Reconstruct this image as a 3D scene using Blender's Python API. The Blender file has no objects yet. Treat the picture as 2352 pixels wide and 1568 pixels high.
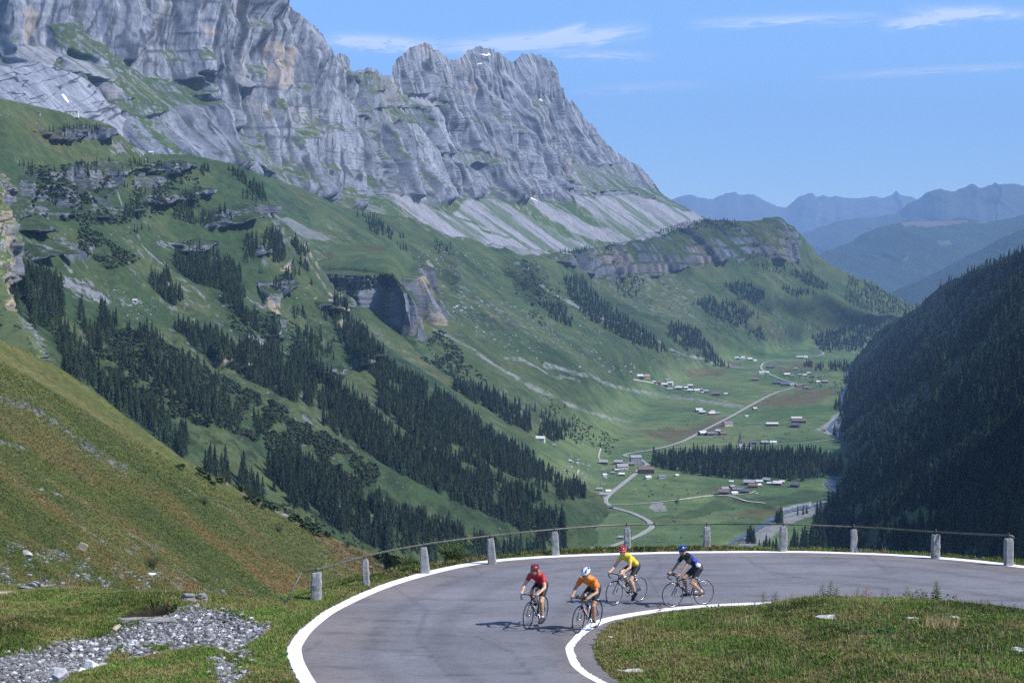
import bpy, bmesh, math, random
import numpy as np
from mathutils import Vector, Matrix
from mathutils.bvhtree import BVHTree
random.seed(7)
RNG = np.random.default_rng(7)
sc = bpy.context.scene
COL = sc.collection

# ------------------------------------------------------------------ camera
F = 3430.0                       # focal length in pixels of a 2352 px wide frame
CX, CY = 1176.0, 784.0
PITCH = math.atan(192.0 / F)
cam = bpy.data.cameras.new('camera'); camo = bpy.data.objects.new('camera', cam)
COL.objects.link(camo); sc.camera = camo
cam.sensor_width = 36.0; cam.lens = F / 2352.0 * 36.0
cam.clip_start = 0.5; cam.clip_end = 80000.0
camo.location = (0, 0, 0); camo.rotation_euler = (math.pi / 2 - PITCH, 0, 0)

# ------------------------------------------------------------------ sky and sun
SUN_EL = math.radians(47.0)
SUN_AZ = math.atan2(0.948, -0.318)          # compass angle from +Y towards +X
world = bpy.data.worlds.new('World'); sc.world = world
world.use_nodes = True
wt = world.node_tree; wt.nodes.clear()
def wn(t, **k):
    n = wt.nodes.new(t)
    for a, b in k.items(): setattr(n, a, b)
    return n
sky = wn('ShaderNodeTexSky', sky_type='NISHITA', sun_disc=False, sun_elevation=SUN_EL, sun_rotation=SUN_AZ,
         altitude=2600.0, air_density=1.0, dust_density=0.9, ozone_density=4.5)
bg = wn('ShaderNodeBackground'); bg.inputs[1].default_value = 0.15
wo = wn('ShaderNodeOutputWorld')
hs = wn('ShaderNodeHueSaturation'); hs.inputs['Saturation'].default_value = 1.1; hs.inputs['Value'].default_value = 1.25
wt.links.new(sky.outputs[0], hs.inputs['Color'])
# thin streaks of cirrus: noise over a high cloud layer (direction projected to a plane overhead)
tc = wn('ShaderNodeTexCoord'); sep = wn('ShaderNodeSeparateXYZ'); wt.links.new(tc.outputs['Generated'], sep.inputs[0])
def wmath(op, a, b=None, c=None, clamp=False):
    m = wn('ShaderNodeMath', operation=op); m.use_clamp = clamp
    for i, v in enumerate((a, b, c)):
        if v is None: continue
        if isinstance(v, (int, float)): m.inputs[i].default_value = v
        else: wt.links.new(v, m.inputs[i])
    return m.outputs[0]
az = wmath('DIVIDE', sep.outputs[0], sep.outputs[1])
el = wmath('DIVIDE', sep.outputs[2], sep.outputs[1])
def streak(px0, py0, px1, py1, width, strength, seed, bow=0.0):
    a0, e0 = (px0 - CX) / F, (592 - py0) / F
    a1, e1 = (px1 - CX) / F, (592 - py1) / F
    L = math.hypot(a1 - a0, e1 - e0); cx, cy = (a0 + a1) / 2, (e0 + e1) / 2
    ux, uy = (a1 - a0) / L, (e1 - e0) / L
    da = wmath('SUBTRACT', az, cx); de = wmath('SUBTRACT', el, cy)
    s = wmath('DIVIDE', wmath('ADD', wmath('MULTIPLY', da, ux), wmath('MULTIPLY', de, uy)), L / 2)
    t = wmath('DIVIDE', wmath('ADD', wmath('MULTIPLY', da, -uy), wmath('MULTIPLY', de, ux)), width / F)
    t = wmath('SUBTRACT', t, wmath('MULTIPLY', wmath('SUBTRACT', 1.0, wmath('MULTIPLY', s, s)), bow))
    cmb = wn('ShaderNodeCombineXYZ'); wt.links.new(wmath('MULTIPLY', s, 2.2), cmb.inputs[0]); wt.links.new(wmath('MULTIPLY', t, 0.9), cmb.inputs[1]); cmb.inputs[2].default_value = seed
    nz = wn('ShaderNodeTexNoise'); nz.inputs['Scale'].default_value = 1.6; nz.inputs['Detail'].default_value = 5; nz.inputs['Distortion'].default_value = 0.6
    wt.links.new(cmb.outputs[0], nz.inputs['Vector'])
    t2 = wmath('ADD', t, wmath('MULTIPLY', wmath('SUBTRACT', nz.outputs[0], 0.5), 1.8))
    g = wmath('MULTIPLY', wmath('SUBTRACT', 1.0, wmath('MULTIPLY', s, s), clamp=True), wmath('POWER', 2.7183, wmath('MULTIPLY', wmath('MULTIPLY', t2, t2), -1.0)))
    nn = wmath('MULTIPLY', wmath('SUBTRACT', nz.outputs[0], 0.25, clamp=True), 2.4, clamp=True)
    return wmath('MULTIPLY', wmath('MULTIPLY', g, nn), strength)
tot = None
for a in [(950, 118, 1500, 72, 17, 0.75, 1.3, -0.4), (1180, 108, 1440, 82, 6, 0.8, 1.8, -0.5), (1230, 100, 1350, 60, 8, 0.5, 7.1, 0), (740, 96, 1010, 112, 15, 0.7, 4.2, 0), (1260, 130, 1520, 134, 10, 0.3, 9.3, 0), (2000, 66, 2300, 30, 13, 0.6, 12.1, 0), (2050, 28, 2420, 42, 12, 0.3, 15.1, 0),
          (1560, 62, 2050, 44, 12, 0.33, 18.4, 0), (1850, 182, 2420, 150, 8, 0.3, 21.4, 0), (1300, 214, 1640, 195, 10, 0.2, 24.2, 0)]:
    v = streak(*a); tot = v if tot is None else wmath('ADD', tot, v)
mx = wn('ShaderNodeMixRGB'); wt.links.new(wmath('MINIMUM', wmath('MULTIPLY', tot, 2.8), 0.92), mx.inputs[0]); wt.links.new(hs.outputs[0], mx.inputs[1]); mx.inputs[2].default_value = (6.3, 6.8, 7.6, 1)
wt.links.new(mx.outputs[0], bg.inputs[0]); wt.links.new(bg.outputs[0], wo.inputs[0])
sun = bpy.data.lights.new('sun', 'SUN'); sun.energy = 5.0; sun.angle = math.radians(0.5); sun.color = (1.0, 0.968, 0.925)
suno = bpy.data.objects.new('sun', sun); COL.objects.link(suno)
SUNV = Vector((0.948 * math.cos(SUN_EL), -0.318 * math.cos(SUN_EL), math.sin(SUN_EL)))
suno.rotation_euler = SUNV.to_track_quat('Z', 'Y').to_euler()
vs = sc.view_settings
vs.view_transform = 'Standard'; vs.look = 'None'; vs.gamma = 1.0; vs.exposure = 0.44; vs.use_curve_mapping = False
sc.render.engine = 'CYCLES'
cy = sc.cycles
cy.use_denoising = False; cy.max_bounces = 5; cy.diffuse_bounces = 2; cy.glossy_bounces = 2; cy.transmission_bounces = 3; cy.volume_bounces = 0
cy.transparent_max_bounces = 6; cy.caustics_reflective = False; cy.caustics_refractive = False

# ------------------------------------------------------------------ picture <-> place
sp, cp = math.sin(PITCH), math.cos(PITCH)
def ray(px, py):
    a, b = (px - CX) / F, -(py - CY) / F
    return np.stack([a + 0 * b, cp + sp * b, -sp + cp * b], -1) if isinstance(a, np.ndarray) else np.array([a, cp + sp * b, -sp + cp * b])
def at(px, py, Y):
    r = ray(px, py); return r * (Y / r[1])
def proj(P):
    P = np.asarray(P)
    d = P[..., 1] * cp - P[..., 2] * sp
    up = P[..., 1] * sp + P[..., 2] * cp
    return CX + F * P[..., 0] / d, CY - F * up / d
ROAD_H, ROAD_S = 6.3, 0.0785
def road_z(y): return -ROAD_H - ROAD_S * y
def on_road(px, py):
    r = ray(px, py); t = -ROAD_H / (r[2] + ROAD_S * r[1]); return r * t

# ------------------------------------------------------------------ noise
_T = np.random.default_rng(3).uniform(-1, 1, (64, 64, 64)).astype(np.float32)
def noise(x, y, z):
    x = np.asarray(x, np.float64); ix = np.floor(x).astype(np.int64); iy = np.floor(y).astype(np.int64); iz = np.floor(z).astype(np.int64)
    fx = (x - ix).astype(np.float32); fy = (y - iy).astype(np.float32); fz = (z - iz).astype(np.float32)
    fx = fx * fx * (3 - 2 * fx); fy = fy * fy * (3 - 2 * fy); fz = fz * fz * (3 - 2 * fz)
    ix &= 63; iy &= 63; iz &= 63; jx = (ix + 1) & 63; jy = (iy + 1) & 63; jz = (iz + 1) & 63
    a = _T[ix, iy, iz] * (1 - fx) + _T[jx, iy, iz] * fx; b = _T[ix, jy, iz] * (1 - fx) + _T[jx, jy, iz] * fx
    c = _T[ix, iy, jz] * (1 - fx) + _T[jx, iy, jz] * fx; d = _T[ix, jy, jz] * (1 - fx) + _T[jx, jy, jz] * fx
    a = a * (1 - fy) + b * fy; c = c * (1 - fy) + d * fy
    return a * (1 - fz) + c * fz
def fbm(x, y, z, o=4, g=0.5):
    s = 0; a = 1.0; t = 0
    for i in range(o):
        s = s + a * noise(x, y, z); t += a; a *= g
        x = x * 2.03 + 17.1; y = y * 2.03 + 5.3; z = z * 2.03 + 9.7
    return s / t
def ridged(x, y, z, o=4, g=0.5):
    s = 0; a = 1.0; t = 0
    for i in range(o):
        s = s + a * (1 - 2 * np.abs(noise(x, y, z))); t += a; a *= g
        x = x * 2.03 + 11.1; y = y * 2.03 + 3.3; z = z * 2.03 + 7.7
    return s / t
def ss(a, b, x):
    t = np.clip((x - a) / (b - a), 0, 1); return t * t * (3 - 2 * t)
def inpoly(px, py, pts):
    r = np.zeros(px.shape, bool); n = len(pts)
    x0 = min(p[0] for p in pts); x1 = max(p[0] for p in pts); y0 = min(p[1] for p in pts); y1 = max(p[1] for p in pts)
    m = (px >= x0) & (px <= x1) & (py >= y0) & (py <= y1)
    if not m.any(): return r
    X = px[m]; Y = py[m]; q = np.zeros(X.shape, bool)
    for i in range(n):
        (xa, ya), (xb, yb) = pts[i], pts[(i + 1) % n]
        if ya == yb: continue
        c = ((ya > Y) != (yb > Y)) & (X < (xb - xa) * (Y - ya) / (yb - ya) + xa); q ^= c
    r[m] = q; return r
def polyline_dist(X, Y, pts):
    d = np.full(X.shape, 1e9)
    for (xa, ya), (xb, yb) in zip(pts[:-1], pts[1:]):
        ux, uy = xb - xa, yb - ya; L = ux * ux + uy * uy + 1e-9
        t = np.clip(((X - xa) * ux + (Y - ya) * uy) / L, 0, 1)
        d = np.minimum(d, np.hypot(X - xa - t * ux, Y - ya - t * uy))
    return d

# ------------------------------------------------------------------ mesh helpers
def mesh_np(name, V, Fq, mats=None, midx=None, col=None, smooth=True):
    """V (n,3), Fq (m,k) equal-sided faces"""
    V = np.asarray(V, np.float32); Fq = np.asarray(Fq, np.int32); k = Fq.shape[1]
    me = bpy.data.meshes.new(name)
    me.vertices.add(len(V)); me.vertices.foreach_set('co', V.ravel())
    me.loops.add(Fq.size); me.loops.foreach_set('vertex_index', Fq.ravel())
    me.polygons.add(len(Fq)); me.polygons.foreach_set('loop_start', np.arange(0, Fq.size, k, dtype=np.int32))
    if midx is not None: me.polygons.foreach_set('material_index', np.asarray(midx, np.int32))
    me.polygons.foreach_set('use_smooth', np.full(len(Fq), smooth))
    if col is not None:
        ca = me.color_attributes.new('Col', 'FLOAT_COLOR', 'POINT')
        c4 = np.ones((len(V), 4), np.float32); c4[:, :3] = col; ca.data.foreach_set('color', c4.ravel())
    for m in (mats or []): me.materials.append(m)
    me.update(calc_edges=True); me.validate(clean_customdata=False)
    return me
def link(name, me, parent=None):
    o = bpy.data.objects.new(name, me); COL.objects.link(o)
    if parent: o.parent = parent
    return o
def tag(o, label=None, cat=None, group=None, kind=None):
    if label: o['label'] = label
    if cat: o['category'] = cat
    if group: o['group'] = group
    if kind: o['kind'] = kind
    return o
def empty(name, loc, rz=0.0):
    o = bpy.data.objects.new(name, None); COL.objects.link(o); o.location = loc; o.rotation_euler = (0, 0, rz); o.empty_display_size = 0.3
    return o
def copy_tree(o, parent=None):
    c = o.copy(); COL.objects.link(c)
    if parent: c.parent = parent
    for ch in o.children: copy_tree(ch, c)
    return c

# ------------------------------------------------------------------ materials
def new_mat(name):
    m = bpy.data.materials.new(name); m.use_nodes = True; t = m.node_tree; t.nodes.clear()
    out = t.nodes.new('ShaderNodeOutputMaterial'); b = t.nodes.new('ShaderNodeBsdfPrincipled')
    t.links.new(b.outputs[0], out.inputs[0]); return m, t, b
def simple(name, col, rough=0.6, metal=0.0, var=0.0, scale=20.0, spec=0.5, bump=0.0):
    m, t, b = new_mat(name)
    b.inputs['Roughness'].default_value = rough; b.inputs['Metallic'].default_value = metal
    b.inputs['Specular IOR Level'].default_value = spec
    b.inputs['Base Color'].default_value = (*col, 1)
    if var > 0 or bump > 0:
        tcn = t.nodes.new('ShaderNodeTexCoord'); n = t.nodes.new('ShaderNodeTexNoise'); n.inputs['Scale'].default_value = scale; n.inputs['Detail'].default_value = 6; n.inputs['Roughness'].default_value = 0.65
        t.links.new(tcn.outputs['Object'], n.inputs['Vector'])
        r = t.nodes.new('ShaderNodeMapRange'); r.inputs['From Min'].default_value = 0.3; r.inputs['From Max'].default_value = 0.7; r.inputs['To Min'].default_value = 1 - var; r.inputs['To Max'].default_value = 1 + var
        t.links.new(n.outputs[0], r.inputs[0])
        v = t.nodes.new('ShaderNodeVectorMath'); v.operation = 'SCALE'; v.inputs[0].default_value = col; t.links.new(r.outputs[0], v.inputs['Scale'])
        t.links.new(v.outputs[0], b.inputs['Base Color'])
        if bump > 0:
            bn = t.nodes.new('ShaderNodeBump'); bn.inputs['Strength'].default_value = 1.0; bn.inputs['Distance'].default_value = bump
            t.links.new(n.outputs[0], bn.inputs['Height']); t.links.new(bn.outputs[0], b.inputs['Normal'])
    return m
def terrain_mat(name, s1, s2, amp=0.35, bump=0.0, stretch=(1, 1, 1), spec=0.1):
    """surface colour map of the ground times two scales of mottling"""
    m, t, b = new_mat(name)
    b.inputs['Roughness'].default_value = 0.95; b.inputs['Specular IOR Level'].default_value = spec
    at_ = t.nodes.new('ShaderNodeAttribute'); at_.attribute_name = 'Col'
    g = t.nodes.new('ShaderNodeNewGeometry'); mp = t.nodes.new('ShaderNodeMapping'); mp.inputs['Scale'].default_value = stretch
    t.links.new(g.outputs['Position'], mp.inputs['Vector'])
    prev = at_.outputs['Color']
    for s, a in ((s1, amp), (s2, amp * 0.8)):
        n = t.nodes.new('ShaderNodeTexNoise'); n.inputs['Scale'].default_value = s; n.inputs['Detail'].default_value = 8; n.inputs['Roughness'].default_value = 0.7
        t.links.new(mp.outputs[0], n.inputs['Vector'])
        r = t.nodes.new('ShaderNodeMapRange'); r.inputs['From Min'].default_value = 0.3; r.inputs['From Max'].default_value = 0.7; r.inputs['To Min'].default_value = 1 - a; r.inputs['To Max'].default_value = 1 + a
        r.clamp = False
        t.links.new(n.outputs[0], r.inputs[0])
        v = t.nodes.new('ShaderNodeVectorMath'); v.operation = 'SCALE'; t.links.new(prev, v.inputs[0]); t.links.new(r.outputs[0], v.inputs['Scale']); prev = v.outputs[0]
    t.links.new(prev, b.inputs['Base Color'])
    if bump > 0:
        bn = t.nodes.new('ShaderNodeBump'); bn.inputs['Strength'].default_value = 1.0; bn.inputs['Distance'].default_value = bump
        t.links.new(n.outputs[0], bn.inputs['Height']); t.links.new(bn.outputs[0], b.inputs['Normal'])
    return m
# ------------------------------------------------------------------ terrain sheets
def pchip(A, q):
    """monotone cubic interpolation of A (n,...) at float indices q (m,)"""
    n = len(A); A = np.asarray(A, float)
    if n == 2: t = q.reshape((-1,) + (1,) * (A.ndim - 1)); return A[0] * (1 - t) + A[1] * t
    d = A[1:] - A[:-1]; m = np.zeros_like(A); p = d[:-1] * d[1:]
    m[1:-1] = np.where(p > 0, 2 * p / (d[:-1] + d[1:] + np.where(d[:-1] + d[1:] == 0, 1e-12, 0)), 0)
    m[0] = d[0]; m[-1] = d[-1]
    i = np.clip(np.floor(q).astype(int), 0, n - 2); t = (q - i).reshape((-1,) + (1,) * (A.ndim - 1))
    return (2 * t**3 - 3 * t**2 + 1) * A[i] + (t**3 - 2 * t**2 + t) * m[i] + (-2 * t**3 + 3 * t**2) * A[i + 1] + (t**3 - t**2) * m[i + 1]
def loft(ctrl, nu, nv):
    """ctrl[i][j]: control points, i down the slope, j along it; even spacing as seen from the pass"""
    C = np.asarray(ctrl, float)                       # (I,J,3)
    px, py = proj(C)
    def par(a, b, n, axis):
        L = np.hypot(np.diff(px, axis=axis), np.diff(py, axis=axis)).mean(axis=1 - axis) + 2.0
        s = np.concatenate([[0], np.cumsum(L)]); return np.interp(np.linspace(0, s[-1], n), s, np.arange(len(s)))
    qi = par(px, py, nv, 0); qj = par(px, py, nu, 1)
    A = pchip(C, qi); A = np.swapaxes(pchip(np.swapaxes(A, 0, 1), qj), 0, 1)
    return A
def normals(P):
    du = np.gradient(P, axis=1); dv = np.gradient(P, axis=0)
    n = np.cross(dv, du); L = np.linalg.norm(n, axis=2, keepdims=True) + 1e-9; n = n / L
    s = np.sign(n[..., 2].mean()); return n * (s if s != 0 else 1)
def face_cam(N, P):
    d = (N * P).sum(-1, keepdims=True); return np.where(d > 0, -N, N)
def grid_faces(nv, nu):
    a = np.arange(nv * nu).reshape(nv, nu); return np.stack([a[:-1, :-1], a[1:, :-1], a[1:, 1:], a[:-1, 1:]], -1).reshape(-1, 4)
SHEETS = {}
def sheet(name, P, col, mat, step=3, objname='mountain', label=None):
    nv, nu = P.shape[:2]
    fq = grid_faces(nv, nu)
    # keep faces turned upwards / outwards: flip all if the mean normal points down
    V = P.reshape(-1, 3)
    a, b, c = V[fq[:, 0]], V[fq[:, 1]], V[fq[:, 2]]
    if np.cross(b - a, c - a)[:, 2].mean() < 0: fq = fq[:, ::-1]
    me = mesh_np(objname, V, fq, [mat], col=col.reshape(-1, 3))
    o = link(objname, me); tag(o, label=label, kind='structure')
    sub = P[::step, ::step]; SHEETS[name] = BVHTree.FromPolygons([tuple(v) for v in sub.reshape(-1, 3)], [tuple(q) for q in grid_faces(*sub.shape[:2])])
    return o
def hit(name, px, py, maxd=60000):
    r = Vector(ray(float(px), float(py))).normalized(); h = SHEETS[name].ray_cast(Vector((0, 0, 0)), r, maxd)
    return (h[0], h[1]) if h[0] is not None else (None, None)
def drop(names, x, y, z0=3000):
    best = None
    for n in ([names] if isinstance(names, str) else names):
        h = SHEETS[n].ray_cast(Vector((x, y, z0)), Vector((0, 0, -1)))
        if h[0] is not None and (best is None or h[0].z > best): best = h[0].z
    return best
def mixc(a, b, t): t = np.asarray(t)[..., None]; return a * (1 - t) + b * t
def c3(*v): return np.array(v, float)
GRASS = c3(.052, .086, .036); GRASS2 = c3(.082, .106, .043); GRASSD = c3(.032, .052, .024)
STRAW = c3(.150, .105, .045); RUST = c3(.125, .066, .034)
ROCK = c3(.182, .192, .228); ROCKL = c3(.280, .290, .330); ROCKD = c3(.085, .092, .118); ROCKW = c3(.44, .32, .21); BUFF = c3(.38, .31, .21)
SCREE = c3(.238, .238, .262)
def blur(m, n=4):
    m = m.astype(float).copy()
    for _ in range(n):
        m[1:-1] = (m[:-2] + 2 * m[1:-1] + m[2:]) / 4; m[:, 1:-1] = (m[:, :-2] + 2 * m[:, 1:-1] + m[:, 2:]) / 4
    return m
def pnoise(P, s, o=4, sd=0.0): return fbm(P[..., 0] / s + sd, P[..., 1] / s + sd * 1.7, P[..., 2] / s, o)
def mask(px, py, polys, warp, P, ws=60.0, soft=None):
    """area of ground cover given by its outline, with an irregular natural edge"""
    wx = px + warp * fbm(px / ws, py / ws, px * 0 + 3.1, 4) * 2; wy = py + warp * fbm(px / ws, py / ws, px * 0 + 9.4, 4) * 2
    m = np.zeros(px.shape, bool)
    for p in polys: m |= inpoly(wx, wy, p)
    return m.astype(float)
def strat(z, period, jag):
    """saw-tooth bench profile of bedded limestone: 0..1"""
    f = (z / period + jag) % 1.0
    return np.where(f < 0.75, f / 0.75, (1 - f) / 0.25)
def stripes(px, py, ang, s1, s2, sd=0.0):
    """down-slope streaks"""
    c, s = math.cos(ang), math.sin(ang); a = px * c + py * s; b = -px * s + py * c
    return fbm(a / s1 + sd, b / s2, px * 0 + sd, 4)

def net(cols): return np.array([[at(*p) for p in row] for row in zip(*cols)])

# ---- A: the great limestone wall and its talus -------------------------------------------------------------------
A_COLS = [
 [(-120,-350,3450),(-120,-150,3300),(-120,60,3150),(-120,180,2900),(-120,240,2750),(-120,330,2600),(-120,500,2500)],
 [(60,-330,3500),(60,-120,3330),(80,118,3160),(60,190,2880),(60,250,2760),(60,350,2600),(60,520,2500)],
 [(250,-320,3600),(250,-100,3450),(240,140,3230),(180,200,2950),(180,265,2800),(200,380,2650),(220,530,2600)],
 [(420,-240,3750),(400,-20,3600),(350,170,3380),(300,240,3080),(330,345,2880),(350,440,2750),(370,560,2700)],
 [(560,-120,3880),(540,50,3720),(480,190,3480),(450,290,3180),(480,365,2980),(480,480,2880),(500,600,2820)],
 [(655,0,3980),(650,100,3860),(610,210,3600),(580,330,3330),(600,405,3180),(620,500,3100),(640,620,3050)],
 [(702,47,4060),(695,130,3950),(660,222,3700),(630,335,3430),(655,425,3280),(670,515,3200),(700,620,3160)],
 [(745,95,4120),(740,160,4020),(700,232,3800),(680,345,3530),(710,445,3400),(740,530,3330),(770,620,3300)],
 [(762,127,4170),(762,180,4090),(735,240,3880),(725,360,3620),(765,465,3490),(795,545,3430),(830,620,3420)],
 [(792,131,4230),(790,200,4140),(775,265,3960),(770,378,3720),(800,478,3580),(850,560,3530),(890,640,3560)],
 [(815,167,4330),(815,215,4230),(820,270,4080),(825,380,3840),(850,472,3700),(915,560,3680),(960,640,3750)],
 [(852,156,4480),(848,210,4380),(855,275,4200),(860,382,3950),(895,455,3850),(980,565,3870),(1020,640,3950)],
 [(888,176,4600),(880,215,4480),(890,280,4290),(910,385,4060),(940,458,3960),(1040,570,3960),(1080,640,4050)],
 [(905,150,4720),(900,205,4580),(915,275,4380),(945,385,4140),(975,462,4040),(1085,575,4050),(1120,650,4150)],
 [(932,118,4800),(925,195,4680),(940,272,4450),(970,382,4230),(1005,462,4120),(1125,582,4140),(1150,650,4250)],
 [(962,104,4880),(955,190,4760),(970,270,4530),(1005,382,4320),(1035,455,4210),(1160,585,4230),(1190,650,4350)],
 [(985,102,4950),(985,190,4830),(1000,272,4620),(1035,385,4400),(1065,452,4300),(1195,588,4310),(1230,650,4450)],
 [(1014,125,5020),(1015,195,4900),(1030,275,4700),(1065,385,4480),(1095,452,4390),(1225,590,4400),(1270,650,4550)],
 [(1042,140,5080),(1045,200,4960),(1065,278,4780),(1095,385,4560),(1125,452,4480),(1255,594,4520),(1310,650,4680)],
 [(1075,118,5200),(1080,200,5050),(1100,282,4880),(1130,388,4670),(1155,454,4580),(1290,598,4650),(1345,650,4800)],
 [(1115,111,5330),(1115,205,5170),(1135,285,4980),(1160,390,4790),(1190,456,4700),(1330,600,4800),(1390,650,4950)],
 [(1150,122,5420),(1150,212,5260),(1170,290,5070),(1195,393,4900),(1220,458,4820),(1370,600,4960),(1430,650,5150)],
 [(1176,144,5480),(1180,218,5330),(1200,297,5150),(1225,396,5000),(1255,460,4930),(1410,600,5130),(1480,650,5350)],
 [(1196,125,5540),(1210,222,5400),(1230,303,5230),(1255,400,5110),(1290,460,5050),(1450,600,5300),(1520,650,5500)],
 [(1230,127,5600),(1240,228,5470),(1260,312,5310),(1290,405,5220),(1325,458,5180),(1490,600,5450),(1560,650,5650)],
 [(1260,139,5660),(1262,240,5550),(1288,325,5400),(1320,408,5330),(1360,456,5320),(1525,595,5600),(1600,650,5800)],
 [(1275,160,5700),(1282,255,5600),(1310,340,5500),(1350,412,5450),(1390,454,5450),(1560,590,5720),(1640,650,5900)],
 [(1290,195,5760),(1300,280,5700),(1335,355,5620),(1380,418,5600),(1420,452,5600),(1590,585,5830),(1670,640,6000)],
 [(1294,222,5800),(1318,310,5780),(1360,375,5720),(1410,424,5730),(1450,450,5750),(1620,578,5930),(1700,630,6100)],
 [(1322,242,5880),(1345,330,5880),(1390,393,5850),(1435,430,5880),(1475,450,5900),(1640,570,6020),(1720,620,6200)],
 [(1345,270,5960),(1375,350,5960),(1415,405,5950),(1458,436,6000),(1500,452,6020),(1655,562,6100),(1740,615,6300)],
 [(1362,296,6040),(1395,360,6060),(1435,412,6080),(1478,440,6120),(1520,456,6130),(1668,556,6180),(1750,610,6350)],
 [(1385,320,6130),(1415,372,6170),(1455,420,6200),(1498,445,6240),(1540,462,6230),(1678,551,6230),(1760,605,6400)],
 [(1424,354,6230),(1445,390,6270),(1475,427,6310),(1512,450,6340),(1555,469,6320),(1688,547,6280),(1770,600,6450)],
 [(1462,381,6350),(1475,405,6380),(1495,433,6410),(1525,455,6430),(1570,477,6400),(1698,543,6330),(1780,600,6500)],
 [(1492,406,6470),(1498,420,6480),(1510,441,6500),(1535,460,6510),(1585,486,6470),(1706,540,6380),(1790,600,6550)],
 [(1508,438,6560),(1514,444,6565),(1525,452,6570),(1548,466,6570),(1600,494,6530),(1715,540,6430),(1800,600,6600)],
 [(1550,466,6680),(1556,469,6680),(1568,475,6670),(1590,487,6650),(1630,508,6600),(1725,545,6500),(1810,600,6650)],
 [(1592,487,6800),(1598,491,6795),(1610,497,6780),(1625,506,6750),(1655,522,6680),(1740,555,6580),(1820,600,6700)],
 [(1660,525,6950),(1664,528,6940),(1672,533,6920),(1685,540,6880),(1705,552,6800),(1770,575,6680),(1830,610,6750)]]
for _j, _c in enumerate(A_COLS):
    _k = .50 if _j < 18 else .50 + .25 * min(1, (_j - 18) / 12.0); _f = _c[4][2]
    for _i in range(4): _c[_i] = (_c[_i][0], _c[_i][1], _f + (_c[_i][2] - _f) * _k)
SCREE_A = [
 [(893,443),(940,452),(1000,480),(1060,505),(1130,535),(1200,560),(1265,584),(1215,588),(1120,565),(1040,545),(975,515),(925,480)],
 [(1040,492),(1075,462),(1125,452),(1165,470),(1215,500),(1280,535),(1345,562),(1300,585),(1220,565),(1120,525)],
 [(1225,455),(1260,465),(1330,500),(1400,530),(1460,545),(1440,562),(1370,552),(1300,525),(1250,490)],
 [(1290,432),(1360,450),(1450,445),(1530,465),(1600,495),(1625,508),(1560,525),(1470,552),(1400,525),(1340,480)],
 [(150,128),(200,135),(250,160),(275,185),(215,178),(165,155)],
 [(30,104),(110,106),(150,125),(130,150),(70,140),(30,130)],
 [(415,170),(452,172),(490,203),(455,200)], [(545,190),(570,168),(602,200),(565,205)],
 [(905,212),(960,222),(1035,236),(1000,243),(930,240)]]
GRASS_A = [
 [(212,88),(257,122),(294,150),(338,176),(416,182),(450,208),(400,228),(330,238),(285,212),(255,190),(275,184),(240,150),(205,130),(180,118)],
 [(110,60),(190,40),(215,95),(190,125),(140,105)], [(225,240),(300,225),(430,215),(470,230),(330,275),(290,260)],
 [(495,285),(560,300),(545,325),(500,310)], [(820,170),(870,165),(900,200),(850,215)],
 [(840,250),(960,248),(990,280),(900,290),(850,275)], [(560,330),(620,340),(640,400),(590,380)],
 [(1000,360),(1110,350),(1150,372),(1060,385)], [(1300,370),(1420,380),(1470,430),(1380,440),(1310,410)], [(1530,462),(1600,490),(1625,506),(1580,505),(1500,455)]]
SLAB = [[(0,150),(60,142),(130,150),(205,180),(255,225),(300,275),(290,325),(240,295),(160,270),(-120,260),(-120,150)]]
WARM_A = [[(55,15),(88,18),(96,80),(60,100),(50,60)],[(520,120),(538,120),(540,160),(524,160)],[(630,100),(690,90),(700,150),(650,200),(615,190)],[(440,60),(460,60),(466,150),(446,150)],[(740,470),(850,470),(900,520),(860,540)],[(700,420),(760,455),(790,480),(720,460)],[(1050,210),(1090,190),(1110,215),(1060,225)]]
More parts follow.
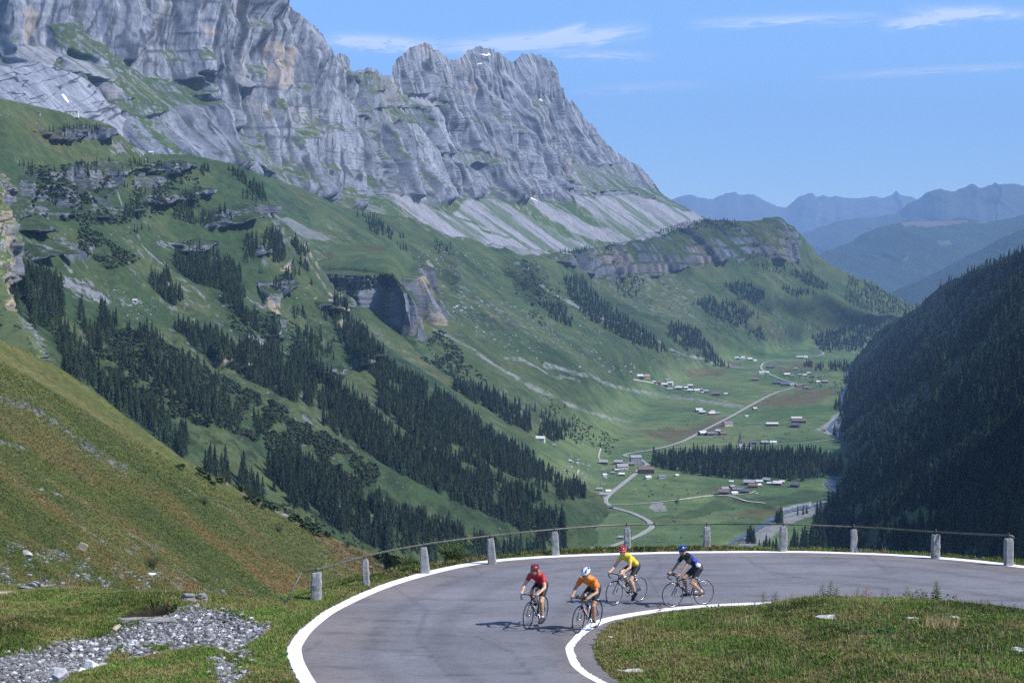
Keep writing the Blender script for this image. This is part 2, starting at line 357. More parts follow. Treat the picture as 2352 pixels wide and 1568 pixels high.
def build_A():
    P = loft(net(A_COLS), 1500, 640); N = face_cam(normals(P), P)
    px, py = proj(P)
    Nh = N.copy(); Nh[..., 2] = 0; Nh[..., 0] += 0.6; Nh[..., 1] -= 0.1; Nh /= np.linalg.norm(Nh, axis=2, keepdims=True) + 1e-9
    s = P[..., 0] * 0.33 + P[..., 1] * 0.94; z = P[..., 2]
    scree = mask(px, py, SCREE_A, 5, P, 40); grs = mask(px, py, GRASS_A, 8, P, 40); slab = mask(px, py, SLAB, 3, P)
    I = np.linspace(0, 1, P.shape[0])[:, None] * np.ones(P.shape[1])
    foot = np.interp(px, [0, 160, 330, 480, 600, 710, 765, 850, 895, 1000, 1100, 1230, 1330, 1420, 1490, 1545, 1620], [240, 268, 348, 368, 405, 445, 465, 475, 455, 462, 450, 458, 455, 448, 445, 466, 505])
    gb = blur(np.maximum(scree, grs), 8); sb = blur(slab, 8)
    rock = ss(22, -10, py - foot + 10 * fbm(px / 50, py / 50, px * 0, 3)) * (1 - 0.9 * gb) * (1 - 0.8 * sb)
    top = ss(0, 40 + 60 * ss(800, 900, px), (py - np.interp(px, [c[0][0] for c in A_COLS], [c[0][1] for c in A_COLS])))
    w = 22 * fbm(s / 150, z / 170, s * 0 + 2, 3)
    lean = s + z * (-.40 + .52 * ss(750, 1150, px))
    big = ridged((lean + 40 * fbm(s / 400, z / 300, s * 0, 2)) / 300, z / 1500, s * 0 + 1.5, 2)
    def pillar(L, Z, sd, k=4.0): return np.tanh(k * noise((lean + w) / L, z / Z, s * 0 + sd)) 
    crag = ridged(s / 120, z / 120, P[..., 0] / 120, 3, .5)
    jag = fbm(s / 260, z / 900, s * 0 + 5, 3)
    st1 = strat(z, 118.0, jag * 1.5); st2 = strat(z, 31.0, jag * 3.0)
    fine = fbm(P[..., 0] / 12, P[..., 1] / 12, z / 30, 3, 0.6)
    d = 18 * big + 22 * pillar(120, 420, 4.5, 7.0) + 19 * pillar(46, 260, 7.5, 7.0) + 10 * pillar(20, 150, 2.5, 6.0) + 5 * pillar(9, 60, 9.5, 5.0) + 6 * crag + (16 * st1 * ss(-.3, .3, fbm(s / 300, z / 300, s * 0 + 7, 2)) + 1.5 * st2) + 3 * fine - 20
    d = d * (0.18 + 0.82 * top)
    P = P + Nh * (d * rock)[..., None]
    P[..., 2] += (1 - rock) * (5 * fbm(P[..., 0] / 60, P[..., 1] / 60, z / 60, 5) + 3.5 * stripes(px, py, 0.62, 160, 7))
    # ragged crest
    P[..., 2] += (1 - top) * rock * 7 * ridged(s / 50, z / 90, s * 0 + 3, 3)
    N2 = face_cam(normals(P), P); nz = N2[..., 2]
    n1 = pnoise(P, 160, 4); n2 = pnoise(P, 30, 4, 3.3); n3 = pnoise(P, 8, 3, 6.1)
    streak = fbm(lean / 14, z / 150, s * 0 + 11, 4)
    col = mixc(ROCK + 0 * P, ROCKL, ss(-.25, .55, streak + 0.4 * n3)); col = mixc(col, ROCKD, ss(.12, .6, -streak + 0.6 * n2) * 0.55)
    crk = ridged((lean + .3 * w) / 16 + .3 * n2, z / 130, s * 0 + 21, 2, .5); col = mixc(col, ROCKD * .55, ss(.52, .84, crk) * ss(-.6, .1, n1 + n2 + .2) * .95)
    crk2 = ridged((lean + .3 * w) / 7, z / 48, s * 0 + 25, 2, .5); col = mixc(col, ROCKD * .7, ss(.50, .85, crk2) * .75)
    bed = ridged(s / 500 + .2 * n2, z / 15 + 1.2 * jag, s * 0 + 31, 2, .6); col = mixc(col, ROCKD * .7, ss(.62, .9, bed) * ss(-.35, .15, n1) * .8)
    warm = mask(px, py, WARM_A, 10, P, 30) * ss(-.3, .5, streak + n2)
    col = mixc(col, ROCKW, np.clip(warm * .42 + 0.22 * ss(.28, .6, n1 + .5 * streak), 0, 1))
    scol = mixc(SCREE + 0 * P, SCREE * 0.72, ss(-.2, .5, stripes(px, py, 0.62, 150, 6, 2.0) + 0.5 * n3)); 
    scol = mixc(scol, GRASS * 1.2, ss(.10, .35, stripes(px, py, 0.60, 190, 9, 5.0)) * 0.75)
    gcol = mixc(GRASS + 0 * P, GRASS2, ss(-.3, .4, n2)); gcol = mixc(gcol, SCREE, ss(.30, .55, n3 + 0.5 * n2) * 0.8)
    gcol = mixc(gcol, SCREE * .9, ss(.25, .4, stripes(px, py, 0.66, 120, 5, 8.0)) * 0.5)
    g_auto = ss(.56, .72, nz + 0.22 * n2 + 0.12 * n1) * ss(-.25, .1, n1 + .1)
    col = mixc(col, gcol, g_auto * (1 - scree) * (1 - slab))
    low = ss(-4, 12, py - foot + 6 * n2)
    col = mixc(col, gcol, low)
    col = mixc(col, gcol * .85, np.clip(grs * ss(-.45, .2, n2 + .5 * n3 + .15), 0, 1) * np.where(px > 480, .6, .95))
    sl = mixc(ROCKL * .95 + 0 * P, ROCK, ss(-.2, .4, stripes(px, py, 0.75, 60, 4, 1.0)))
    cur = np.abs(fbm(px / 90, (py + 0.3 * px) / 14, px * 0, 3)); sl = mixc(sl, ROCKD * .45, ss(.07, .02, cur) * 0.9)
    sl = mixc(sl, gcol, ss(.25, .4, n1 + .4 * n2))
    col = mixc(col, sl, slab)
    col = mixc(col, scol, np.clip(blur(scree, 5) * 1.3 - .15 + .25 * n2, 0, 1))
    snow = mask(px, py, [[(1108,128),(1114,131),(1124,130),(1122,127)],[(1098,148),(1106,150),(1104,146)],[(1216,451),(1222,457),(1236,464),(1226,455)],[(1240,228),(1246,232),(1243,226)],[(148,218),(152,216),(163,233),(160,236)]], 1.0, P, 20)
    col = mixc(col, c3(.85, .86, .88), snow)
    sheet('A', P, col, terrain_mat('limestone_and_talus', 0.06, 0.25, 0.24, bump=1.6, stretch=(1, 1, .35)), objname='mountain')
build_A()

# ---- M: left valley side, cliff band and valley floor ------------------------------------------------------------
FLOOR = 330.0
def fy(px, py):                       # depth on the valley floor
    r = ray(float(px), float(py)); return r[1] * (-FLOOR / r[2])
def sy(px, py):                       # depth on the left valley side (plane through the floor's edge)
    u, w = (px - CX) / F, (py - 592) / F
    return 589.0 / (w + .56 * (.258 - u))
def mp(p):
    if len(p) == 3 and p[2] == 'f': return at(p[0], p[1], fy(p[0], p[1]))
    if len(p) == 2: return at(p[0], p[1], sy(*p))
    return at(*p)
M_COLS = [
 [(-500,800),(-100,1050),(300,1280),(650,1450),(950,1550,'f'),(1400,1550,'f'),(1700,1550,'f'),(1950,1550,'f')],
 [(-300,700),(100,900),(450,1080),(800,1220),(1100,1330,'f'),(1500,1330,'f'),(1700,1330,'f'),(1950,1330,'f')],
 [(100,450,2700),(400,640),(750,870),(1050,1060),(1300,1200,'f'),(1550,1200,'f'),(1730,1200,'f'),(1980,1200,'f')],
 [(420,352,3000),(650,560),(900,760),(1150,930),(1385,1100,'f'),(1600,1100,'f'),(1760,1100,'f'),(2000,1100,'f')],
 [(500,370,3080),(720,575),(940,745),(1180,890),(1415,1035,'f'),(1640,1030,'f'),(1800,1030,'f'),(2010,1030,'f')],
 [(600,405,3180),(800,570),(1000,720),(1230,850),(1460,975,'f'),(1700,960,'f'),(1840,960,'f'),(2010,960,'f')],
 [(690,445,3330),(870,590),(1050,710),(1280,830),(1500,935,'f'),(1720,920,'f'),(1850,920,'f'),(2000,920,'f')],
 [(760,478,3450),(930,600),(1100,700),(1330,810),(1545,900,'f'),(1750,885,'f'),(1870,885,'f'),(2000,885,'f')],
 [(900,500,3650),(1060,610),(1230,700),(1420,790),(1610,865,'f'),(1790,853,'f'),(1890,850,'f'),(1995,848,'f')],
 [(1100,560,3960),(1200,640),(1350,710),(1520,775),(1690,838,'f'),(1820,832,'f'),(1900,830,'f'),(1985,828,'f')],
 [(1270,579,4350),(1310,650,4250),(1440,710,4450),(1590,765,4550),(1750,822,'f'),(1850,818,'f'),(1910,816,'f'),(1985,815,'f')],
 [(1340,574,4650),(1365,655,4560),(1500,708,4650),(1640,760,4720),(1780,812,5000),(1860,810,5100),(1920,808,5180),(1975,806,5250)],
 [(1409,562,4900),(1425,645,4800),(1560,705,4820),(1700,755,4920),(1810,805,5150),(1870,803,5250),(1930,802,5330),(1985,800,5400)],
 [(1509,534,5130),(1520,625,4980),(1640,690,4980),(1760,740,5080),(1850,785,5280),(1905,785,5360),(1950,784,5430),(1995,783,5480)],
 [(1633,505,5330),(1640,606,5130),(1740,680,5120),(1830,730,5250),(1900,765,5380),(1950,766,5450),(1980,766,5500),(2010,766,5540)],
 [(1700,508,5420),(1720,602,5220),(1810,670,5210),(1890,715,5330),(1950,745,5460),(1990,746,5530),(2010,746,5570),(2035,746,5600)],
 [(1785,502,5520),(1800,598,5330),(1880,660,5330),(1950,700,5400),(2000,725,5500),(2035,726,5560),(2050,726,5600),(2075,726,5650)],
 [(1815,523,5580),(1840,605,5450),(1905,665,5440),(1970,698,5500),(2020,716,5580),(2050,718,5640),(2065,718,5680),(2090,718,5720)],
 [(1850,558,5660),(1875,620,5560),(1935,670,5560),(1990,695,5620),(2040,710,5680),(2070,712,5730),(2080,713,5760),(2105,715,5800)],
 [(1882,592,5720),(1910,640,5660),(1960,675,5650),(2010,693,5700),(2055,706,5760),(2080,709,5800),(2095,711,5830),(2112,713,5870)],
 [(1954,630,5800),(1975,660,5760),(2015,683,5750),(2050,695,5790),(2080,704,5830),(2097,707,5860),(2108,710,5880),(2120,713,5920)],
 [(2010,656,5880),(2025,675,5860),(2050,690,5860),(2075,699,5880),(2095,705,5900),(2108,708,5920),(2115,711,5940),(2125,715,5960)],
 [(2070,688,5950),(2080,695,5950),(2090,700,5950),(2100,705,5960),(2110,709,5970),(2118,712,5980),(2124,714,5990),(2132,718,6000)],
 [(2115,712,6050),(2119,716,6050),(2124,719,6050),(2130,722,6050),(2136,725,6050),(2142,728,6050),(2148,731,6050),(2155,735,6050)]]
CLIFF_M = [[(1255,588),(1290,570),(1409,562),(1509,534),(1580,518),(1633,505),(1700,508),(1785,502),(1815,523),(1835,560),(1835,602),(1790,600),(1740,585),(1700,606),(1660,600),(1620,612),(1560,622),(1480,632),(1409,648),(1360,632),(1300,605)],
 [(1185,600),(1235,600),(1260,640),(1240,690),(1205,700),(1180,660)], [(1000,580),(1040,585),(1060,640),(1030,680),(1010,640)], [(1150,590),(1180,600),(1190,640),(1160,640)]]
ROADS_V = [  # (name, half width m, px polyline)
 ('main', 3.4, [(1385,1262),(1420,1250),(1478,1225),(1497,1210),(1492,1200),(1455,1180),(1400,1163),(1390,1150),(1398,1138),(1430,1112),(1460,1088),(1468,1079),(1486,1068),(1470,1056),(1445,1050),(1434,1046),(1445,1042),(1500,1033),(1560,1017),(1620,987),(1680,956),(1730,928),(1780,903),(1832,885),(1800,873),(1766,858),(1748,845),(1752,835),(1790,827),(1850,822),(1882,816),(1892,812),(1885,808),(1874,806)]),
 ('track', 1.6, [(1395,1160),(1460,1158),(1560,1148),(1620,1140),(1665,1138),(1720,1152),(1760,1156)]),
 ('track', 1.5, [(1665,1138),(1720,1134),(1735,1128)]),
 ('track', 1.6, [(1525,1030),(1600,1024),(1700,1020),(1800,1020),(1920,1008),(1978,996)]),
 ('track', 1.4, [(1710,936),(1640,915),(1600,905),(1560,892),(1540,885)]),
 ('track', 1.3, [(1455,872),(1500,880),(1530,890)]), ('track', 1.3, [(1320,1100),(1330,1080)]),
 ('track', 1.3, [(1680,970),(1740,973),(1780,972)]), ('track', 1.3, [(1815,970),(1860,972)]), ('track',1.3,[(1650,930),(1690,935)]),
 ('track', 1.4, [(1845,887),(1900,888),(1935,890)]), ('track',1.3,[(1380,1030),(1375,1050),(1382,1060)])]
DEBRIS = [  # pale gravel torrents across the fans (px polyline, half width in px)
 ([(1230,655),(1300,690),(1380,730),(1450,760),(1540,800),(1600,822),(1690,842),(1720,845)], 3.2),
 ([(1000,760),(1080,800),(1160,850),(1220,890),(1290,925),(1380,955),(1450,970)], 4.2),
 ([(1250,838),(1340,870),(1420,890),(1500,905),(1580,915),(1700,935)], 4.5),
 ([(1160,820),(1200,830),(1260,860),(1330,880)], 3.0), ([(1500,795),(1560,815),(1640,835)], 1.5)]
RIVER = [(1660,1262),(1700,1235),(1740,1215),(1770,1195),(1800,1178),(1850,1165),(1905,1152),(1930,1140),(1915,1125),(1900,1112),(1905,1102),(1935,1096),(1955,1085),(1965,1065),(1978,1045),(1975,1030),(1950,1018),(1920,998),(1905,985),(1915,970),(1935,950),(1935,905),(1945,888),(1945,860),(1960,835),(1990,815),(1990,800)]
BROWN_F = [[(1800,905),(1900,890),(1935,900),(1900,920),(1780,935),(1690,945),(1740,925)],[(1545,1018),(1500,1012),(1480,1000),(1540,990),(1600,990),(1560,1005)],[(1650,1000),(1560,975),(1640,962),(1690,960)],[(1560,850),(1640,835),(1700,835),(1690,850),(1600,862)],[(1760,838),(1870,830),(1900,845),(1800,850)],[(1620,1120),(1720,1105),(1740,1115),(1660,1130)],[(1500,1015),(1600,985),(1650,990),(1600,1010)],[(1650,1180),(1760,1160),(1790,1180),(1720,1195)]]
DARKF = [[(1700,1146),(1850,1128),(1900,1128),(1880,1150),(1790,1170),(1720,1160)],[(1500,1195),(1650,1150),(1700,1160),(1600,1190)]]
def worldline(pl, f):
    return [tuple(f(x, y)[:2]) for x, y in pl]
def build_M():
    C = np.array([[mp(p) for p in row] for row in zip(*M_COLS)])
    back = C[0] + np.array([-120.0, 160.0, -140.0]); C = np.concatenate([back[None], C])
    P = loft(C, 1150, 620); px, py = proj(P)
    N = face_cam(normals(P), P); Nh = N.copy(); Nh[..., 2] = 0; Nh[..., 0] += .5; Nh[..., 1] -= .6; Nh /= np.linalg.norm(Nh, axis=2, keepdims=True) + 1e-9
    s = P[..., 0] * 0.45 + P[..., 1] * 0.9; z = P[..., 2]
    floorm = ss(-FLOOR + 70, -FLOOR + 12, z + 8 * pnoise(P, 120, 3))
    cl = mask(px, py, CLIFF_M, 5, P, 35)
    # smooth cliff mask a little so that walls stay continuous
    k = cl.copy()
    for _ in range(3): k[1:-1, 1:-1] = (k[1:-1, 1:-1] * 2 + k[:-2, 1:-1] + k[2:, 1:-1] + k[1:-1, :-2] + k[1:-1, 2:]) / 6
    med = ridged(s / 110, z / 900, s * 0 + 2.5, 3, 0.5); sml = ridged(s / 34, z / 300, s * 0 + 5.5, 3, .55)
    st = strat(z, 34, fbm(s / 200, z / 500, s * 0, 2))
    P = P + Nh * ((22 * med + 13 * np.tanh(4 * noise(s / 42, z / 260, s * 0 + 3)) + 8 * np.tanh(3 * noise(s / 19, z / 120, s * 0 + 6)) + 5 * st - 10) * k)[..., None]
    gul = ridged(s / 130 + 0.2 * pnoise(P, 200, 2), z / 2500, s * 0 + 1, 3)
    hill = (1 - floorm) * (1 - k)
    P[..., 2] += hill * (11 * gul + 8 * pnoise(P, 90, 5)) + floorm * (1.2 * pnoise(P, 150, 3)) 
    # terrace edge north of the lower hamlet
    P[..., 2] += floorm * 5 * ss(6, 0, np.abs(polyline_dist(px, py, [(1560,1152),(1640,1140),(1700,1150),(1790,1172),(1860,1160)])) - 2)
    rv = polyline_dist(px, py, RIVER); P[..., 2] -= 1.5 * ss(14, 4, rv)
    N2 = face_cam(normals(P), P); nz = N2[..., 2]
    n0 = pnoise(P, 420, 3, 1.1); n1 = pnoise(P, 140, 4, 2.2); n2 = pnoise(P, 36, 4, 3.3); n3 = pnoise(P, 10, 3, 6.1)
    g = mixc(GRASS + 0 * P, GRASS2, ss(-.4, .45, n1 + .5 * n2)); g = mixc(g, GRASSD, ss(.1, .5, n2 - n1) * .55)
    g = g * (.86 + .66 * floorm)[..., None]
    far = stripes(px, py, 0.63, 170, 9, 3.0); g = mixc(g, GRASSD, hill * ss(.08, .45, far) * .6); g = mixc(g, STRAW * .8, hill * ss(.25, .6, -far + .4 * n0) * .35)
    stony = hill * ss(.02, .5, n0 + .35 * n1 + 0.1); g = mixc(g, SCREE * .8, stony * ss(.15, .42, n3 + .25 * n2) * .75)
    sm = hill * ss(.18, .36, n2 + .7 * n3) * ss(.0, .3, -n1 + n0) ; g = mixc(g, GRASSD * .7, sm * .7)      # low alder scrub
    g = mixc(g, c3(.105, .082, .045), blur(mask(px, py, BROWN_F, 10, P, 40), 3) * (0.45 + .4 * ss(-.3, .3, n1 + n2)))
    g = mixc(g, GRASSD * 1.15, mask(px, py, DARKF, 6, P, 40) * .6)
    mowed = mask(px, py, [[(1760,938),(1930,930),(1920,950),(1780,960)],[(1740,885),(1760,850),(1900,880),(1890,895)]], 3, P); g = mixc(g, c3(.06, .115, .038), mowed * .6)
    rk = mixc(ROCK * .72 + 0 * P, ROCKD * .8, ss(-.2, .4, fbm(s / 12, z / 120, s * 0 + 3, 4))); rk = mixc(rk, ROCKW * .8, .3 * ss(.1, .5, n1))
    rk = mixc(rk, g * .7, ss(.30, .5, nz + .35 * n2))
    col = mixc(g, rk, ss(.3, .7, k))
    top = ss(70, 30, py - np.interp(px, [560, 700, 850, 1000, 1270, 1409], [400, 450, 500, 530, 578, 562])) * (px < 1330)
    deb = np.zeros(px.shape)
    for pl, w in DEBRIS:
        dd = polyline_dist(px, py, pl) + 2.0 * fbm(px / 14, py / 14, px * 0, 3); deb = np.maximum(deb, ss(w, w - 1.6, dd))
    col = mixc(col, mixc(SCREE + 0 * P, GRASS * 1.5, ss(.1, .4, n3)), deb * .75 * ss(-.45, .05, n3 + .7 * n2))
    scr = mask(px, py, SCREE_A + [[(625,488),(700,524),(772,553),(735,557),(670,528)],[(1330,1243),(1395,1262),(1390,1272),(1330,1262)]], 4, P, 30); col = mixc(col, SCREE * .85, scr * (.55 + .45 * ss(-.2, .2, stripes(px, py, .6, 120, 5, 1.0))))
    gr = mask(px, py, [[(1690,1250),(1740,1205),(1800,1172),(1850,1160),(1930,1135),(1900,1118),(1890,1110),(1905,1098),(1925,1098),(1915,1112),(1940,1135),(1975,1140),(1945,1165),(1880,1178),(1820,1200),(1760,1240),(1690,1275),(1655,1275)],[(1870,985),(1905,965),(1925,950),(1940,940),(1940,1000),(1915,1000)],[(1500,1150),(1520,1150),(1525,1170),(1505,1172)],[(1490,1162),(1500,1152),(1528,1160),(1532,1172),(1505,1172)]], 3, P, 25)
    col = mixc(col, c3(.24, .235, .24), gr * .9)
    sheet('M', P, col, terrain_mat('valley_grass', 0.03, 0.2, 0.3, bump=.8), objname='hillside')
build_M()
# ---- C: near left spur with its rock bands ------------------------------------------------------------------------
C_COLS = [
 [(-120,200,1700),(-120,400,1500),(-120,600,1250),(-120,750,1120),(-100,900,950),(0,1100,880),(100,1250,850)],
 [(0,226,1800),(0,400,1600),(0,600,1330),(0,720,1170),(50,880,1000),(200,1050,950),(300,1250,920)],
 [(80,243,1880),(75,410,1680),(75,600,1400),(65,730,1210),(120,890,1050),(290,1055,990),(370,1265,940)],
 [(162,262,1950),(150,420,1750),(150,600,1480),(130,740,1260),(200,900,1100),(380,1060,1040),(450,1280,960)],
 [(205,274,1985),(210,430,1810),(220,600,1560),(210,750,1330),(280,910,1150),(450,1075,1085),(525,1295,1000)],
 [(250,286,2010),(270,440,1850),(290,600,1620),(290,760,1400),(360,920,1200),(520,1090,1130),(600,1310,1030)],
 [(300,330,2045),(330,460,1890),(355,610,1690),(365,770,1460),(440,925,1260),(600,1100,1180),(690,1320,1080)],
 [(350,352,2080),(390,480,1930),(420,620,1760),(440,780,1520),(520,930,1320),(680,1110,1230),(780,1330,1130)],
 [(430,357,2150),(480,480,2020),(530,620,1860),(570,780,1640),(660,940,1450),(820,1120,1350),(950,1330,1250)],
 [(510,371,2220),(560,480,2100),(620,620,1950),(680,770,1770),(780,930,1600),(930,1110,1490),(1090,1320,1400)],
 [(560,388,2240),(600,490,2140),(655,620,2000),(720,760,1835),(830,915,1670),(990,1095,1565),(1160,1305,1480)],
 [(590,408,2260),(625,500,2180),(690,620,2050),(760,750,1900),(880,900,1740),(1050,1080,1640),(1230,1290,1560)],
 [(612,450,2275),(645,530,2200),(708,635,2080),(785,755,1950),(912,895,1800),(1088,1070,1710),(1285,1265,1630)],
 [(618,490,2290),(660,560,2215),(725,655,2100),(805,765,1995),(942,890,1865),(1122,1062,1785),(1335,1240,1700)],
 [(645,515,2310),(690,585,2230),(755,685,2130),(838,795,2040),(985,905,1960),(1175,1060,1920),(1395,1190,1870)],
 [(720,600,2700),(765,660,2600),(830,760,2480),(915,840,2400),(1075,930,2330),(1260,1065,2260),(1460,1180,2250)]]
CLIFF_C = [
 [(45,400),(110,385),(230,370),(295,378),(290,400),(255,410),(270,440),(240,450),(250,480),(140,500),(60,495),(40,440)],
 [(270,372),(430,375),(435,385),(400,398),(300,395)],[(300,400),(360,405),(350,440),(300,430)],[(320,440),(400,445),(470,430),(480,440),(410,460),(350,470),(315,460)],
 [(480,480),(540,475),(612,470),(618,500),(560,505),(500,525),(470,520)],[(40,505),(100,505),(120,525),(90,535),(40,530)],[(200,485),(310,468),(312,480),(250,500),(200,505)],
 [(0,430),(30,440),(40,500),(0,520)],[(45,560),(100,565),(100,588),(50,590)],[(120,535),(195,560),(200,580),(130,590)],
 [(80,300),(230,290),(250,315),(120,325)],[(380,560),(430,545),(480,555),(450,575),(400,585)],[(640,620),(670,600),(672,640),(650,665),(630,650)],[(720,680),(770,665),(800,700),(770,720)],
 [(610,720),(650,705),(640,780),(600,770)],[(690,835),(780,820),(790,850),(740,860),(690,850)],[(800,780),(840,765),(845,830),(815,830)],[(960,820),(1040,800),(1035,830),(980,845)],[(40,560),(60,640),(40,680),(10,640)],
 [(590,640),(640,650),(640,700),(600,690)],[(490,800),(560,815),(560,840),(500,830)],[(560,560),(620,560),(640,580),(580,590)]]
def build_C():
    C = net(C_COLS); ext = np.array([at(c[-1][0] + 60, c[-1][1] + 140, c[-1][2] * .955) for c in C_COLS]); C = np.concatenate([C, ext[None]])
    P = loft(C, 1150, 800); px, py = proj(P)
    N = face_cam(normals(P), P); Nh = N.copy(); Nh[..., 2] = 0; Nh[..., 0] += .35; Nh[..., 1] -= .5; Nh /= np.linalg.norm(Nh, axis=2, keepdims=True) + 1e-9
    z = P[..., 2]; s = P[..., 0] * .75 + P[..., 1] * .6
    cl = mask(px, py, CLIFF_C, 7, P, 26); k = cl.copy()
    for _ in range(4): k[1:-1, 1:-1] = (k[1:-1, 1:-1] * 2 + k[:-2, 1:-1] + k[2:, 1:-1] + k[1:-1, :-2] + k[1:-1, 2:]) / 6
    med = ridged(s / 48, z / 160, s * 0 + 2.5, 4, 0.6); st = strat(z, 15, .6 * fbm(s / 90, z / 200, s * 0, 3)); st2 = strat(z, 5.2, fbm(s / 60, z / 200, s * 0, 2))
    P = P + Nh * ((12 * med + 11 * np.tanh(5 * noise(s / 26, z / 90, s * 0 + 3)) + 4.5 * np.tanh(4 * noise(s / 9, z / 40, s * 0 + 5)) + 15 * strat(z, 30, .6 * fbm(s / 90, z / 200, s * 0, 3)) + 2 * st2 + 2 * pnoise(P, 7, 3)) * k)[..., None]
    gul = stripes(px, py, .72, 300, 40, 6.0)
    body = ss(0, 25, py - np.interp(px, [-120, 0, 160, 250, 300, 350, 430, 510, 590, 615, 645], [200, 226, 262, 286, 330, 352, 357, 371, 408, 470, 515]))
    P[..., 2] += (1 - k) * body * (16 * gul * ss(380, 560, py) + 7 * pnoise(P, 60, 5)) + 1.2 * pnoise(P, 9, 3)
    # smaller broken benches everywhere on the steep middle part
    bench = ss(.15, .5, pnoise(P, 110, 3, 9.0)) * ss(380, 430, py) * ss(900, 780, py) * (1 - k)
    P = P + Nh * (bench * 5 * strat(z, 13, fbm(s / 80, z / 200, s * 0 + 4, 3)))[..., None]
    N2 = face_cam(normals(P), P); nz = N2[..., 2]
    n0 = pnoise(P, 260, 3, 1.1); n1 = pnoise(P, 90, 4, 2.2); n2 = pnoise(P, 22, 4, 3.3); n3 = pnoise(P, 6, 3, 6.1)
    g = mixc(GRASS * .76 + 0 * P, GRASS2 * .84, ss(-.3, .4, n1 + .4 * n2 + .25 * ss(450, 300, py))); g = mixc(g, GRASSD, ss(.05, .45, n2 - .7 * n1) * .6)
    g = mixc(g, STRAW * .7, ss(.2, .6, n1 + .3 * n3) * ss(420, 330, py) * .6)
    g = mixc(g, GRASSD * .75, ss(.05, .35, n2 + n3 * .6 + .2 * n0) * ss(640, 760, py) * .75)
    g = mixc(g, SCREE * .8, ss(.38, .54, n3 + .4 * n1) * .6 * ss(.0, .3, n0 + .1))
    stn = mask(px, py, [[(240,330),(330,335),(330,352),(250,350)],[(130,590),(200,640),(330,690),(260,695),(150,650)],[(340,520),(400,570),(420,600),(360,560)],[(540,650),(620,690),(600,720),(560,690)],[(560,770),(620,790),(600,820)]], 8, P, 20)
    g = mixc(g, SCREE * .85, stn * ss(-.1, .3, n3 + n2) * .85)
    rs = fbm(s / 7, z / 40, s * 0 + 3, 4); rk = mixc(ROCK * .8 + 0 * P, ROCKD * .8, ss(-.2, .45, rs)); rk = mixc(rk, BUFF, ss(.0, .35, n1 + .5 * rs) * ss(300, 560, px) * .8); rk = mixc(rk, ROCKL, ss(.25, .5, n2) * .5)
    rk = mixc(rk, g * .85, ss(.60, .76, nz + .25 * n2))
    rr = ss(.25, .7, k) * ss(-.5, -.1, n2 + .3); rr = np.maximum(rr, bench * ss(.56, .42, nz + .2 * n2) * .9)
    col = mixc(g, rk, rr)
    trail = np.zeros(px.shape)
    for pl in ([(255,400),(300,520),(330,570),(380,620),(430,660),(470,700)],[(370,570),(420,610),(470,650),(490,665)],[(60,555),(110,585),(140,595)],[(130,650),(200,675),(250,690)]):
        trail = np.maximum(trail, ss(2.4, .8, polyline_dist(px, py, pl) + 1.2 * fbm(px / 9, py / 9, px * 0, 2)))
    col = mixc(col, SCREE, trail * .65 * ss(-.3, .2, n3))
    
    sheet('C', P, col, terrain_mat('alp_grass', 0.08, 0.4, 0.34, bump=.6), objname='hillside')
build_C()

# ---- D: shaded cliff under the little plateau ----------------------------------------------------------------------
D_COLS = [
 [(640,560,2850),(650,600,2740),(655,636,2680),(660,700,2640),(665,760,2610),(670,820,2560)],
 [(700,562,2950),(705,600,2720),(708,618,2640),(735,675,2615),(765,735,2590),(780,800,2530)],
 [(760,560,2950),(765,600,2690),(770,616,2620),(785,680,2595),(800,742,2570),(815,800,2500)],
 [(820,562,2980),(825,600,2660),(830,618,2590),(845,690,2565),(855,756,2540),(870,810,2470)],
 [(875,565,3020),(880,600,2640),(885,630,2560),(900,690,2535),(905,766,2510),(925,815,2440)],
 [(905,560,3100),(912,610,2650),(920,650,2520),(945,700,2490),(955,776,2470),(978,825,2420)],
 [(915,565,3200),(925,610,2800),(930,656,2550),(958,715,2510),(974,784,2490),(1000,828,2450)],
 [(932,572,3200),(942,620,2930),(948,668,2730),(966,712,2680),(984,775,2640),(1008,815,2590)],
 [(955,582,3350),(965,620,3180),(975,660,3050),(992,690,2950),(1010,730,2860),(1035,790,2750)],
 [(985,590,3600),(1000,630,3450),(1005,665,3350),(1030,700,3250),(1050,740,3150),(1070,800,3050)]]
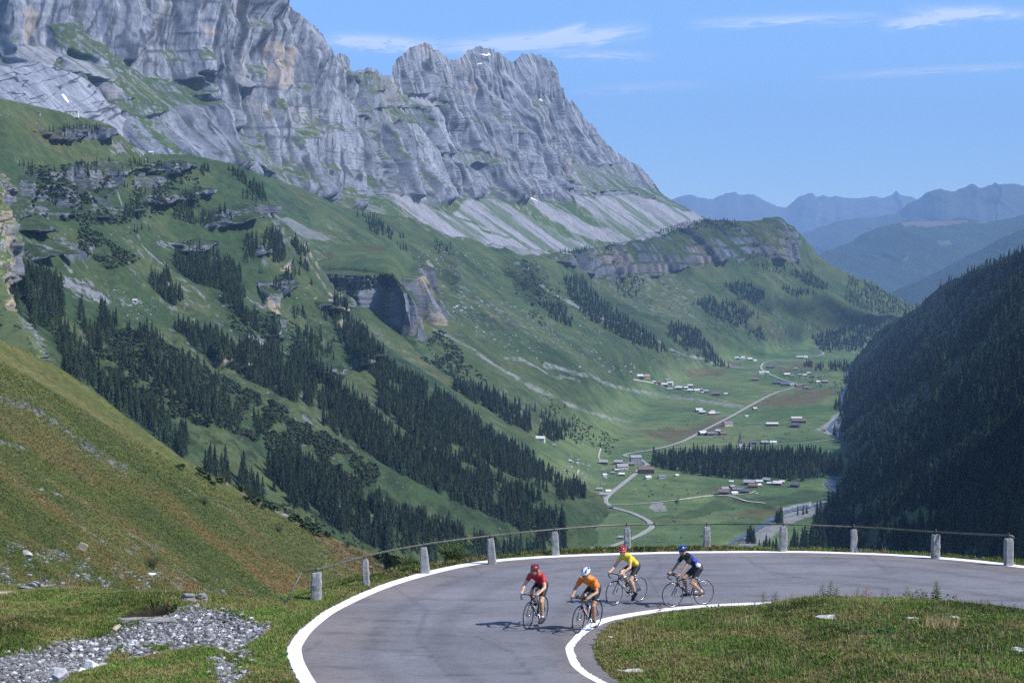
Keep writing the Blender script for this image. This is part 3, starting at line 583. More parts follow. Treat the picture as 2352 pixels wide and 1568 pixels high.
def build_D():
    P = loft(net(D_COLS), 520, 420); px, py = proj(P)
    N = face_cam(normals(P), P); Nh = N.copy(); Nh[..., 2] = 0; Nh /= np.linalg.norm(Nh, axis=2, keepdims=True) + 1e-9
    z = P[..., 2]; s = P[..., 0]; lip = np.interp(px, [640, 708, 770, 830, 885, 918, 958, 1005], [640, 626, 620, 624, 632, 650, 580, 590])
    bot = np.interp(px, [640, 765, 800, 855, 905, 950, 976, 1010], [700, 738, 742, 756, 768, 776, 785, 700])
    k = ss(0, 8, py - lip) * ss(8, -4, py - bot)
    s = P[..., 0] * .8 - P[..., 1] * .6; med = ridged(s / 60, z / 500, s * 0, 3, .5); st = strat(z, 42, .5 * fbm(s / 160, z / 400, s * 0, 2)); st2 = strat(z, 9, fbm(s / 90, z / 200, s * 0 + 3, 3))
    P = P + Nh * ((20 * med + 20 * np.tanh(5 * noise(s / 55, z / 160, s * 0 + 3)) + 8 * np.tanh(4 * noise(s / 20, z / 70, s * 0 + 5)) + 9 * strat(z, 48, .4 * fbm(s / 160, z / 400, s * 0, 2)) * ss(915, 895, px) + 2 * st2 * ss(915, 895, px) + 3 * pnoise(P, 12, 3) + 4) * k)[..., None]
    P[..., 2] += (1 - k) * 4 * pnoise(P, 50, 4)
    N2 = face_cam(normals(P), P); nz = N2[..., 2]; n1 = pnoise(P, 90, 4, 2.2); n2 = pnoise(P, 22, 4, 3.3); n3 = pnoise(P, 7, 3)
    g = mixc(GRASS + 0 * P, GRASS2, ss(-.3, .4, n1 + .4 * n2)); g = mixc(g, GRASSD, ss(.1, .5, n2) * .5)
    g = mixc(g, STRAW * .6, mask(px, py, [[(715,575),(760,575),(765,592),(715,592)],[(800,550),(900,560),(880,580),(820,570)]], 3, P) * .6)
    rk = mixc(ROCK + 0 * P, ROCKD, ss(-.2, .4, fbm(s / 9, z / 60, s * 0, 4))); rk = mixc(rk, BUFF * .95, ss(.0, .4, n1 + .2) * ss(915, 935, px) * .7)
    rk = mixc(rk, g * .8, ss(.4, .55, nz + .2 * n2)); col = mixc(g, rk, ss(.2, .6, k) * ss(-.6, -.2, n2))
    sheet('D', P, col, terrain_mat('cliff_rock', 0.06, 0.35, 0.3, bump=1.0, stretch=(1,1,.5)), objname='cliff')
build_D()

# ---- F: buff buttress at the left edge ----------------------------------------------------------------------------
F_ROWS = [[(-150,330,850),(-60,350,840),(-12,398,850),(-2,400,880),(0,402,1050)],
 [(-150,470,830),(-60,470,800),(12,440,815),(22,440,840),(24,442,1050)],
 [(-150,500,825),(-60,500,795),(14,490,800),(22,500,830),(24,500,1050)],
 [(-150,560,810),(-60,560,780),(28,560,790),(36,565,820),(38,566,1050)],
 [(-150,620,800),(-60,620,770),(34,612,780),(46,630,810),(48,632,1050)],
 [(-150,660,790),(-60,660,760),(6,660,765),(14,662,790),(16,664,1050)],
 [(-150,705,760),(-60,705,735),(12,705,735),(20,712,760),(22,714,1000)],
 [(-150,740,720),(-60,740,700),(40,740,690),(58,748,710),(60,750,950)],
 [(-150,790,660),(-60,790,640),(70,785,630),(88,796,650),(90,798,900)],
 [(-150,860,560),(-60,860,550),(90,850,540),(112,850,560),(115,852,800)]]
def build_F():
    P = loft(np.array([[at(*p) for p in r] for r in F_ROWS]), 150, 300); px, py = proj(P); z = P[..., 2]; s = P[..., 0]
    N = face_cam(normals(P), P); Nh = N.copy(); Nh[..., 2] = 0; Nh[..., 1] -= .4; Nh /= np.linalg.norm(Nh, axis=2, keepdims=True) + 1e-9
    P = P + Nh * (4 * ridged(s / 14, z / 60, P[..., 1] / 20, 4, .6) + 3 * np.tanh(4 * noise(s / 7, z / 16, P[..., 1] / 20)) + 1.4 * strat(z, 9, fbm(s / 12, z / 30, s * 0, 3)) + 2 * pnoise(P, 4, 4) - 2)[..., None]
    nz = face_cam(normals(P), P)[..., 2]; n1 = pnoise(P, 25, 4); n2 = pnoise(P, 5, 3)
    rk = mixc(BUFF * .85 + 0 * P, ROCK, ss(-.5, .15, n1)); rk = mixc(rk, ROCKD * .7, ss(.1, .5, n2) * .6)
    col = mixc(rk, GRASS2 + 0 * P, ss(.45, .6, nz + .25 * n1))
    sheet('F', P, col, terrain_mat('buff_rock', 0.2, 1.2, 0.3), objname='cliff')
build_F()

# ---- E: near grassy mountainside ----------------------------------------------------------------------------------
E_TOP = [(-600,430),(-350,580),(-150,700),(0,785),(60,808),(130,845),(190,885),(250,930),(330,990),(430,1060),(560,1130),(700,1200),(850,1262),(960,1292),(1060,1335),(1200,1395),(1400,1440),(1700,1480),(2100,1500),(2600,1520)]
E_CAP = [520,520,520,500,490,480,475,470,460,450,440,420,390,340,300,260,220,200,200,200]
def ey(px, py, cap):
    u, w = (px - CX) / F, (py - 592) / F
    d = w + .65 * -u - .22
    y = 24.0 / max(d, 0.03); return 1 / (1 / y ** 3 + 1 / cap ** 3) ** (1 / 3) if False else (y ** -4 + cap ** -4) ** -0.25
def build_E():
    rows = []
    for k, f in enumerate([0, .03, .1, .2, .33, .5, .7, 1.0]):
        r = []
        for (x, y), c in zip(E_TOP, E_CAP):
            yb = 1500 + max(0, x - 700) * .14; yy = y + (yb - y) * f; xx = x + (yy - y) * 0.35
            u = (xx - CX) / F; w = (yy - 592) / F
            rate = max(ey(xx, yy, c), 62)
            r.append(at(xx, yy, rate))
        rows.append(r)
    C = np.array(rows); back = C[0] + np.array([0, 60.0, -25.0]); C = np.concatenate([back[None], C])
    P = loft(C, 950, 520); px, py = proj(P); z = P[..., 2]; D = P[..., 1]
    edge = ss(0, 30, py - np.interp(px, [a for a, b in E_TOP], [b for a, b in E_TOP]))
    P[..., 2] += (0.25 + .75 * edge) * (1.6 * pnoise(P, 40, 4) + .5 * pnoise(P, 8, 4)) * np.clip(D / 200, .3, 1.3) + 1.3 * edge * ridged((px * .55 + py * .0 - py * .8) / 60, (px + py) / 700, px * 0, 3) * np.clip(D / 250, .2, 1)
    n1 = pnoise(P, 40, 4, 2.2); n2 = pnoise(P, 9, 4, 3.3); n3 = pnoise(P, 2.2, 4, 6.1)
    f1 = stripes(px, py, 0.62, 330, 34, 4.0); f2 = stripes(px, py, 0.60, 160, 9, 7.0)
    G1, G2 = c3(.085, .100, .030), c3(.125, .125, .042)
    g = mixc(G1 + 0 * P, G2, ss(-.3, .4, n1 + .6 * f2)); g = mixc(g, c3(.048, .072, .024), ss(.1, .5, -f1 + .4 * n2) * .7)
    low = ss(900, 1250, py - .25 * px)
    g = mixc(g, STRAW * .95, np.clip(ss(-.15, .35, f1 + .5 * f2) * (.25 + .65 * low), 0, 1)); g = mixc(g, RUST * 1.2, np.clip(ss(-.02, .4, f1 + .35 * n1 + .4 * f2) * low * .85, 0, 1))
    st = ss(.30, .45, n3 + .45 * f2 + .2 * n2) * ss(-.1, .25, n1 + f1 + .1); g = mixc(g, SCREE, st * .8 * low)
    bands = np.zeros(px.shape)
    for pl, w in (([(-20,905),(60,925),(150,985),(240,1050),(300,1075)], 17), ([(0,1005),(60,1035)], 6), ([(0,1236),(60,1248),(130,1268),(200,1290)], 9), ([(195,1325),(260,1342)], 6),
                  ([(860,1290),(960,1330),(1080,1362)], 5), ([(430,1130),(560,1185)], 5), ([(820,1180),(1000,1260),(1060,1290)], 0), ([(520,1110),(600,1160),(700,1200)], 5), ([(60,1120),(170,1160)], 4), ([(560,1330),(700,1390)], 0),
                  ([(880,1300),(1000,1350)],3), ([(300,1260),(420,1330),(520,1372)], 9), ([(800,1275),(830,1290),(950,1335),(1000,1370)], 4), ([(0,1325),(110,1348)], 10), ([(640,1150),(700,1180),(800,1240)], 0)):
        if w: bands = np.maximum(bands, ss(w, w * .35, polyline_dist(px, py, pl) + .8 * w * fbm(px / 16, py / 16, px * 0 + 1, 4) + .6 * w))
    bm = bands * ss(-.25, .15, n3 + n2 + .1)
    g = mixc(g, mixc(SCREE * 1.1 + 0 * P, ROCKD, ss(0, .4, n2)), np.clip(bm, 0, 1) * .95)
    P[..., 2] += bm * (.15 + n3 * .5) * np.clip(D / 150, .3, 1.5)
    sheet('E', P, g, terrain_mat('mountain_meadow', 0.6, 4.0, 0.6, bump=.3), objname='hillside', step=2)
build_E()

# ---- G: shaded forest side on the right ---------------------------------------------------------------------------
def gy(px, py):
    u, w = (px - CX) / F, (py - 592) / F
    return 300.0 / max(w + 1.0 * (u - .233), 1e-3)
G_CR = [(2042,745),(2070,728),(2107,707),(2131,688),(2163,660),(2191,644),(2231,627),(2291,609),(2352,579),(2450,530),(2600,440),(2800,400),(3000,420),(3300,560),(3500,800),(3600,1100)]
G_FT = [(1965,822),(1955,845),(1935,875),(1950,905),(1930,935),(1915,970),(1925,1000),(1980,1035),(1965,1075),(1938,1100),(1935,1140),(1905,1175),(1870,1225),(1850,1290),(1820,1400),(1800,1550)]
def build_G():
    rows = []
    for f in (0, .12, .25, .4, .55, .7, .82, .92, 1.0, 1.06):
        r = []
        for (xa, ya), (xb, yb) in zip(G_CR, G_FT):
            x, y = xa + (xb - xa) * f, ya + (yb - ya) * (f ** 1.1)
            Y = gy(x, y); 
            Y0 = fy(xb, yb); r.append(at(x, y, Y if f < 1 else Y * 1.0))
        rows.append(r)
    C = np.array(rows); back = C[0] + np.array([400.0, 100.0, -150.0]); C = np.concatenate([back[None], C])
    P = loft(C, 620, 480); px, py = proj(P); z = P[..., 2]; s = P[..., 1]
    edge = ss(0, 14, py - np.interp(px, [a for a, b in G_CR], [b for a, b in G_CR]))
    hi = ss(-FLOOR, -FLOOR + 60, z) * edge
    P[..., 2] += 520 * ss(2390, 2950, px) * ss(700, 1000, py)  # out-of-view crest raised here so that it shades the lower near slope
    P[..., 2] += hi * (20 * ridged(s / 260, z / 900, s * 0 + 2, 3) + 12 * pnoise(P, 80, 4))
    n1 = pnoise(P, 120, 4, 1); n2 = pnoise(P, 25, 4, 2); n3 = pnoise(P, 7, 3, 5)
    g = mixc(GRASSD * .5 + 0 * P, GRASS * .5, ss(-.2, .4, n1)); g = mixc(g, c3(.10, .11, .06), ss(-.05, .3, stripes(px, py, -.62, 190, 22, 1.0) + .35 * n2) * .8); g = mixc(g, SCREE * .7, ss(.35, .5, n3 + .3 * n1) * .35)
    cut = mask(px, py, [[(2040,1195),(2090,1180),(2170,1172),(2150,1195),(2060,1215)],[(1940,1165),(1990,1160),(2000,1180),(1950,1190)],[(2105,1220),(2150,1215),(2140,1240),(2110,1240)],[(1990,940),(2025,928),(2020,940)]], 4, P, 20)
    g = mixc(g, GRASS2 * 1.1, cut); g = mixc(g, SCREE, ss(3, 1, polyline_dist(px, py, [(2105,771),(2108,790),(2103,805),(2100,822)]) + fbm(px / 6, py / 6, px * 0, 2)) * .9)
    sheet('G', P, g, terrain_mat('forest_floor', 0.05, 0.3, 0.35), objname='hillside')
build_G()

# ---- far ranges ---------------------------------------------------------------------------------------------------
def zz(pts): return [(1408.8 + .4011 * x, 367.5 + .4011 * y) for x, y in pts]
def far_range(pts, Y, base_y, Yb, colr, label, amp, n=420, wood=0.0):
    x = np.array([p[0] for p in pts], float); y = np.array([p[1] for p in pts], float)
    q = np.linspace(x[0], x[-1], n); cy_ = np.interp(q, x, y)
    rows = []
    for f in np.linspace(0, 1, 90):
        yy = cy_ + (base_y - cy_) * f ** 1.15; rr = ray(q, yy); d = Y + (Yb - Y) * f; rows.append(rr * (d / rr[:, 1])[:, None])
    P = np.array(rows); f = np.linspace(0, 1, 90)[:, None]
    s = P[..., 0]; s2 = s + 1.1 * P[..., 2] * np.sin(s / (amp * 9)) + amp * 1.5 * fbm(s / (amp * 4), P[..., 2] / (amp * 2.5), s * 0, 3); P[..., 1] += -amp * 1.1 * ridged(s2 / (amp * 5), P[..., 2] / (amp * 3.2), s * 0 + Y / 999.0, 5, .55) * ss(0, .12, f); P[..., 2] += amp * .35 * pnoise(P, amp * 2.5, 4) * ss(0, .08, f) + amp * .10 * ridged(s / (amp * .9), s * 0, s * 0 + 1, 4) * (1 - ss(0, .1, f))
    n1 = pnoise(P, amp * 4, 4); c = mixc(colr + 0 * P, (ROCK * .45 if wood < .5 else GRASSD * .6), ss(-.1, .5, n1) * .7)
    px, py = proj(P)
    if wood > .5:
        m = mask(px, py, [zz([(1640,352),(1800,350),(2020,345),(2030,352),(1900,375),(1800,382),(1660,376)]), zz([(2070,355),(2140,355),(2120,364)])], .6, P, 8); c = mixc(c, c3(.16, .13, .09), m)
        m = mask(px, py, [zz([(1840,465),(1920,460),(1940,480),(1880,492)]), zz([(1770,570),(1820,545),(1800,560)]), zz([(1650,590),(1700,530),(1690,560)])], 1, P, 8); c = mixc(c, c3(.12, .13, .08), m)
    back = P[0] + np.array([0, amp * 4, -amp * 3]); P = np.concatenate([back[None], P]); c = np.concatenate([c[:1], c])
    sheet('far%d' % Y, P, c, terrain_mat('far_slopes', .004, .02, .2), objname='mountain_range', step=6)
far_range(zz([(300,262),(370,235),(400,226),(430,220),(450,222),(480,233),(520,230),(570,238),(600,225),(640,205),(665,208),(700,200),(720,212),(740,215),(770,212),(800,208),(820,216),(850,225),(900,245),(945,272),(985,272),(1010,258),(1030,245),(1070,215),(1110,206),(1140,200),(1150,210),(1160,222),(1200,218),(1240,228),(1270,216),(1330,225),(1400,222),(1440,215),(1490,203),(1520,210),(1540,212),(1600,212),(1612,196),(1625,190),(1640,208),(1680,214),(1740,228),(1800,232),(1900,225),(2400,240)]), 36000, 640, 30000, c3(.10, .105, .11), 'pale blue far mountain chain', 880)
far_range(zz([(1000,470),(1060,435),(1100,425),(1200,392),(1300,362),(1400,338),(1500,330),(1560,312),(1640,298),(1680,270),(1740,235),(1770,215),(1800,190),(1840,172),(1870,165),(1900,168),(1930,175),(1960,172),(1990,160),(2020,152),(2040,140),(2055,135),(2075,142),(2090,158),(2110,160),(2150,145),(2170,140),(2185,125),(2205,138),(2230,140),(2290,150),(2352,165),(2420,180),(2700,230)]), 24500, 700, 20500, c3(.055, .065, .055), 'blue mountain', 620)
far_range(zz([(900,640),(1060,600),(1180,548),(1240,518),(1300,490),(1400,448),(1500,400),(1580,372),(1640,354),(1700,351),(1800,350),(1900,350),(2020,346),(2080,354),(2140,356),(2250,335),(2352,310),(2700,290)]), 16500, 740, 13500, c3(.035, .05, .03), 'wooded mountain', 370, wood=1)
far_range(zz([(1500,840),(1600,770),(1700,715),(1780,678),(1850,640),(1950,590),(2050,540),(2150,490),(2250,432),(2352,398),(2700,330)]), 12000, 760, 10000, c3(.03, .045, .025), 'dark wooded ridge', 230, wood=.6)
# ------------------------------------------------------------------ foreground: road, verges, stream bed
def xy_line(pl): return [tuple(on_road(x, y)[:2]) for x, y in pl]
OUTER = [(900,1760),(760,1640),(700,1583),(676,1545),(662,1510),(663,1482),(682,1455),(728,1415),(790,1380),(870,1345),(950,1320),(1050,1297),(1150,1283.5),(1300,1274),(1450,1269),(1600,1266),(1800,1265),(1950,1268),(2100,1275),(2250,1287),(2352,1299),(2500,1318),(2700,1345)]
INNER = [(1650,1700),(1470,1610),(1394,1568),(1356,1547),(1329,1522),(1318,1492),(1332,1468),(1359,1446),(1400,1427),(1482,1410.5),(1564,1399.5),(1646,1393),(1760,1388),(1900,1386),(2050,1388),(2200,1397),(2352,1416),(2500,1435),(2700,1465)]
EDGE = [(-700,1330),(-300,1330),(0,1342),(200,1352),(400,1372),(560,1384),(640,1374),(700,1352),(830,1322),(970,1298),(1120,1281),(1280,1266.5),(1440,1258.5),(1620,1256.5),(1800,1261),(1960,1264.5),(2150,1275),(2320,1288),(2500,1302),(2800,1330)]
def smooth_line(pts, n):
    p = np.array(pts, float); L = np.concatenate([[0], np.cumsum(np.hypot(*np.diff(p, axis=0).T))]); q = np.interp(np.linspace(0, L[-1], n), L, np.arange(len(p)))
    return pchip(p, q)
OUT_W = smooth_line(xy_line(OUTER), 160); INN_W = smooth_line(xy_line(INNER), 130); EDGE_W = smooth_line(xy_line(EDGE), 120)
OUT_POLY = [tuple(p) for p in OUT_W] + [(40, -20), (-3, -20)]
INN_POLY = [tuple(p) for p in INN_W] + [(60, -30), (3, -30)]
EDGE_POLY = [tuple(p) for p in EDGE_W] + [(60, -30), (-60, -30)]
STREAM = [tuple(on_road(x, y)[:2]) for x, y in [(-200,1555),(-60,1515),(60,1490),(150,1470),(250,1448),(330,1432),(395,1418),(450,1408),(500,1408),(545,1420),(575,1432),(612,1440),(600,1458),(572,1480),(558,1510),(562,1545),(580,1600),(600,1700),(540,1700),(505,1568),(502,1530),(508,1495),(480,1478),(430,1484),(370,1490),(330,1500),(270,1512),(200,1532),(120,1552),(60,1580),(-100,1640),(-300,1650)]]
HOLLOW = [tuple(on_road(x, y)[:2]) for x, y in [(275,1420),(300,1408),(350,1403),(400,1404),(412,1409),(385,1418),(340,1426),(290,1433)]]
def fore_height(X, Y):
    """height of the ground above the plane of the road, with its areas"""
    sh = X.shape; x = X.ravel(); y = Y.ravel()
    inO = inpoly(x, y, OUT_POLY); inI = inpoly(x, y, INN_POLY); inE = inpoly(x, y, EDGE_POLY)
    dO = polyline_dist(x, y, OUT_W) * np.where(inO, -1, 1); dI = polyline_dist(x, y, INN_W) * np.where(inI, -1, 1)
    dE = polyline_dist(x, y, EDGE_W) * np.where(inE, -1, 1)
    isl = inI; n = fbm(x / 1.1, y / 1.1, x * 0, 4); n8 = fbm(x / 5, y / 5, x * 0 + 3, 3)
    h = np.full(x.shape, -0.012)
    road = inO & ~inI
    # inner island
    wid = 0.26 + 0.30 * ss(2.8, 1.4, x)                       # bare gutter strip is wider at the apex
    di = np.clip(-dI - wid, 0, None)
    hi = (.03 * ss(0, .3, di) + .14 * ss(.2, 1.6, di) + .14 * ss(1.0, 4.5, di) + .24 * ss(.1, 1.3, di) * ss(6.2, 8.0, x) * ss(13.6, 12.4, x) + .06 * n * ss(.1, .9, di) + .10 * n8 * ss(.5, 2.5, di))
    h = np.where(inI, np.where(-dI > wid, hi - .012, -0.012), h)
    # outside verge and knoll
    ho = -.03 + .05 * n * ss(.05, .6, dO) + .05 * ss(0, .4, dO) + .16 * n8 * ss(.5, 3, dO)
    left = ss(-6, -9, x) * ss(47, 42, y)
    ho = ho + left * (.35 * n8 + .25 * ss(-9, -14, x) * fbm(x / 3, y / 3, x * 0 + 8, 3))
    st = inpoly(x, y, STREAM); dS = polyline_dist(x, y, STREAM + STREAM[:1]) * np.where(st, -1, 1)
    ho = ho - .20 * ss(.30, -.45, dS)
    hl = inpoly(x, y, HOLLOW); dH = polyline_dist(x, y, HOLLOW + HOLLOW[:1]) * np.where(hl, -1, 1)
    ho = ho - .55 * ss(.12, -.2, dH) + .30 * ss(1.6, .3, dH) * (dH > 0) * ss(.1, .8, y - 41.0)
    ho = np.where(dE > 0, ho - .62 * dE - 0.1 * dE * ss(0, 3, dE) + .25 * n8 * ss(0, 2, dE), ho)
    h = np.where(~inO & ~inI, ho, h)
    return [a.reshape(sh) for a in (h, road, inI, dO, dI, dE, dS)]
def ground_z(x, y):
    h = fore_height(np.array([float(x)]), np.array([float(y)]))[0][0]; return road_z(y) + h
def build_fore():
    xs = np.concatenate([np.linspace(-40, -18, 60)[:-1], np.linspace(-18, 18.5, 640), np.linspace(18.5, 42, 60)[1:]])
    ys = np.concatenate([np.linspace(10, 29, 30)[:-1], np.linspace(29, 56, 500), np.linspace(56, 120, 60)[1:]])
    X, Y = np.meshgrid(xs, ys)
    h, road, isl, dO, dI, dE, dS = fore_height(X, Y)
    P = np.stack([X, Y, road_z(Y) + h], -1); N = face_cam(normals(P), P)
    n1 = fbm(X / 1.6, Y / 1.6, X * 0, 4); n2 = fbm(X / .4, Y / .4, X * 0 + 2, 4); n3 = fbm(X / .1, Y / .1, X * 0 + 5, 3)
    g = mixc(c3(.060, .080, .024) + 0 * P, c3(.040, .062, .018), ss(-.2, .3, n1)); g = mixc(g, c3(.16, .12, .055), ss(.05, .45, n2 - .4 * n1) * .6); g = mixc(g, c3(.10, .065, .035), ss(.15, .5, n3 + n1 * .5) * .5)
    gut = (isl & (-dI < .14 + .35 * ss(2.8, 1.4, X))) | road
    g = mixc(g, c3(.17, .165, .165), gut.astype(float))
    g = mixc(g, c3(.15, .12, .09), ss(.22, .02, dO) * (dO > 0) * ss(-.2, .4, n2) )
    gravel = mixc(c3(.17, .17, .18) + 0 * P, c3(.07, .07, .075), ss(-.3, .3, n3)); g = mixc(g, gravel, ss(.10, -.05, dS + .25 * n2))
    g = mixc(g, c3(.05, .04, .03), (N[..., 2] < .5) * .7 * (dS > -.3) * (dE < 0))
    hol = inpoly(X.ravel(), Y.ravel(), HOLLOW).reshape(X.shape); g = mixc(g, c3(.030, .024, .018), hol.astype(float))  # bare soil, its colour set dark to paint in the shade of the undercut
    g = mixc(g, GRASS * .9, ss(1, 6, dE))
    SH = P
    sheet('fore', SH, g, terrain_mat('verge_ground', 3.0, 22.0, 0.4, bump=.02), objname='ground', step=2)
build_fore()
def asphalt():
    m, t, b = new_mat('asphalt'); b.inputs['Roughness'].default_value = .88; b.inputs['Specular IOR Level'].default_value = .25
    g = t.nodes.new('ShaderNodeNewGeometry')
    def nz(scale, detail, vec=None, st=None):
        mp = t.nodes.new('ShaderNodeMapping'); t.links.new(g.outputs['Position'], mp.inputs['Vector'])
        if st: mp.inputs['Scale'].default_value = st
        n = t.nodes.new('ShaderNodeTexNoise'); n.inputs['Scale'].default_value = scale; n.inputs['Detail'].default_value = detail; n.inputs['Roughness'].default_value = .7
        t.links.new(mp.outputs[0], n.inputs['Vector']); return n.outputs[0]
    def ramp(v, stops):
        r = t.nodes.new('ShaderNodeValToRGB'); e = r.color_ramp.elements
        while len(e) < len(stops): e.new(.5)
        for q, (p, c) in zip(e, stops): q.position = p; q.color = (*c, 1)
        t.links.new(v, r.inputs[0]); return r.outputs[0]
    at_ = t.nodes.new('ShaderNodeAttribute'); at_.attribute_name = 'Col'
    a = ramp(nz(.28, 5, st=(1, 1.6, 1)), [(.3, (.80, .80, .81)), (.7, (1.2, 1.18, 1.17))])
    bl = ramp(nz(.9, 6, st=(.7, 1.6, 1)), [(.34, (.72, .72, .74)), (.46, (.98, .98, 1)), (1, (1.08, 1.07, 1.06))])
    c = ramp(nz(45, 4), [(.3, (.72, .72, .72)), (.68, (1.28, 1.28, 1.28))])
    d = ramp(nz(7, 5), [(.3, (.88, .88, .88)), (.7, (1.12, 1.12, 1.12))])
    prev = at_.outputs['Color']
    for x in (a, bl, c, d):
        mm = t.nodes.new('ShaderNodeMixRGB'); mm.blend_type = 'MULTIPLY'; mm.inputs[0].default_value = 1; t.links.new(prev, mm.inputs[1]); t.links.new(x, mm.inputs[2]); prev = mm.outputs[0]
    t.links.new(prev, b.inputs['Base Color'])
    bn = t.nodes.new('ShaderNodeBump'); bn.inputs['Distance'].default_value = .006; t.links.new(nz(60, 3), bn.inputs['Height']); t.links.new(bn.outputs[0], b.inputs['Normal'])
    return m
def paint():
    m, t, b = new_mat('road_paint'); b.inputs['Roughness'].default_value = .6
    g = t.nodes.new('ShaderNodeNewGeometry'); n = t.nodes.new('ShaderNodeTexNoise'); n.inputs['Scale'].default_value = 9; n.inputs['Detail'].default_value = 8; n.inputs['Roughness'].default_value = .75
    t.links.new(g.outputs['Position'], n.inputs['Vector']); r = t.nodes.new('ShaderNodeValToRGB'); e = r.color_ramp.elements
    e[0].position = .35; e[0].color = (.30, .29, .28, 1); e[1].position = .42; e[1].color = (.84, .83, .82, 1); t.links.new(n.outputs[0], r.inputs[0]); t.links.new(r.outputs[0], b.inputs['Base Color'])
    return m
def offset_line(L, d):
    t = np.gradient(L, axis=0); t /= np.linalg.norm(t, axis=1, keepdims=True); return L + np.stack([t[:, 1], -t[:, 0]], 1) * d
def build_road():
    # strip between the outer and inner edge: rows across the road
    O = smooth_line(OUT_W, 260); Io = np.array([min(((p[0] - q[0]) ** 2 + (p[1] - q[1]) ** 2, tuple(q)) for q in smooth_line(INN_W, 500))[1] for p in O])
    # use a plain grid mesh clipped to the two edge lines instead: fine cells, snapped border
    xs = np.arange(-9, 30, .12); ys = np.arange(14, 58, .12); X, Y = np.meshgrid(xs, ys)
    x, y = X.ravel(), Y.ravel(); inO = inpoly(x, y, OUT_POLY); inI = inpoly(x, y, [tuple(p) for p in offset_line(INN_W, .0)] + [(60, -30), (3, -30)])
    ok = (inO & ~inI).reshape(X.shape); dO = polyline_dist(x, y, OUT_W).reshape(X.shape); dI = polyline_dist(x, y, INN_W).reshape(X.shape)
    inIr = inI.reshape(X.shape); okc = ok | (dO < .12) | (dI < .12) | (inIr & (dI < .24 + .30 * ss(2.8, 1.4, X)))
    V = np.stack([X, Y, road_z(Y) + .004], -1)
    fq = grid_faces(*X.shape); m = okc.ravel()[fq].all(1); fq = fq[m]
    used = np.unique(fq); rm = -np.ones(X.size, int); rm[used] = np.arange(len(used))
    n = fbm(x / 4, y / 4, x * 0, 3).reshape(X.shape)
    col = mixc(c3(.158, .156, .166) + 0 * V, c3(.178, .152, .140), ss(3.2, .3, np.minimum(dO, dI * 2.5) + 1.5 * n) * .8)
    for tr in (1.9, 3.5, 6.2, 7.9): col = mixc(col, col * .86, ss(.42, .1, np.abs(dO - tr + .25 * n)))
    for cr in ([(1500,1270),(1520,1295),(1490,1330),(1520,1370)],[(900,1345),(980,1400),(960,1470),(1040,1560)],[(1230,1560),(1180,1500),(1090,1460)],[(1700,1275),(1760,1310),(1850,1330),(2000,1335),(2200,1345)],[(1990,1275),(2010,1290),(2035,1310)],[(1085,1300),(1110,1318)],[(700,1500),(735,1470)]):
        dd = polyline_dist(x, y, xy_line(cr)).reshape(X.shape); col = mixc(col, c3(.09, .09, .1), ss(.09, .02, dd) * .5)
    me = mesh_np('road', V.reshape(-1, 3)[used], rm[fq][:, ::1], [asphalt()], col=col.reshape(-1, 3)[used])
    tag(link('road', me), kind='structure')
    pm = paint()
    for L, a, b, sd in ((OUT_W, .0, .34, 1), (INN_W, .0, .30, 0)):
        A_ = smooth_line(L, 900); L_w = A_; B = offset_line(A_, b if sd else -b)
        wd = (.32 + .20 * ss(37, 51, L_w[:, 1])) if sd else (.19 + .20 * ss(35, 38.5, L_w[:, 1])); B = A_ + (B - A_) * (wd / (.34 if sd else .30))[:, None]; A = A_
        rag = .03 * np.array(fbm(np.arange(900) / 3.0, np.arange(900) * 0, np.arange(900) * 0 + sd, 4)); wide = 0 * A[:, 1]
        dirv = (A - B); dirv /= np.linalg.norm(dirv, axis=1, keepdims=True); A = A + dirv * (rag + wide)[:, None]
        n_ = len(A); V = np.concatenate([np.c_[A, road_z(A[:, 1]) + .009], np.c_[B, road_z(B[:, 1]) + .009]])
        i = np.arange(n_ - 1); fq = np.stack([i, i + 1, i + 1 + n_, i + n_], 1)
        if np.cross(V[fq[5, 1]] - V[fq[5, 0]], V[fq[5, 2]] - V[fq[5, 0]])[2] < 0: fq = fq[:, ::-1]
        tag(link('road_marking', mesh_np('road_marking', V, fq, [pm], smooth=False)), kind='structure')
build_road()
# valley roads, tracks and the river, draped on the floor
def ribbon(name, pl, half, mat, lift, n=None, varw=0.0, sheetn='M'):
    p = smooth_line(pl, n or max(8, int(sum(math.hypot(a[0] - b[0], a[1] - b[1]) for a, b in zip(pl[:-1], pl[1:])) / 3)))
    pts = []
    for x, y in p:
        h, _ = hit(sheetn, x, y)
        if h is not None: pts.append((h.x, h.y))
    if len(pts) < 2: return
    L = np.array(pts); t = np.gradient(L, axis=0); t /= np.linalg.norm(t, axis=1, keepdims=True) + 1e-9; nn = np.stack([t[:, 1], -t[:, 0]], 1)
    w = half * (1 + varw * np.array(fbm(np.arange(len(L)) / 2.5, np.zeros(len(L)), np.zeros(len(L)) + 3.3, 3)))
    V = []
    for (x, y), (a, b), ww in zip(L, nn, w):
        for q in (-1, -.33, .33, 1):
            X, Y = x + a * ww * q, y + b * ww * q; z = drop(sheetn, X, Y)
            V.append((X, Y, (z if z is not None else -FLOOR) + lift))
    V = np.array(V); i = np.arange(len(L) - 1)[:, None] * 4 + np.arange(3)[None]; i = i.ravel(); fq = np.stack([i, i + 1, i + 5, i + 4], 1)
    if np.cross(V[fq[1, 1]] - V[fq[1, 0]], V[fq[1, 2]] - V[fq[1, 0]])[2] < 0: fq = fq[:, ::-1]
    return tag(link(name, mesh_np(name, V, fq, [mat])), kind='structure')
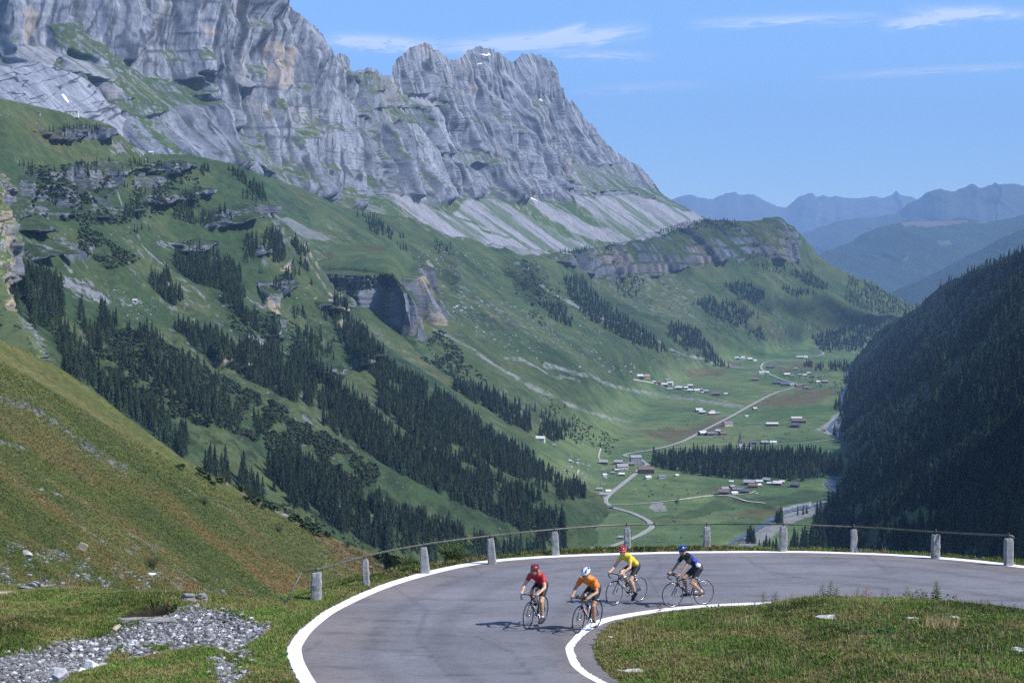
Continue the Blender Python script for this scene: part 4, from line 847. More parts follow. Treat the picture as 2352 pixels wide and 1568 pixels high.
m_vroad = simple('valley_asphalt', (.30, .29, .285), .9, var=.15, scale=.1); m_vedge = simple('pale_road_shoulder', (.48, .46, .42), .9, var=.2, scale=.3)
m_track = simple('pale_gravel_track', (.42, .40, .34), .95, var=.25, scale=.2)
m_water = simple('river_water', (.07, .10, .13), .45, var=.3, scale=.05)
for nm, w, pl in ROADS_V:
    if nm == 'main':
        ribbon('road', pl, w * .76 + .8, m_vedge, .9); ribbon('road', pl, w * .76, m_vroad, 1.1)
    else: ribbon('path', pl, w * .8, m_track, .9)
ribbon('river', RIVER, 3.6, m_water, .7, varw=.6)
# ------------------------------------------------------------------ vegetation
def conifer_mesh(seed, layers, spikes, height=1.0, rad=0.15, drop_=.42, ragged=.35):
    """unit spruce: drooping whorls of boughs round a tapering trunk; returns verts, tris, shade"""
    r = np.random.default_rng(seed); V = []; T = []
    for L in range(layers):
        f = L / (layers - 1.0); z0 = .05 + .90 * f ** .92; lr = rad * (1 - f) ** .80 * (1 + .22 * r.uniform(-1, 1)) + .010
        tip = z0 + (1.75 / layers) * (1.05 - .35 * f); a0 = r.uniform(0, 6.28); base = len(V); V.append((0.012 * r.uniform(-1, 1), 0.012 * r.uniform(-1, 1), min(tip, 1.0)))
        for k in range(spikes * 2):
            a = a0 + math.pi * k / spikes; out = lr * (1 + ragged * r.uniform(-1, 1)) if k % 2 == 0 else lr * (.42 + .15 * r.uniform(-1, 1))
            V.append((math.cos(a) * out, math.sin(a) * out, z0 - (lr * drop_ if k % 2 == 0 else -lr * .15) + .012 * r.uniform(-1, 1)))
        for k in range(spikes * 2): T.append((base, base + 1 + k, base + 1 + (k + 1) % (spikes * 2)))
    return np.array(V, float), np.array(T, int)
def instance_np(tmpls, P, H, W, R, pick, cols):
    Vs = []; Ts = []; Cs = []; off = 0
    for t, (V, T) in enumerate(tmpls):
        m = np.where(pick == t)[0]
        if not len(m): continue
        c, s = np.cos(R[m])[:, None], np.sin(R[m])[:, None]
        x = (V[None, :, 0] * c - V[None, :, 1] * s) * W[m][:, None]; y = (V[None, :, 0] * s + V[None, :, 1] * c) * W[m][:, None]; z = V[None, :, 2] * H[m][:, None] * np.ones_like(x)
        q = np.stack([x, y, z], -1) + P[m][:, None, :]
        n = V.shape[0]; Vs.append(q.reshape(-1, 3)); Ts.append((T[None] + (np.arange(len(m)) * n)[:, None, None]).reshape(-1, T.shape[1]) + off); off += n * len(m)
        Cs.append(np.repeat(cols[m], n, 0))
    return np.concatenate(Vs), np.concatenate(Ts), np.concatenate(Cs)
def foliage_mat(name, col=None, var=.35, scale=.8, rnd=False):
    m, t, b = new_mat(name); b.inputs['Roughness'].default_value = .75; b.inputs['Specular IOR Level'].default_value = .15
    g = t.nodes.new('ShaderNodeNewGeometry'); n = t.nodes.new('ShaderNodeTexNoise'); n.inputs['Scale'].default_value = scale; n.inputs['Detail'].default_value = 5
    t.links.new(g.outputs['Position'], n.inputs['Vector'])
    r = t.nodes.new('ShaderNodeMapRange'); r.inputs['From Min'].default_value = .3; r.inputs['From Max'].default_value = .7; r.inputs['To Min'].default_value = 1 - var; r.inputs['To Max'].default_value = 1 + var
    t.links.new(n.outputs[0], r.inputs[0]); v = t.nodes.new('ShaderNodeVectorMath'); v.operation = 'SCALE'; t.links.new(r.outputs[0], v.inputs['Scale'])
    if col is None: a = t.nodes.new('ShaderNodeAttribute'); a.attribute_name = 'Col'; t.links.new(a.outputs['Color'], v.inputs[0])
    elif rnd:
        oi = t.nodes.new('ShaderNodeObjectInfo'); rr = t.nodes.new('ShaderNodeValToRGB'); e = rr.color_ramp.elements; e[0].color = (*[c * .75 for c in col], 1); e[1].color = (col[0] * 1.5, col[1] * 1.25, col[2] * 1.1, 1)
        t.links.new(oi.outputs['Random'], rr.inputs[0]); t.links.new(rr.outputs[0], v.inputs[0])
    else: v.inputs[0].default_value = col
    t.links.new(v.outputs[0], b.inputs['Base Color']); return m
CON = c3(.015, .028, .014)
def poly_points(poly, spacing, jitter=.5):
    x0 = min(p[0] for p in poly); x1 = max(p[0] for p in poly); y0 = min(p[1] for p in poly); y1 = max(p[1] for p in poly)
    gx, gy_ = np.meshgrid(np.arange(x0, x1, spacing), np.arange(y0, y1, spacing * .8)); gx = gx.astype(float); gx[1::2] += spacing / 2
    gx = gx + RNG.uniform(-jitter, jitter, gx.shape) * spacing; gy_ = gy_ + RNG.uniform(-jitter, jitter, gy_.shape) * spacing
    gx, gy_ = gx.ravel(), gy_.ravel(); m = inpoly(gx, gy_, poly); return gx[m], gy_[m]
TREES = []   # (x,y,z,height,zone)
BUSHES = []
def occluded(P, own):
    d = Vector(P); L = d.length; d.normalize()
    for n in ('fore', 'E', 'C', 'F', 'G', 'D', 'M'):
        if n == own: continue
        h = SHEETS[n].ray_cast(Vector((0, 0, 0)), d, L - 12)
        if h[0] is not None and h[3] < L - 15: return True
    return False
def wood(sheetn, poly, spacing, h=(18, 27), zone='', gap=.0, gs=30.0, sd=0.0, bush=0.0, sizeY=None, cap=1.0):
    X, Y = poly_points(poly, spacing)
    for x, y in zip(X, Y):
        x += RNG.normal(0, 1.5); y += RNG.normal(0, 1.5)
        if gap > 0 and float(fbm(np.array([x / gs + sd]), np.array([y / gs]), np.array([sd]), 3)[0]) < (gap - .5) * .8: continue
        p, n = hit(sheetn, x, y)
        if p is None: continue
        if n.z < .32 and sheetn != 'G': continue
        hh = RNG.uniform(*h) * (RNG.uniform(.55, 1) if RNG.random() < .25 else 1)
        if bush and RNG.random() < bush: BUSHES.append((p.x, p.y, p.z, RNG.uniform(2.5, 5.0), zone)); continue
        if occluded((p.x, p.y, p.z + hh), sheetn): continue
        TREES.append((p.x, p.y, p.z - .3, hh, zone))
L_ = 'left'
wood('C', [(58,655),(100,645),(140,660),(150,720),(120,765),(70,735)], 6.9, (15.6, 22.6), L_)
wood('C', [(-5,655),(20,660),(45,720),(35,740),(0,700)], 6.9, (15.6, 21.8), L_)
wood('C', [(70,745),(150,770),(230,850),(330,930),(430,1010),(430,1060),(330,985),(250,925),(160,860),(90,815)], 8.6, (13.3, 21.1), L_, gap=.35)
wood('C', [(175,705),(260,715),(340,760),(420,820),(500,870),(560,930),(610,990),(560,1010),(470,960),(370,900),(290,850),(200,790)], 8.2, (10.9, 18.7), L_, gap=.32, bush=.25)
wood('C', [(400,755),(470,765),(560,800),(640,812),(705,830),(770,880),(850,950),(905,1005),(1000,1040),(1060,1080),(1160,1130),(1260,1185),(1310,1235),(1240,1240),(1150,1195),(1050,1155),(960,1110),(880,1065),(800,1015),(730,965),(660,915),(560,865),(450,805)], 6.5, (13.3, 20.3), L_, gap=.14)
wood('C', [(770,690),(815,720),(850,785),(905,835),(965,880),(1045,930),(1125,990),(1205,1040),(1265,1080),(1340,1128),(1350,1145),(1290,1150),(1240,1122),(1160,1085),(1080,1040),(1000,995),(930,935),(870,880),(835,840),(775,780),(760,715)], 5.6, (14.0, 20.3), L_, gap=.05)
wood('C', [(860,880),(930,940),(1000,1000),(1080,1050),(1180,1110),(1260,1160),(1200,1150),(1100,1100),(1000,1040),(930,990),(870,930)], 6.5, (13.3, 19.5), L_, gap=.25)
wood('M', [(1035,880),(1120,900),(1180,935),(1245,972),(1300,1005),(1285,1018),(1200,990),(1110,935),(1045,898)], 6.0, (15.0, 22.0), L_, gap=.1)
wood('C', [(650,1050),(720,1080),(820,1125),(900,1175),(1000,1205),(1100,1245),(1160,1290),(1050,1290),(960,1245),(880,1205),(780,1155),(700,1120),(620,1085)], 6.9, (14.0, 20.3), L_, gap=.12)
wood('C', [(610,1090),(680,1108),(760,1158),(830,1208),(910,1250),(900,1275),(800,1230),(720,1185),(640,1145)], 13, (22,31), L_, gap=.1)
wood('C', [(475,1070),(560,1110),(620,1150),(600,1165),(530,1135),(470,1100)], 13, (20,28), L_, gap=.3)
wood('C', [(900,1190),(1000,1220),(1120,1270),(1300,1260),(1240,1290),(1000,1300),(900,1255)], 12, (17,25), L_, gap=.5)
wood('C', [(1210,1180),(1300,1200),(1300,1260),(1240,1290),(1220,1230)], 11, (18,26), L_, gap=.35)
wood('C', [(405,588),(470,572),(535,605),(560,640),(535,690),(505,665),(450,650),(400,622)], 6.0, (13.3, 19.5), L_, gap=.1)
wood('C', [(340,638),(380,630),(420,690),(400,705),(350,668)], 6.5, (12.5, 18.7), L_, gap=.15)
wood('C', [(285,485),(322,482),(325,512),(285,515)], 6.0, (12.5, 17.2), L_, gap=.2)
wood('C', [(505,640),(545,650),(590,740),(595,770),(560,745),(510,690)], 6.9, (13.3, 18.7), L_, gap=.2)
wood('C', [(600,545),(640,535),(660,600),(625,605)], 6.0, (12.5, 17.2), L_, gap=.1)
wood('C', [(670,550),(690,560),(722,620),(720,640),(690,610)], 5.6, (12.5, 17.2), L_, gap=.05)
wood('C', [(440,380),(520,400),(560,430),(600,470),(560,480),(480,430)], 7.7, (9.4, 14.0), L_, gap=.5)
wood('C', [(522,388),(560,402),(600,430),(617,465),(600,462),(560,425)], 5.2, (10.9, 14.8), L_, gap=.05)
wood('C', [(385,440),(440,450),(560,480),(560,500),(480,540),(400,500)], 7.7, (9.4, 14.8), L_, gap=.5)
wood('C', [(110,290),(235,295),(240,310),(110,325)], 7.7, (7.0, 10.1), L_, gap=.5); wood('C', [(40,380),(300,370),(420,380),(300,410),(60,410)], 8.6, (7.0, 10.1), L_, gap=.55)
wood('C', [(560,540),(720,560),(750,660),(650,680),(560,600)], 8.6, (9.4, 15.6), L_, gap=.5)
wood('C', [(640,700),(760,720),(780,830),(700,830),(600,790)], 9.5, (10.1, 16.4), L_, gap=.5)
wood('C', [(270,430),(420,420),(400,520),(300,540)], 11.2, (7.0, 11.7), L_, gap=.6)
V_ = 'valley side'
wood('M', [(808,498),(850,498),(890,525),(935,548),(900,552),(850,535),(815,520)], 5.5, (13.2, 19.4), V_, gap=.05)
wood('D', [(900,555),(985,550),(1010,580),(960,590),(925,575)], 6.4, (11.4, 17.6), V_, gap=.2); wood('M', [(985,555),(1050,560),(1060,590),(1010,590)], 7.4, (10.6, 15.8), V_, gap=.4)
wood('M', [(1160,585),(1235,620),(1245,690),(1200,700),(1170,640)], 7.4, (10.6, 17.6), V_, gap=.4, bush=.3)
wood('M', [(1290,640),(1340,640),(1375,690),(1440,730),(1500,775),(1535,810),(1515,812),(1440,785),(1370,745),(1310,695)], 5.1, (15.0, 22.0), V_, gap=.05)
wood('M', [(1235,692),(1290,705),(1345,742),(1330,758),(1270,738)], 5.5, (14.1, 20.2), V_, gap=.1)
wood('M', [(1533,752),(1560,745),(1602,762),(1628,795),(1652,826),(1676,846),(1640,842),(1590,817),(1550,787)], 4.6, (15.8, 22.9), V_, gap=.05)
wood('M', [(1520,770),(1600,745),(1620,760),(1560,790)], 6.4, (12.3, 19.4), V_, gap=.5)
wood('M', [(1590,700),(1640,683),(1700,708),(1742,725),(1787,765),(1762,787),(1700,758),(1640,727)], 5.1, (15.0, 22.0), V_, gap=.18)
wood('M', [(1665,653),(1720,653),(1790,690),(1843,715),(1830,730),(1760,712),(1690,682)], 4.6, (15.0, 22.0), V_, gap=.1)
wood('M', [(1797,660),(1850,670),(1900,690),(1950,722),(1900,724),(1840,702)], 4.6, (15.0, 22.0), V_, gap=.05)
wood('M', [(1822,626),(1860,628),(1902,658),(1900,670),(1850,655)], 4.1, (14.1, 20.2), V_, gap=.05)
wood('M', [(1834,756),(1880,725),(1950,718),(2055,745),(2015,770),(1972,808),(1888,808),(1862,780)], 4.4, (15.8, 23.8), V_)
wood('M', [(1950,634),(2010,658),(2098,706),(2045,748),(1960,722),(1940,685)], 4.6, (10.6, 17.6), V_, gap=.12)
wood('M', [(1480,690),(1620,720),(1740,765),(1850,800),(1830,805),(1700,775),(1560,730)], 8.3, (7.9, 13.2), V_, gap=.6, bush=.6)
wood('M', [(1280,562),(1409,556),(1412,580),(1285,585)], 5.5, (10.6, 15.8), V_, gap=.3); wood('M', [(1500,530),(1640,500),(1700,505),(1700,530),(1600,530),(1510,550)], 5.5, (9.7, 15.0), V_, gap=.35)
wood('M', [(1700,560),(1840,545),(1830,640),(1740,620)], 6.4, (9.7, 15.8), V_, gap=.45); wood('M', [(1405,600),(1480,640),(1470,690),(1420,680)], 6.4, (11.4, 17.6), V_, gap=.3)
wood('M', [(950,790),(1010,770),(1060,850),(1100,890),(1030,870),(960,840)], 8.3, (7.9, 14.1), V_, gap=.4, bush=.5)
wood('M', [(1210,940),(1290,960),(1340,1010),(1290,1010)], 8.3, (12.3, 19.4), V_, gap=.4); wood('M', [(1290,930),(1380,990),(1400,1030),(1340,1030)], 12.0, (7.9, 13.2), V_, gap=.55, bush=.6)
wood('M', [(1300,1090),(1360,1100),(1340,1150),(1290,1170)], 11.0, (14.1, 19.4), V_, gap=.4)
Fl = 'floor'
wood('M', [(1500,1060),(1560,1055),(1620,1051),(1750,1049),(1850,1051),(1900,1061),(1937,1075),(1932,1089),(1866,1101),(1800,1102),(1700,1101),(1600,1090),(1500,1074)], 6.2, (22,29), Fl)
wood('M', [(1847,838),(1868,838),(1869,845),(1847,844)], 4, (20,27), Fl); wood('M', [(1870,842),(1892,844),(1890,852),(1872,850)], 5, (18,26), Fl); wood('M', [(1906,838),(1948,838),(1948,856),(1906,852)], 5, (19,26), Fl)
wood('M', [(1715,1238),(1735,1238),(1737,1252),(1716,1252)], 6, (17,22), Fl); wood('M', [(1776,1196),(1795,1192),(1800,1206),(1778,1208)], 6, (17,22), Fl)
wood('M', [(1812,1182),(1860,1172),(1860,1178),(1814,1188)], 8, (10,16), Fl); wood('M', [(1738,1262),(1790,1250),(1860,1240),(1890,1215),(1900,1300),(1760,1310)], 12, (19,26), Fl, gap=.3)
wood('M', [(1868,1195),(1900,1170),(1960,1170),(1990,1300),(1860,1300)], 10, (20,28), Fl, gap=.1)
wood('M', [(1960,905),(1905,935),(1925,950),(1960,940)], 7, (17,23), Fl, gap=.2); wood('M', [(1915,1002),(1980,1040),(1985,1060),(1990,1010)], 9, (18,24), Fl, gap=.5)
Rz = 'right'
GP = [(2035,750),(2107,708),(2163,660),(2231,628),(2291,610),(2400,560),(2400,1330),(1860,1330),(1875,1230),(1900,1185),(1930,1150),(1930,1100),(1965,1070),(1985,1040),(1925,1000),(1915,970),(1930,930),(1950,905),(1935,875),(1955,845),(1965,822)]
def gslot(a, b): return [p for p in GP]
import time
_t = time.time()
for y0, y1, sp_, hr in ((560,760,5.6,(19,27)), (760,900,7,(20,28)), (900,1020,9,(21,29)), (1020,1140,11.5,(22,30)), (1140,1330,14,(23,31))):
    X, Y = poly_points(GP, sp_)
    m = (Y >= y0) & (Y < y1); X, Y = X[m], Y[m]
    opn = stripes(X, Y, -.62, 190, 22, 1.0) > np.where(Y < 1000, .03, .14)
    for x, y, o in zip(X, Y, opn):
        if inpoly(np.array([x]), np.array([y]), [(2040,1200),(2090,1182),(2170,1172),(2155,1198),(2060,1218)])[0]: continue
        if o and RNG.random() < .8: 
            if RNG.random() < .5:
                p, n = hit('G', x, y)
                if p is not None: BUSHES.append((p.x, p.y, p.z, RNG.uniform(3, 7), Rz))
            continue
        p, n = hit('G', x, y)
        if p is None: continue
        hh = RNG.uniform(*hr) * (RNG.uniform(.5, 1) if RNG.random() < .3 else 1)
        TREES.append((p.x, p.y, p.z - .4, hh, Rz))
# far wooded crest trees
# scrub areas
def scrub(sheetn, poly, spacing, s=(2, 5), gap=.4, sd=0., zone='s'):
    X, Y = poly_points(poly, spacing)
    k = fbm(X / 24 + sd, Y / 24, X * 0 + sd, 3) > (gap - .5) * .8
    for x, y in zip(X[k], Y[k]):
        p, n = hit(sheetn, x, y)
        if p is not None: BUSHES.append((p.x, p.y, p.z, RNG.uniform(*s), zone))
scrub('C', [(200,760),(330,760),(480,850),(640,930),(800,1030),(900,1100),(820,1120),(700,1080),(560,1000),(400,960),(260,880)], 5.0, (3,7), .42)
scrub('C', [(500,700),(640,720),(760,800),(700,830),(560,790)], 7, (2,5), .55, 2.0); scrub('C', [(180,500),(260,560),(330,600),(250,620),(180,570)], 6, (2,5), .5, 3.0)
scrub('C', [(600,1150),(800,1180),(1000,1230),(900,1280),(700,1230)], 9, (1.5,4), .5, 4.0); scrub('C', [(60,380),(440,370),(480,470),(260,520),(80,500)], 7, (2,5), .58, 7.0)
scrub('M', [(930,760),(1020,760),(1120,880),(1060,880),(960,820)], 5, (2,6), .4, 5.0); scrub('M', [(1200,600),(1280,640),(1300,700),(1240,760),(1180,680)], 5, (2,6), .45, 6.0)
scrub('M', [(1240,900),(1330,960),(1420,1010),(1390,1060),(1300,1010)], 7, (2,5), .5, 8.0); scrub('M', [(1460,680),(1640,720),(1800,790),(1700,780),(1500,720)], 5, (2,5), .5, 9.0)
scrub('D', [(730,640),(900,630),(920,660),(760,670)], 5, (3,6), .45, 11.0); scrub('M', [(1840,860),(1940,880),(1935,900),(1850,880)], 6, (3, 6), .5, 12.)
scrub('M', [(1700,850),(1900,850),(1930,870),(1760,876)], 5, (2,4), .5, 13.)
scrub('E', [(540,1110),(720,1190),(800,1240),(720,1230),(560,1150)], 11, (1.2,3), .45, 14.0); scrub('E', [(800,1230),(960,1280),(1000,1310),(900,1300)], 12, (1.0,2.2), .35, 15.0)
scrub('E', [(400,1050),(520,1110),(500,1130),(420,1090)], 12, (1.2,2.6), .5, 16.0)
T = np.array([t[:4] for t in TREES]); Z = np.array([t[4] for t in TREES])
tx, ty = proj(T[:, :3] + np.array([0, 0, 10.0])); app = T[:, 3] / T[:, 1]
inv = (tx > 8) & (tx < 2344) & (ty > 5) & (ty < 1262)
score = np.where(inv, app, 0) * np.where((Z == Rz) & (ty > 1150), .92, 1); order = np.argsort(-score); near = order[:300]; rest = order[300:]
broad = RNG.random(len(T)) < .05
tm = [conifer_mesh(100 + k, 9, 6, rad=.135 + .02 * (k % 3)) for k in range(6)]
n = len(rest); cl = CON[None] * RNG.uniform(.6, 2.0, (n, 1)) * np.stack([RNG.uniform(.8, 1.5, n), np.ones(n), RNG.uniform(.6, 1.1, n)], 1)
Vv, Tt, Cc = instance_np(tm, T[rest, :3], T[rest, 3], T[rest, 3] * RNG.uniform(.85, 1.3, n), RNG.uniform(0, 6.28, n), RNG.integers(0, 6, n), cl)
cl = np.where(broad[rest][:, None], cl * 0 + c3(.040, .062, .020)[None] * RNG.uniform(.7, 1.3, (n, 1)), cl)
mf = foliage_mat('spruce_needles_far')
Vv, Tt, Cc = instance_np(tm, T[rest, :3], T[rest, 3] * np.where(broad[rest], .7, 1), T[rest, 3] * RNG.uniform(.8, 1.35, n) * np.where(broad[rest], 1.25, 1), RNG.uniform(0, 6.28, n), RNG.integers(0, 6, n), cl)
o = link('conifer_forest', mesh_np('conifer_forest', Vv, Tt, [mf], col=Cc, smooth=False)); tag(o, 'dark conifers massed over the mountain sides and valley floor', kind='stuff')
# the 300 that show largest: crown and trunk of their own
mn = foliage_mat('spruce_needles', tuple(CON * 1.05), .4, 1.2, rnd=True); mb = simple('spruce_bark', (.06, .045, .035), .9)
protos = []
for k in range(6):
    V, Tn = conifer_mesh(300 + k, 17, 9, rad=.125 + .018 * (k % 3), ragged=.45)
    cr = mesh_np('crown', V, Tn, [mn], smooth=False)
    a = np.linspace(0, 6.283, 8)[:-1]; ring = lambda r_, z_: np.c_[np.cos(a) * r_, np.sin(a) * r_, a * 0 + z_]
    TV = np.concatenate([ring(.018, -.02), ring(.013, .3), ring(.003, .97)]); i = np.arange(7); q = np.concatenate([np.stack([i + o_, (i + 1) % 7 + o_, (i + 1) % 7 + o_ + 7, i + o_ + 7], 1) for o_ in (0, 7)])
    protos.append((cr, mesh_np('trunk', TV, q, [mb])))
LAB = {L_: ('dark spruce standing on the left mountain slope below the cliffs', 'conifers on the left mountain slope'), V_: ('dark spruce on the far valley side under the cliff band', 'conifers on the far valley side'),
       Fl: ('dark spruce growing on the green valley floor near the river', 'conifers on the valley floor'), Rz: ('dark shaded spruce on the steep right mountain side', 'conifers on the shaded right mountain side')}
for i in near:
    x, y, z, h, zone = *T[i], Z[i]
    e = empty('pine_tree', (x, y, z), RNG.uniform(0, 6.28)); e.scale = (h * RNG.uniform(.85, 1.25),) * 2 + (h,)
    k = int(RNG.integers(0, 6)); link('crown', protos[k][0], e); link('trunk', protos[k][1], e)
    tag(e, LAB[zone][0], 'tree', LAB[zone][1])
# alder scrub and bushes of the slopes
def blob(seed):
    r = np.random.default_rng(seed); V = []; Tn = []
    for k in range(26):
        a, b = r.uniform(0, 6.28), math.acos(r.uniform(-.1, 1)); rr = r.uniform(.6, 1.0); c = np.array([math.cos(a) * math.sin(b) * .5 * rr, math.sin(a) * math.sin(b) * .5 * rr, math.cos(b) * .62 * rr])
        d = r.normal(size=3); d /= np.linalg.norm(d); e = np.cross(d, r.normal(size=3)); e /= np.linalg.norm(e); s = r.uniform(.16, .28)
        o_ = len(V); V += [tuple(c + d * s), tuple(c + e * s), tuple(c - d * s), tuple(c - e * s)]; Tn += [(o_, o_ + 1, o_ + 2), (o_, o_ + 2, o_ + 3)]
    return np.array(V), np.array(Tn)
B = np.array([b[:4] for b in BUSHES]); n = len(B)
cl = np.where(B[:, :1] > 350, 1.7, 1.0) * c3(.030, .050, .022)[None] * RNG.uniform(.6, 1.5, (n, 1)) * np.stack([RNG.uniform(.8, 1.5, n), np.ones(n), RNG.uniform(.8, 1.1, n)], 1)
Vv, Tt, Cc = instance_np([blob(k) for k in range(5)], B[:, :3], B[:, 3] * .8, B[:, 3] * 1.15, RNG.uniform(0, 6.28, n), RNG.integers(0, 5, n), cl)
o = link('alder_scrub', mesh_np('alder_scrub', Vv, Tt, [foliage_mat('alder_leaves')], col=Cc, smooth=False)); tag(o, 'low green alder scrub spread over the mountain slopes', kind='stuff')
print('TREES', len(TREES), 'BUSHES', len(BUSHES), time.time() - _t)
# stones strewn over the slopes and fans
def rock_np(seed, sub=1, flat=.7):
    bm = bmesh.new(); bmesh.ops.create_icosphere(bm, subdivisions=sub, radius=1); r = np.random.default_rng(seed)
    pl = [(Vector(r.normal(size=3)).normalized(), r.uniform(.55, .85)) for _ in range(7)]
    for v in bm.verts:
        for nn, d in pl:
            q = v.co.dot(nn)
            if q > d: v.co -= nn * (q - d)
        v.co *= 1 + .06 * r.uniform(-1, 1); v.co.z *= flat
    V = np.array([v.co[:] for v in bm.verts]); Tn = np.array([[v.index for v in f.verts] for f in bm.faces]); bm.free(); return V, Tn
RT = [rock_np(k, 1, .5 + .08 * k) for k in range(5)]
def strew(name, sheetn, polys, spacing, size, label, colr, gap=.5, sd=0.):
    pts = []
    for poly in polys:
        X, Y = poly_points(poly, spacing, .9); k = fbm(X / 22 + sd, Y / 22, X * 0 + sd, 3) > (gap - .5) * .8
        for x, y in zip(X[k], Y[k]):
            p, _ = hit(sheetn, x, y)
            if p is not None: pts.append((p.x, p.y, p.z, min(size[1], size[0] * (1 / max(.06, RNG.random())) ** .6)))
    A = np.array(pts); n = len(A); cl = colr[None] * RNG.uniform(.7, 1.25, (n, 1))
    Vv, Tt, Cc = instance_np(RT, A[:, :3], A[:, 3], A[:, 3] * RNG.uniform(.8, 1.5, n), RNG.uniform(0, 6.28, n), RNG.integers(0, 5, n), cl)
    o = link(name, mesh_np(name, Vv, Tt, [M_STONE], col=Cc, smooth=False)); tag(o, label, kind='stuff')
M_STONE = terrain_mat('limestone_stones', 2.0, 9.0, .2)
strew('stones', 'M', [[(1100,640),(1300,700),(1500,790),(1640,850),(1560,890),(1400,860),(1250,840),(1100,780),(1000,700)],[(950,560),(1250,600),(1100,640),(950,620)],[(1300,1040),(1400,1080),(1380,1160),(1290,1100)]], 7, (.7, 3.2), 'pale limestone blocks strewn over the far meadow fans', ROCKL * 1.1, .5)
strew('stones', 'C', [[(140,620),(350,680),(420,720),(300,740),(150,690)],[(480,640),(700,640),(820,860),(640,840),(500,760)],[(700,1100),(900,1180),(1100,1230),(900,1240),(700,1160)],[(0,240),(300,330),(340,350),(240,350),(0,280)]], 8, (.35, 1.6), 'pale stones strewn over the left slope', ROCKL, .52, 3.)
strew('stones', 'E', [[(0,880),(60,900),(150,970),(250,1040),(330,1090),(300,1100),(200,1050),(100,985),(0,930)],[(0,1236),(60,1243),(190,1280),(180,1292),(90,1268),(0,1252)],[(190,1322),(270,1336),(260,1350),(195,1338)],[(600,1380),(560,1350),(420,1310),(300,1250),(330,1250),(480,1320),(620,1370)],[(800,1270),(1010,1350),(1000,1370),(900,1330)],[(0,1250),(400,1310),(560,1380),(500,1385),(0,1345)]], 4.2, (.04, .30), 'white and grey stones strewn over the near hillside', ROCKL * .75, .56, 5.)
# ------------------------------------------------------------------ buildings of the valley
def box_vf(x0, x1, y0, y1, z0, z1):
    V = [(x0,y0,z0),(x1,y0,z0),(x1,y1,z0),(x0,y1,z0),(x0,y0,z1),(x1,y0,z1),(x1,y1,z1),(x0,y1,z1)]
    return V, [(0,3,2,1),(4,5,6,7),(0,1,5,4),(1,2,6,5),(2,3,7,6),(3,0,4,7)]
def poly_mesh(name, V, Fc, mat, smooth=False):
    me = bpy.data.meshes.new(name); me.from_pydata([tuple(v) for v in V], [], [tuple(f) for f in Fc]); me.materials.append(mat)
    if smooth: me.polygons.foreach_set('use_smooth', [True] * len(me.polygons))
    me.update(); return me
MATC = {}
def cmat(name, col, rough=.8, **k):
    if name not in MATC: MATC[name] = simple(name, col, rough, **k)
    return MATC[name]
ROOFS = {'w': ('bright_tin_roof', (.62, .62, .60)), 'g': ('grey_slate_roof', (.30, .30, .32)), 'd': ('dark_slate_roof', (.10, .10, .125)), 'b': ('brown_shingle_roof', (.17, .12, .11)), 'p': ('purple_grey_roof', (.19, .17, .22)), 't': ('pale_green_roof', (.45, .55, .50)), 'u': ('blue_roof', (.12, .12, .30))}
WALLS = {'w': ('white_plaster_wall', (.62, .60, .56)), 'd': ('dark_timber_wall', (.055, .042, .036)), 'b': ('brown_timber_wall', (.15, .085, .055)), 'r': ('red_painted_wall', (.30, .08, .06)), 'y': ('cream_plaster_wall', (.66, .56, .36)), 'o': ('orange_timber_wall', (.48, .24, .09)), 'g': ('grey_plaster_wall', (.30, .30, .32)), 's': ('stone_wall', (.30, .28, .27))}
RN = {'w': 'bright tin', 'g': 'grey slate', 'd': 'dark slate', 'b': 'brown shingle', 'p': 'purple-grey', 't': 'pale green', 'u': 'blue'}
WN = {'w': 'white', 'd': 'dark timber', 'b': 'brown timber', 'r': 'red', 'y': 'cream', 'o': 'orange timber', 'g': 'grey', 's': 'stone'}
WIN = cmat('window_glass', (.02, .03, .045), .15); FRM = cmat('window_surround', (.55, .53, .5), .6)
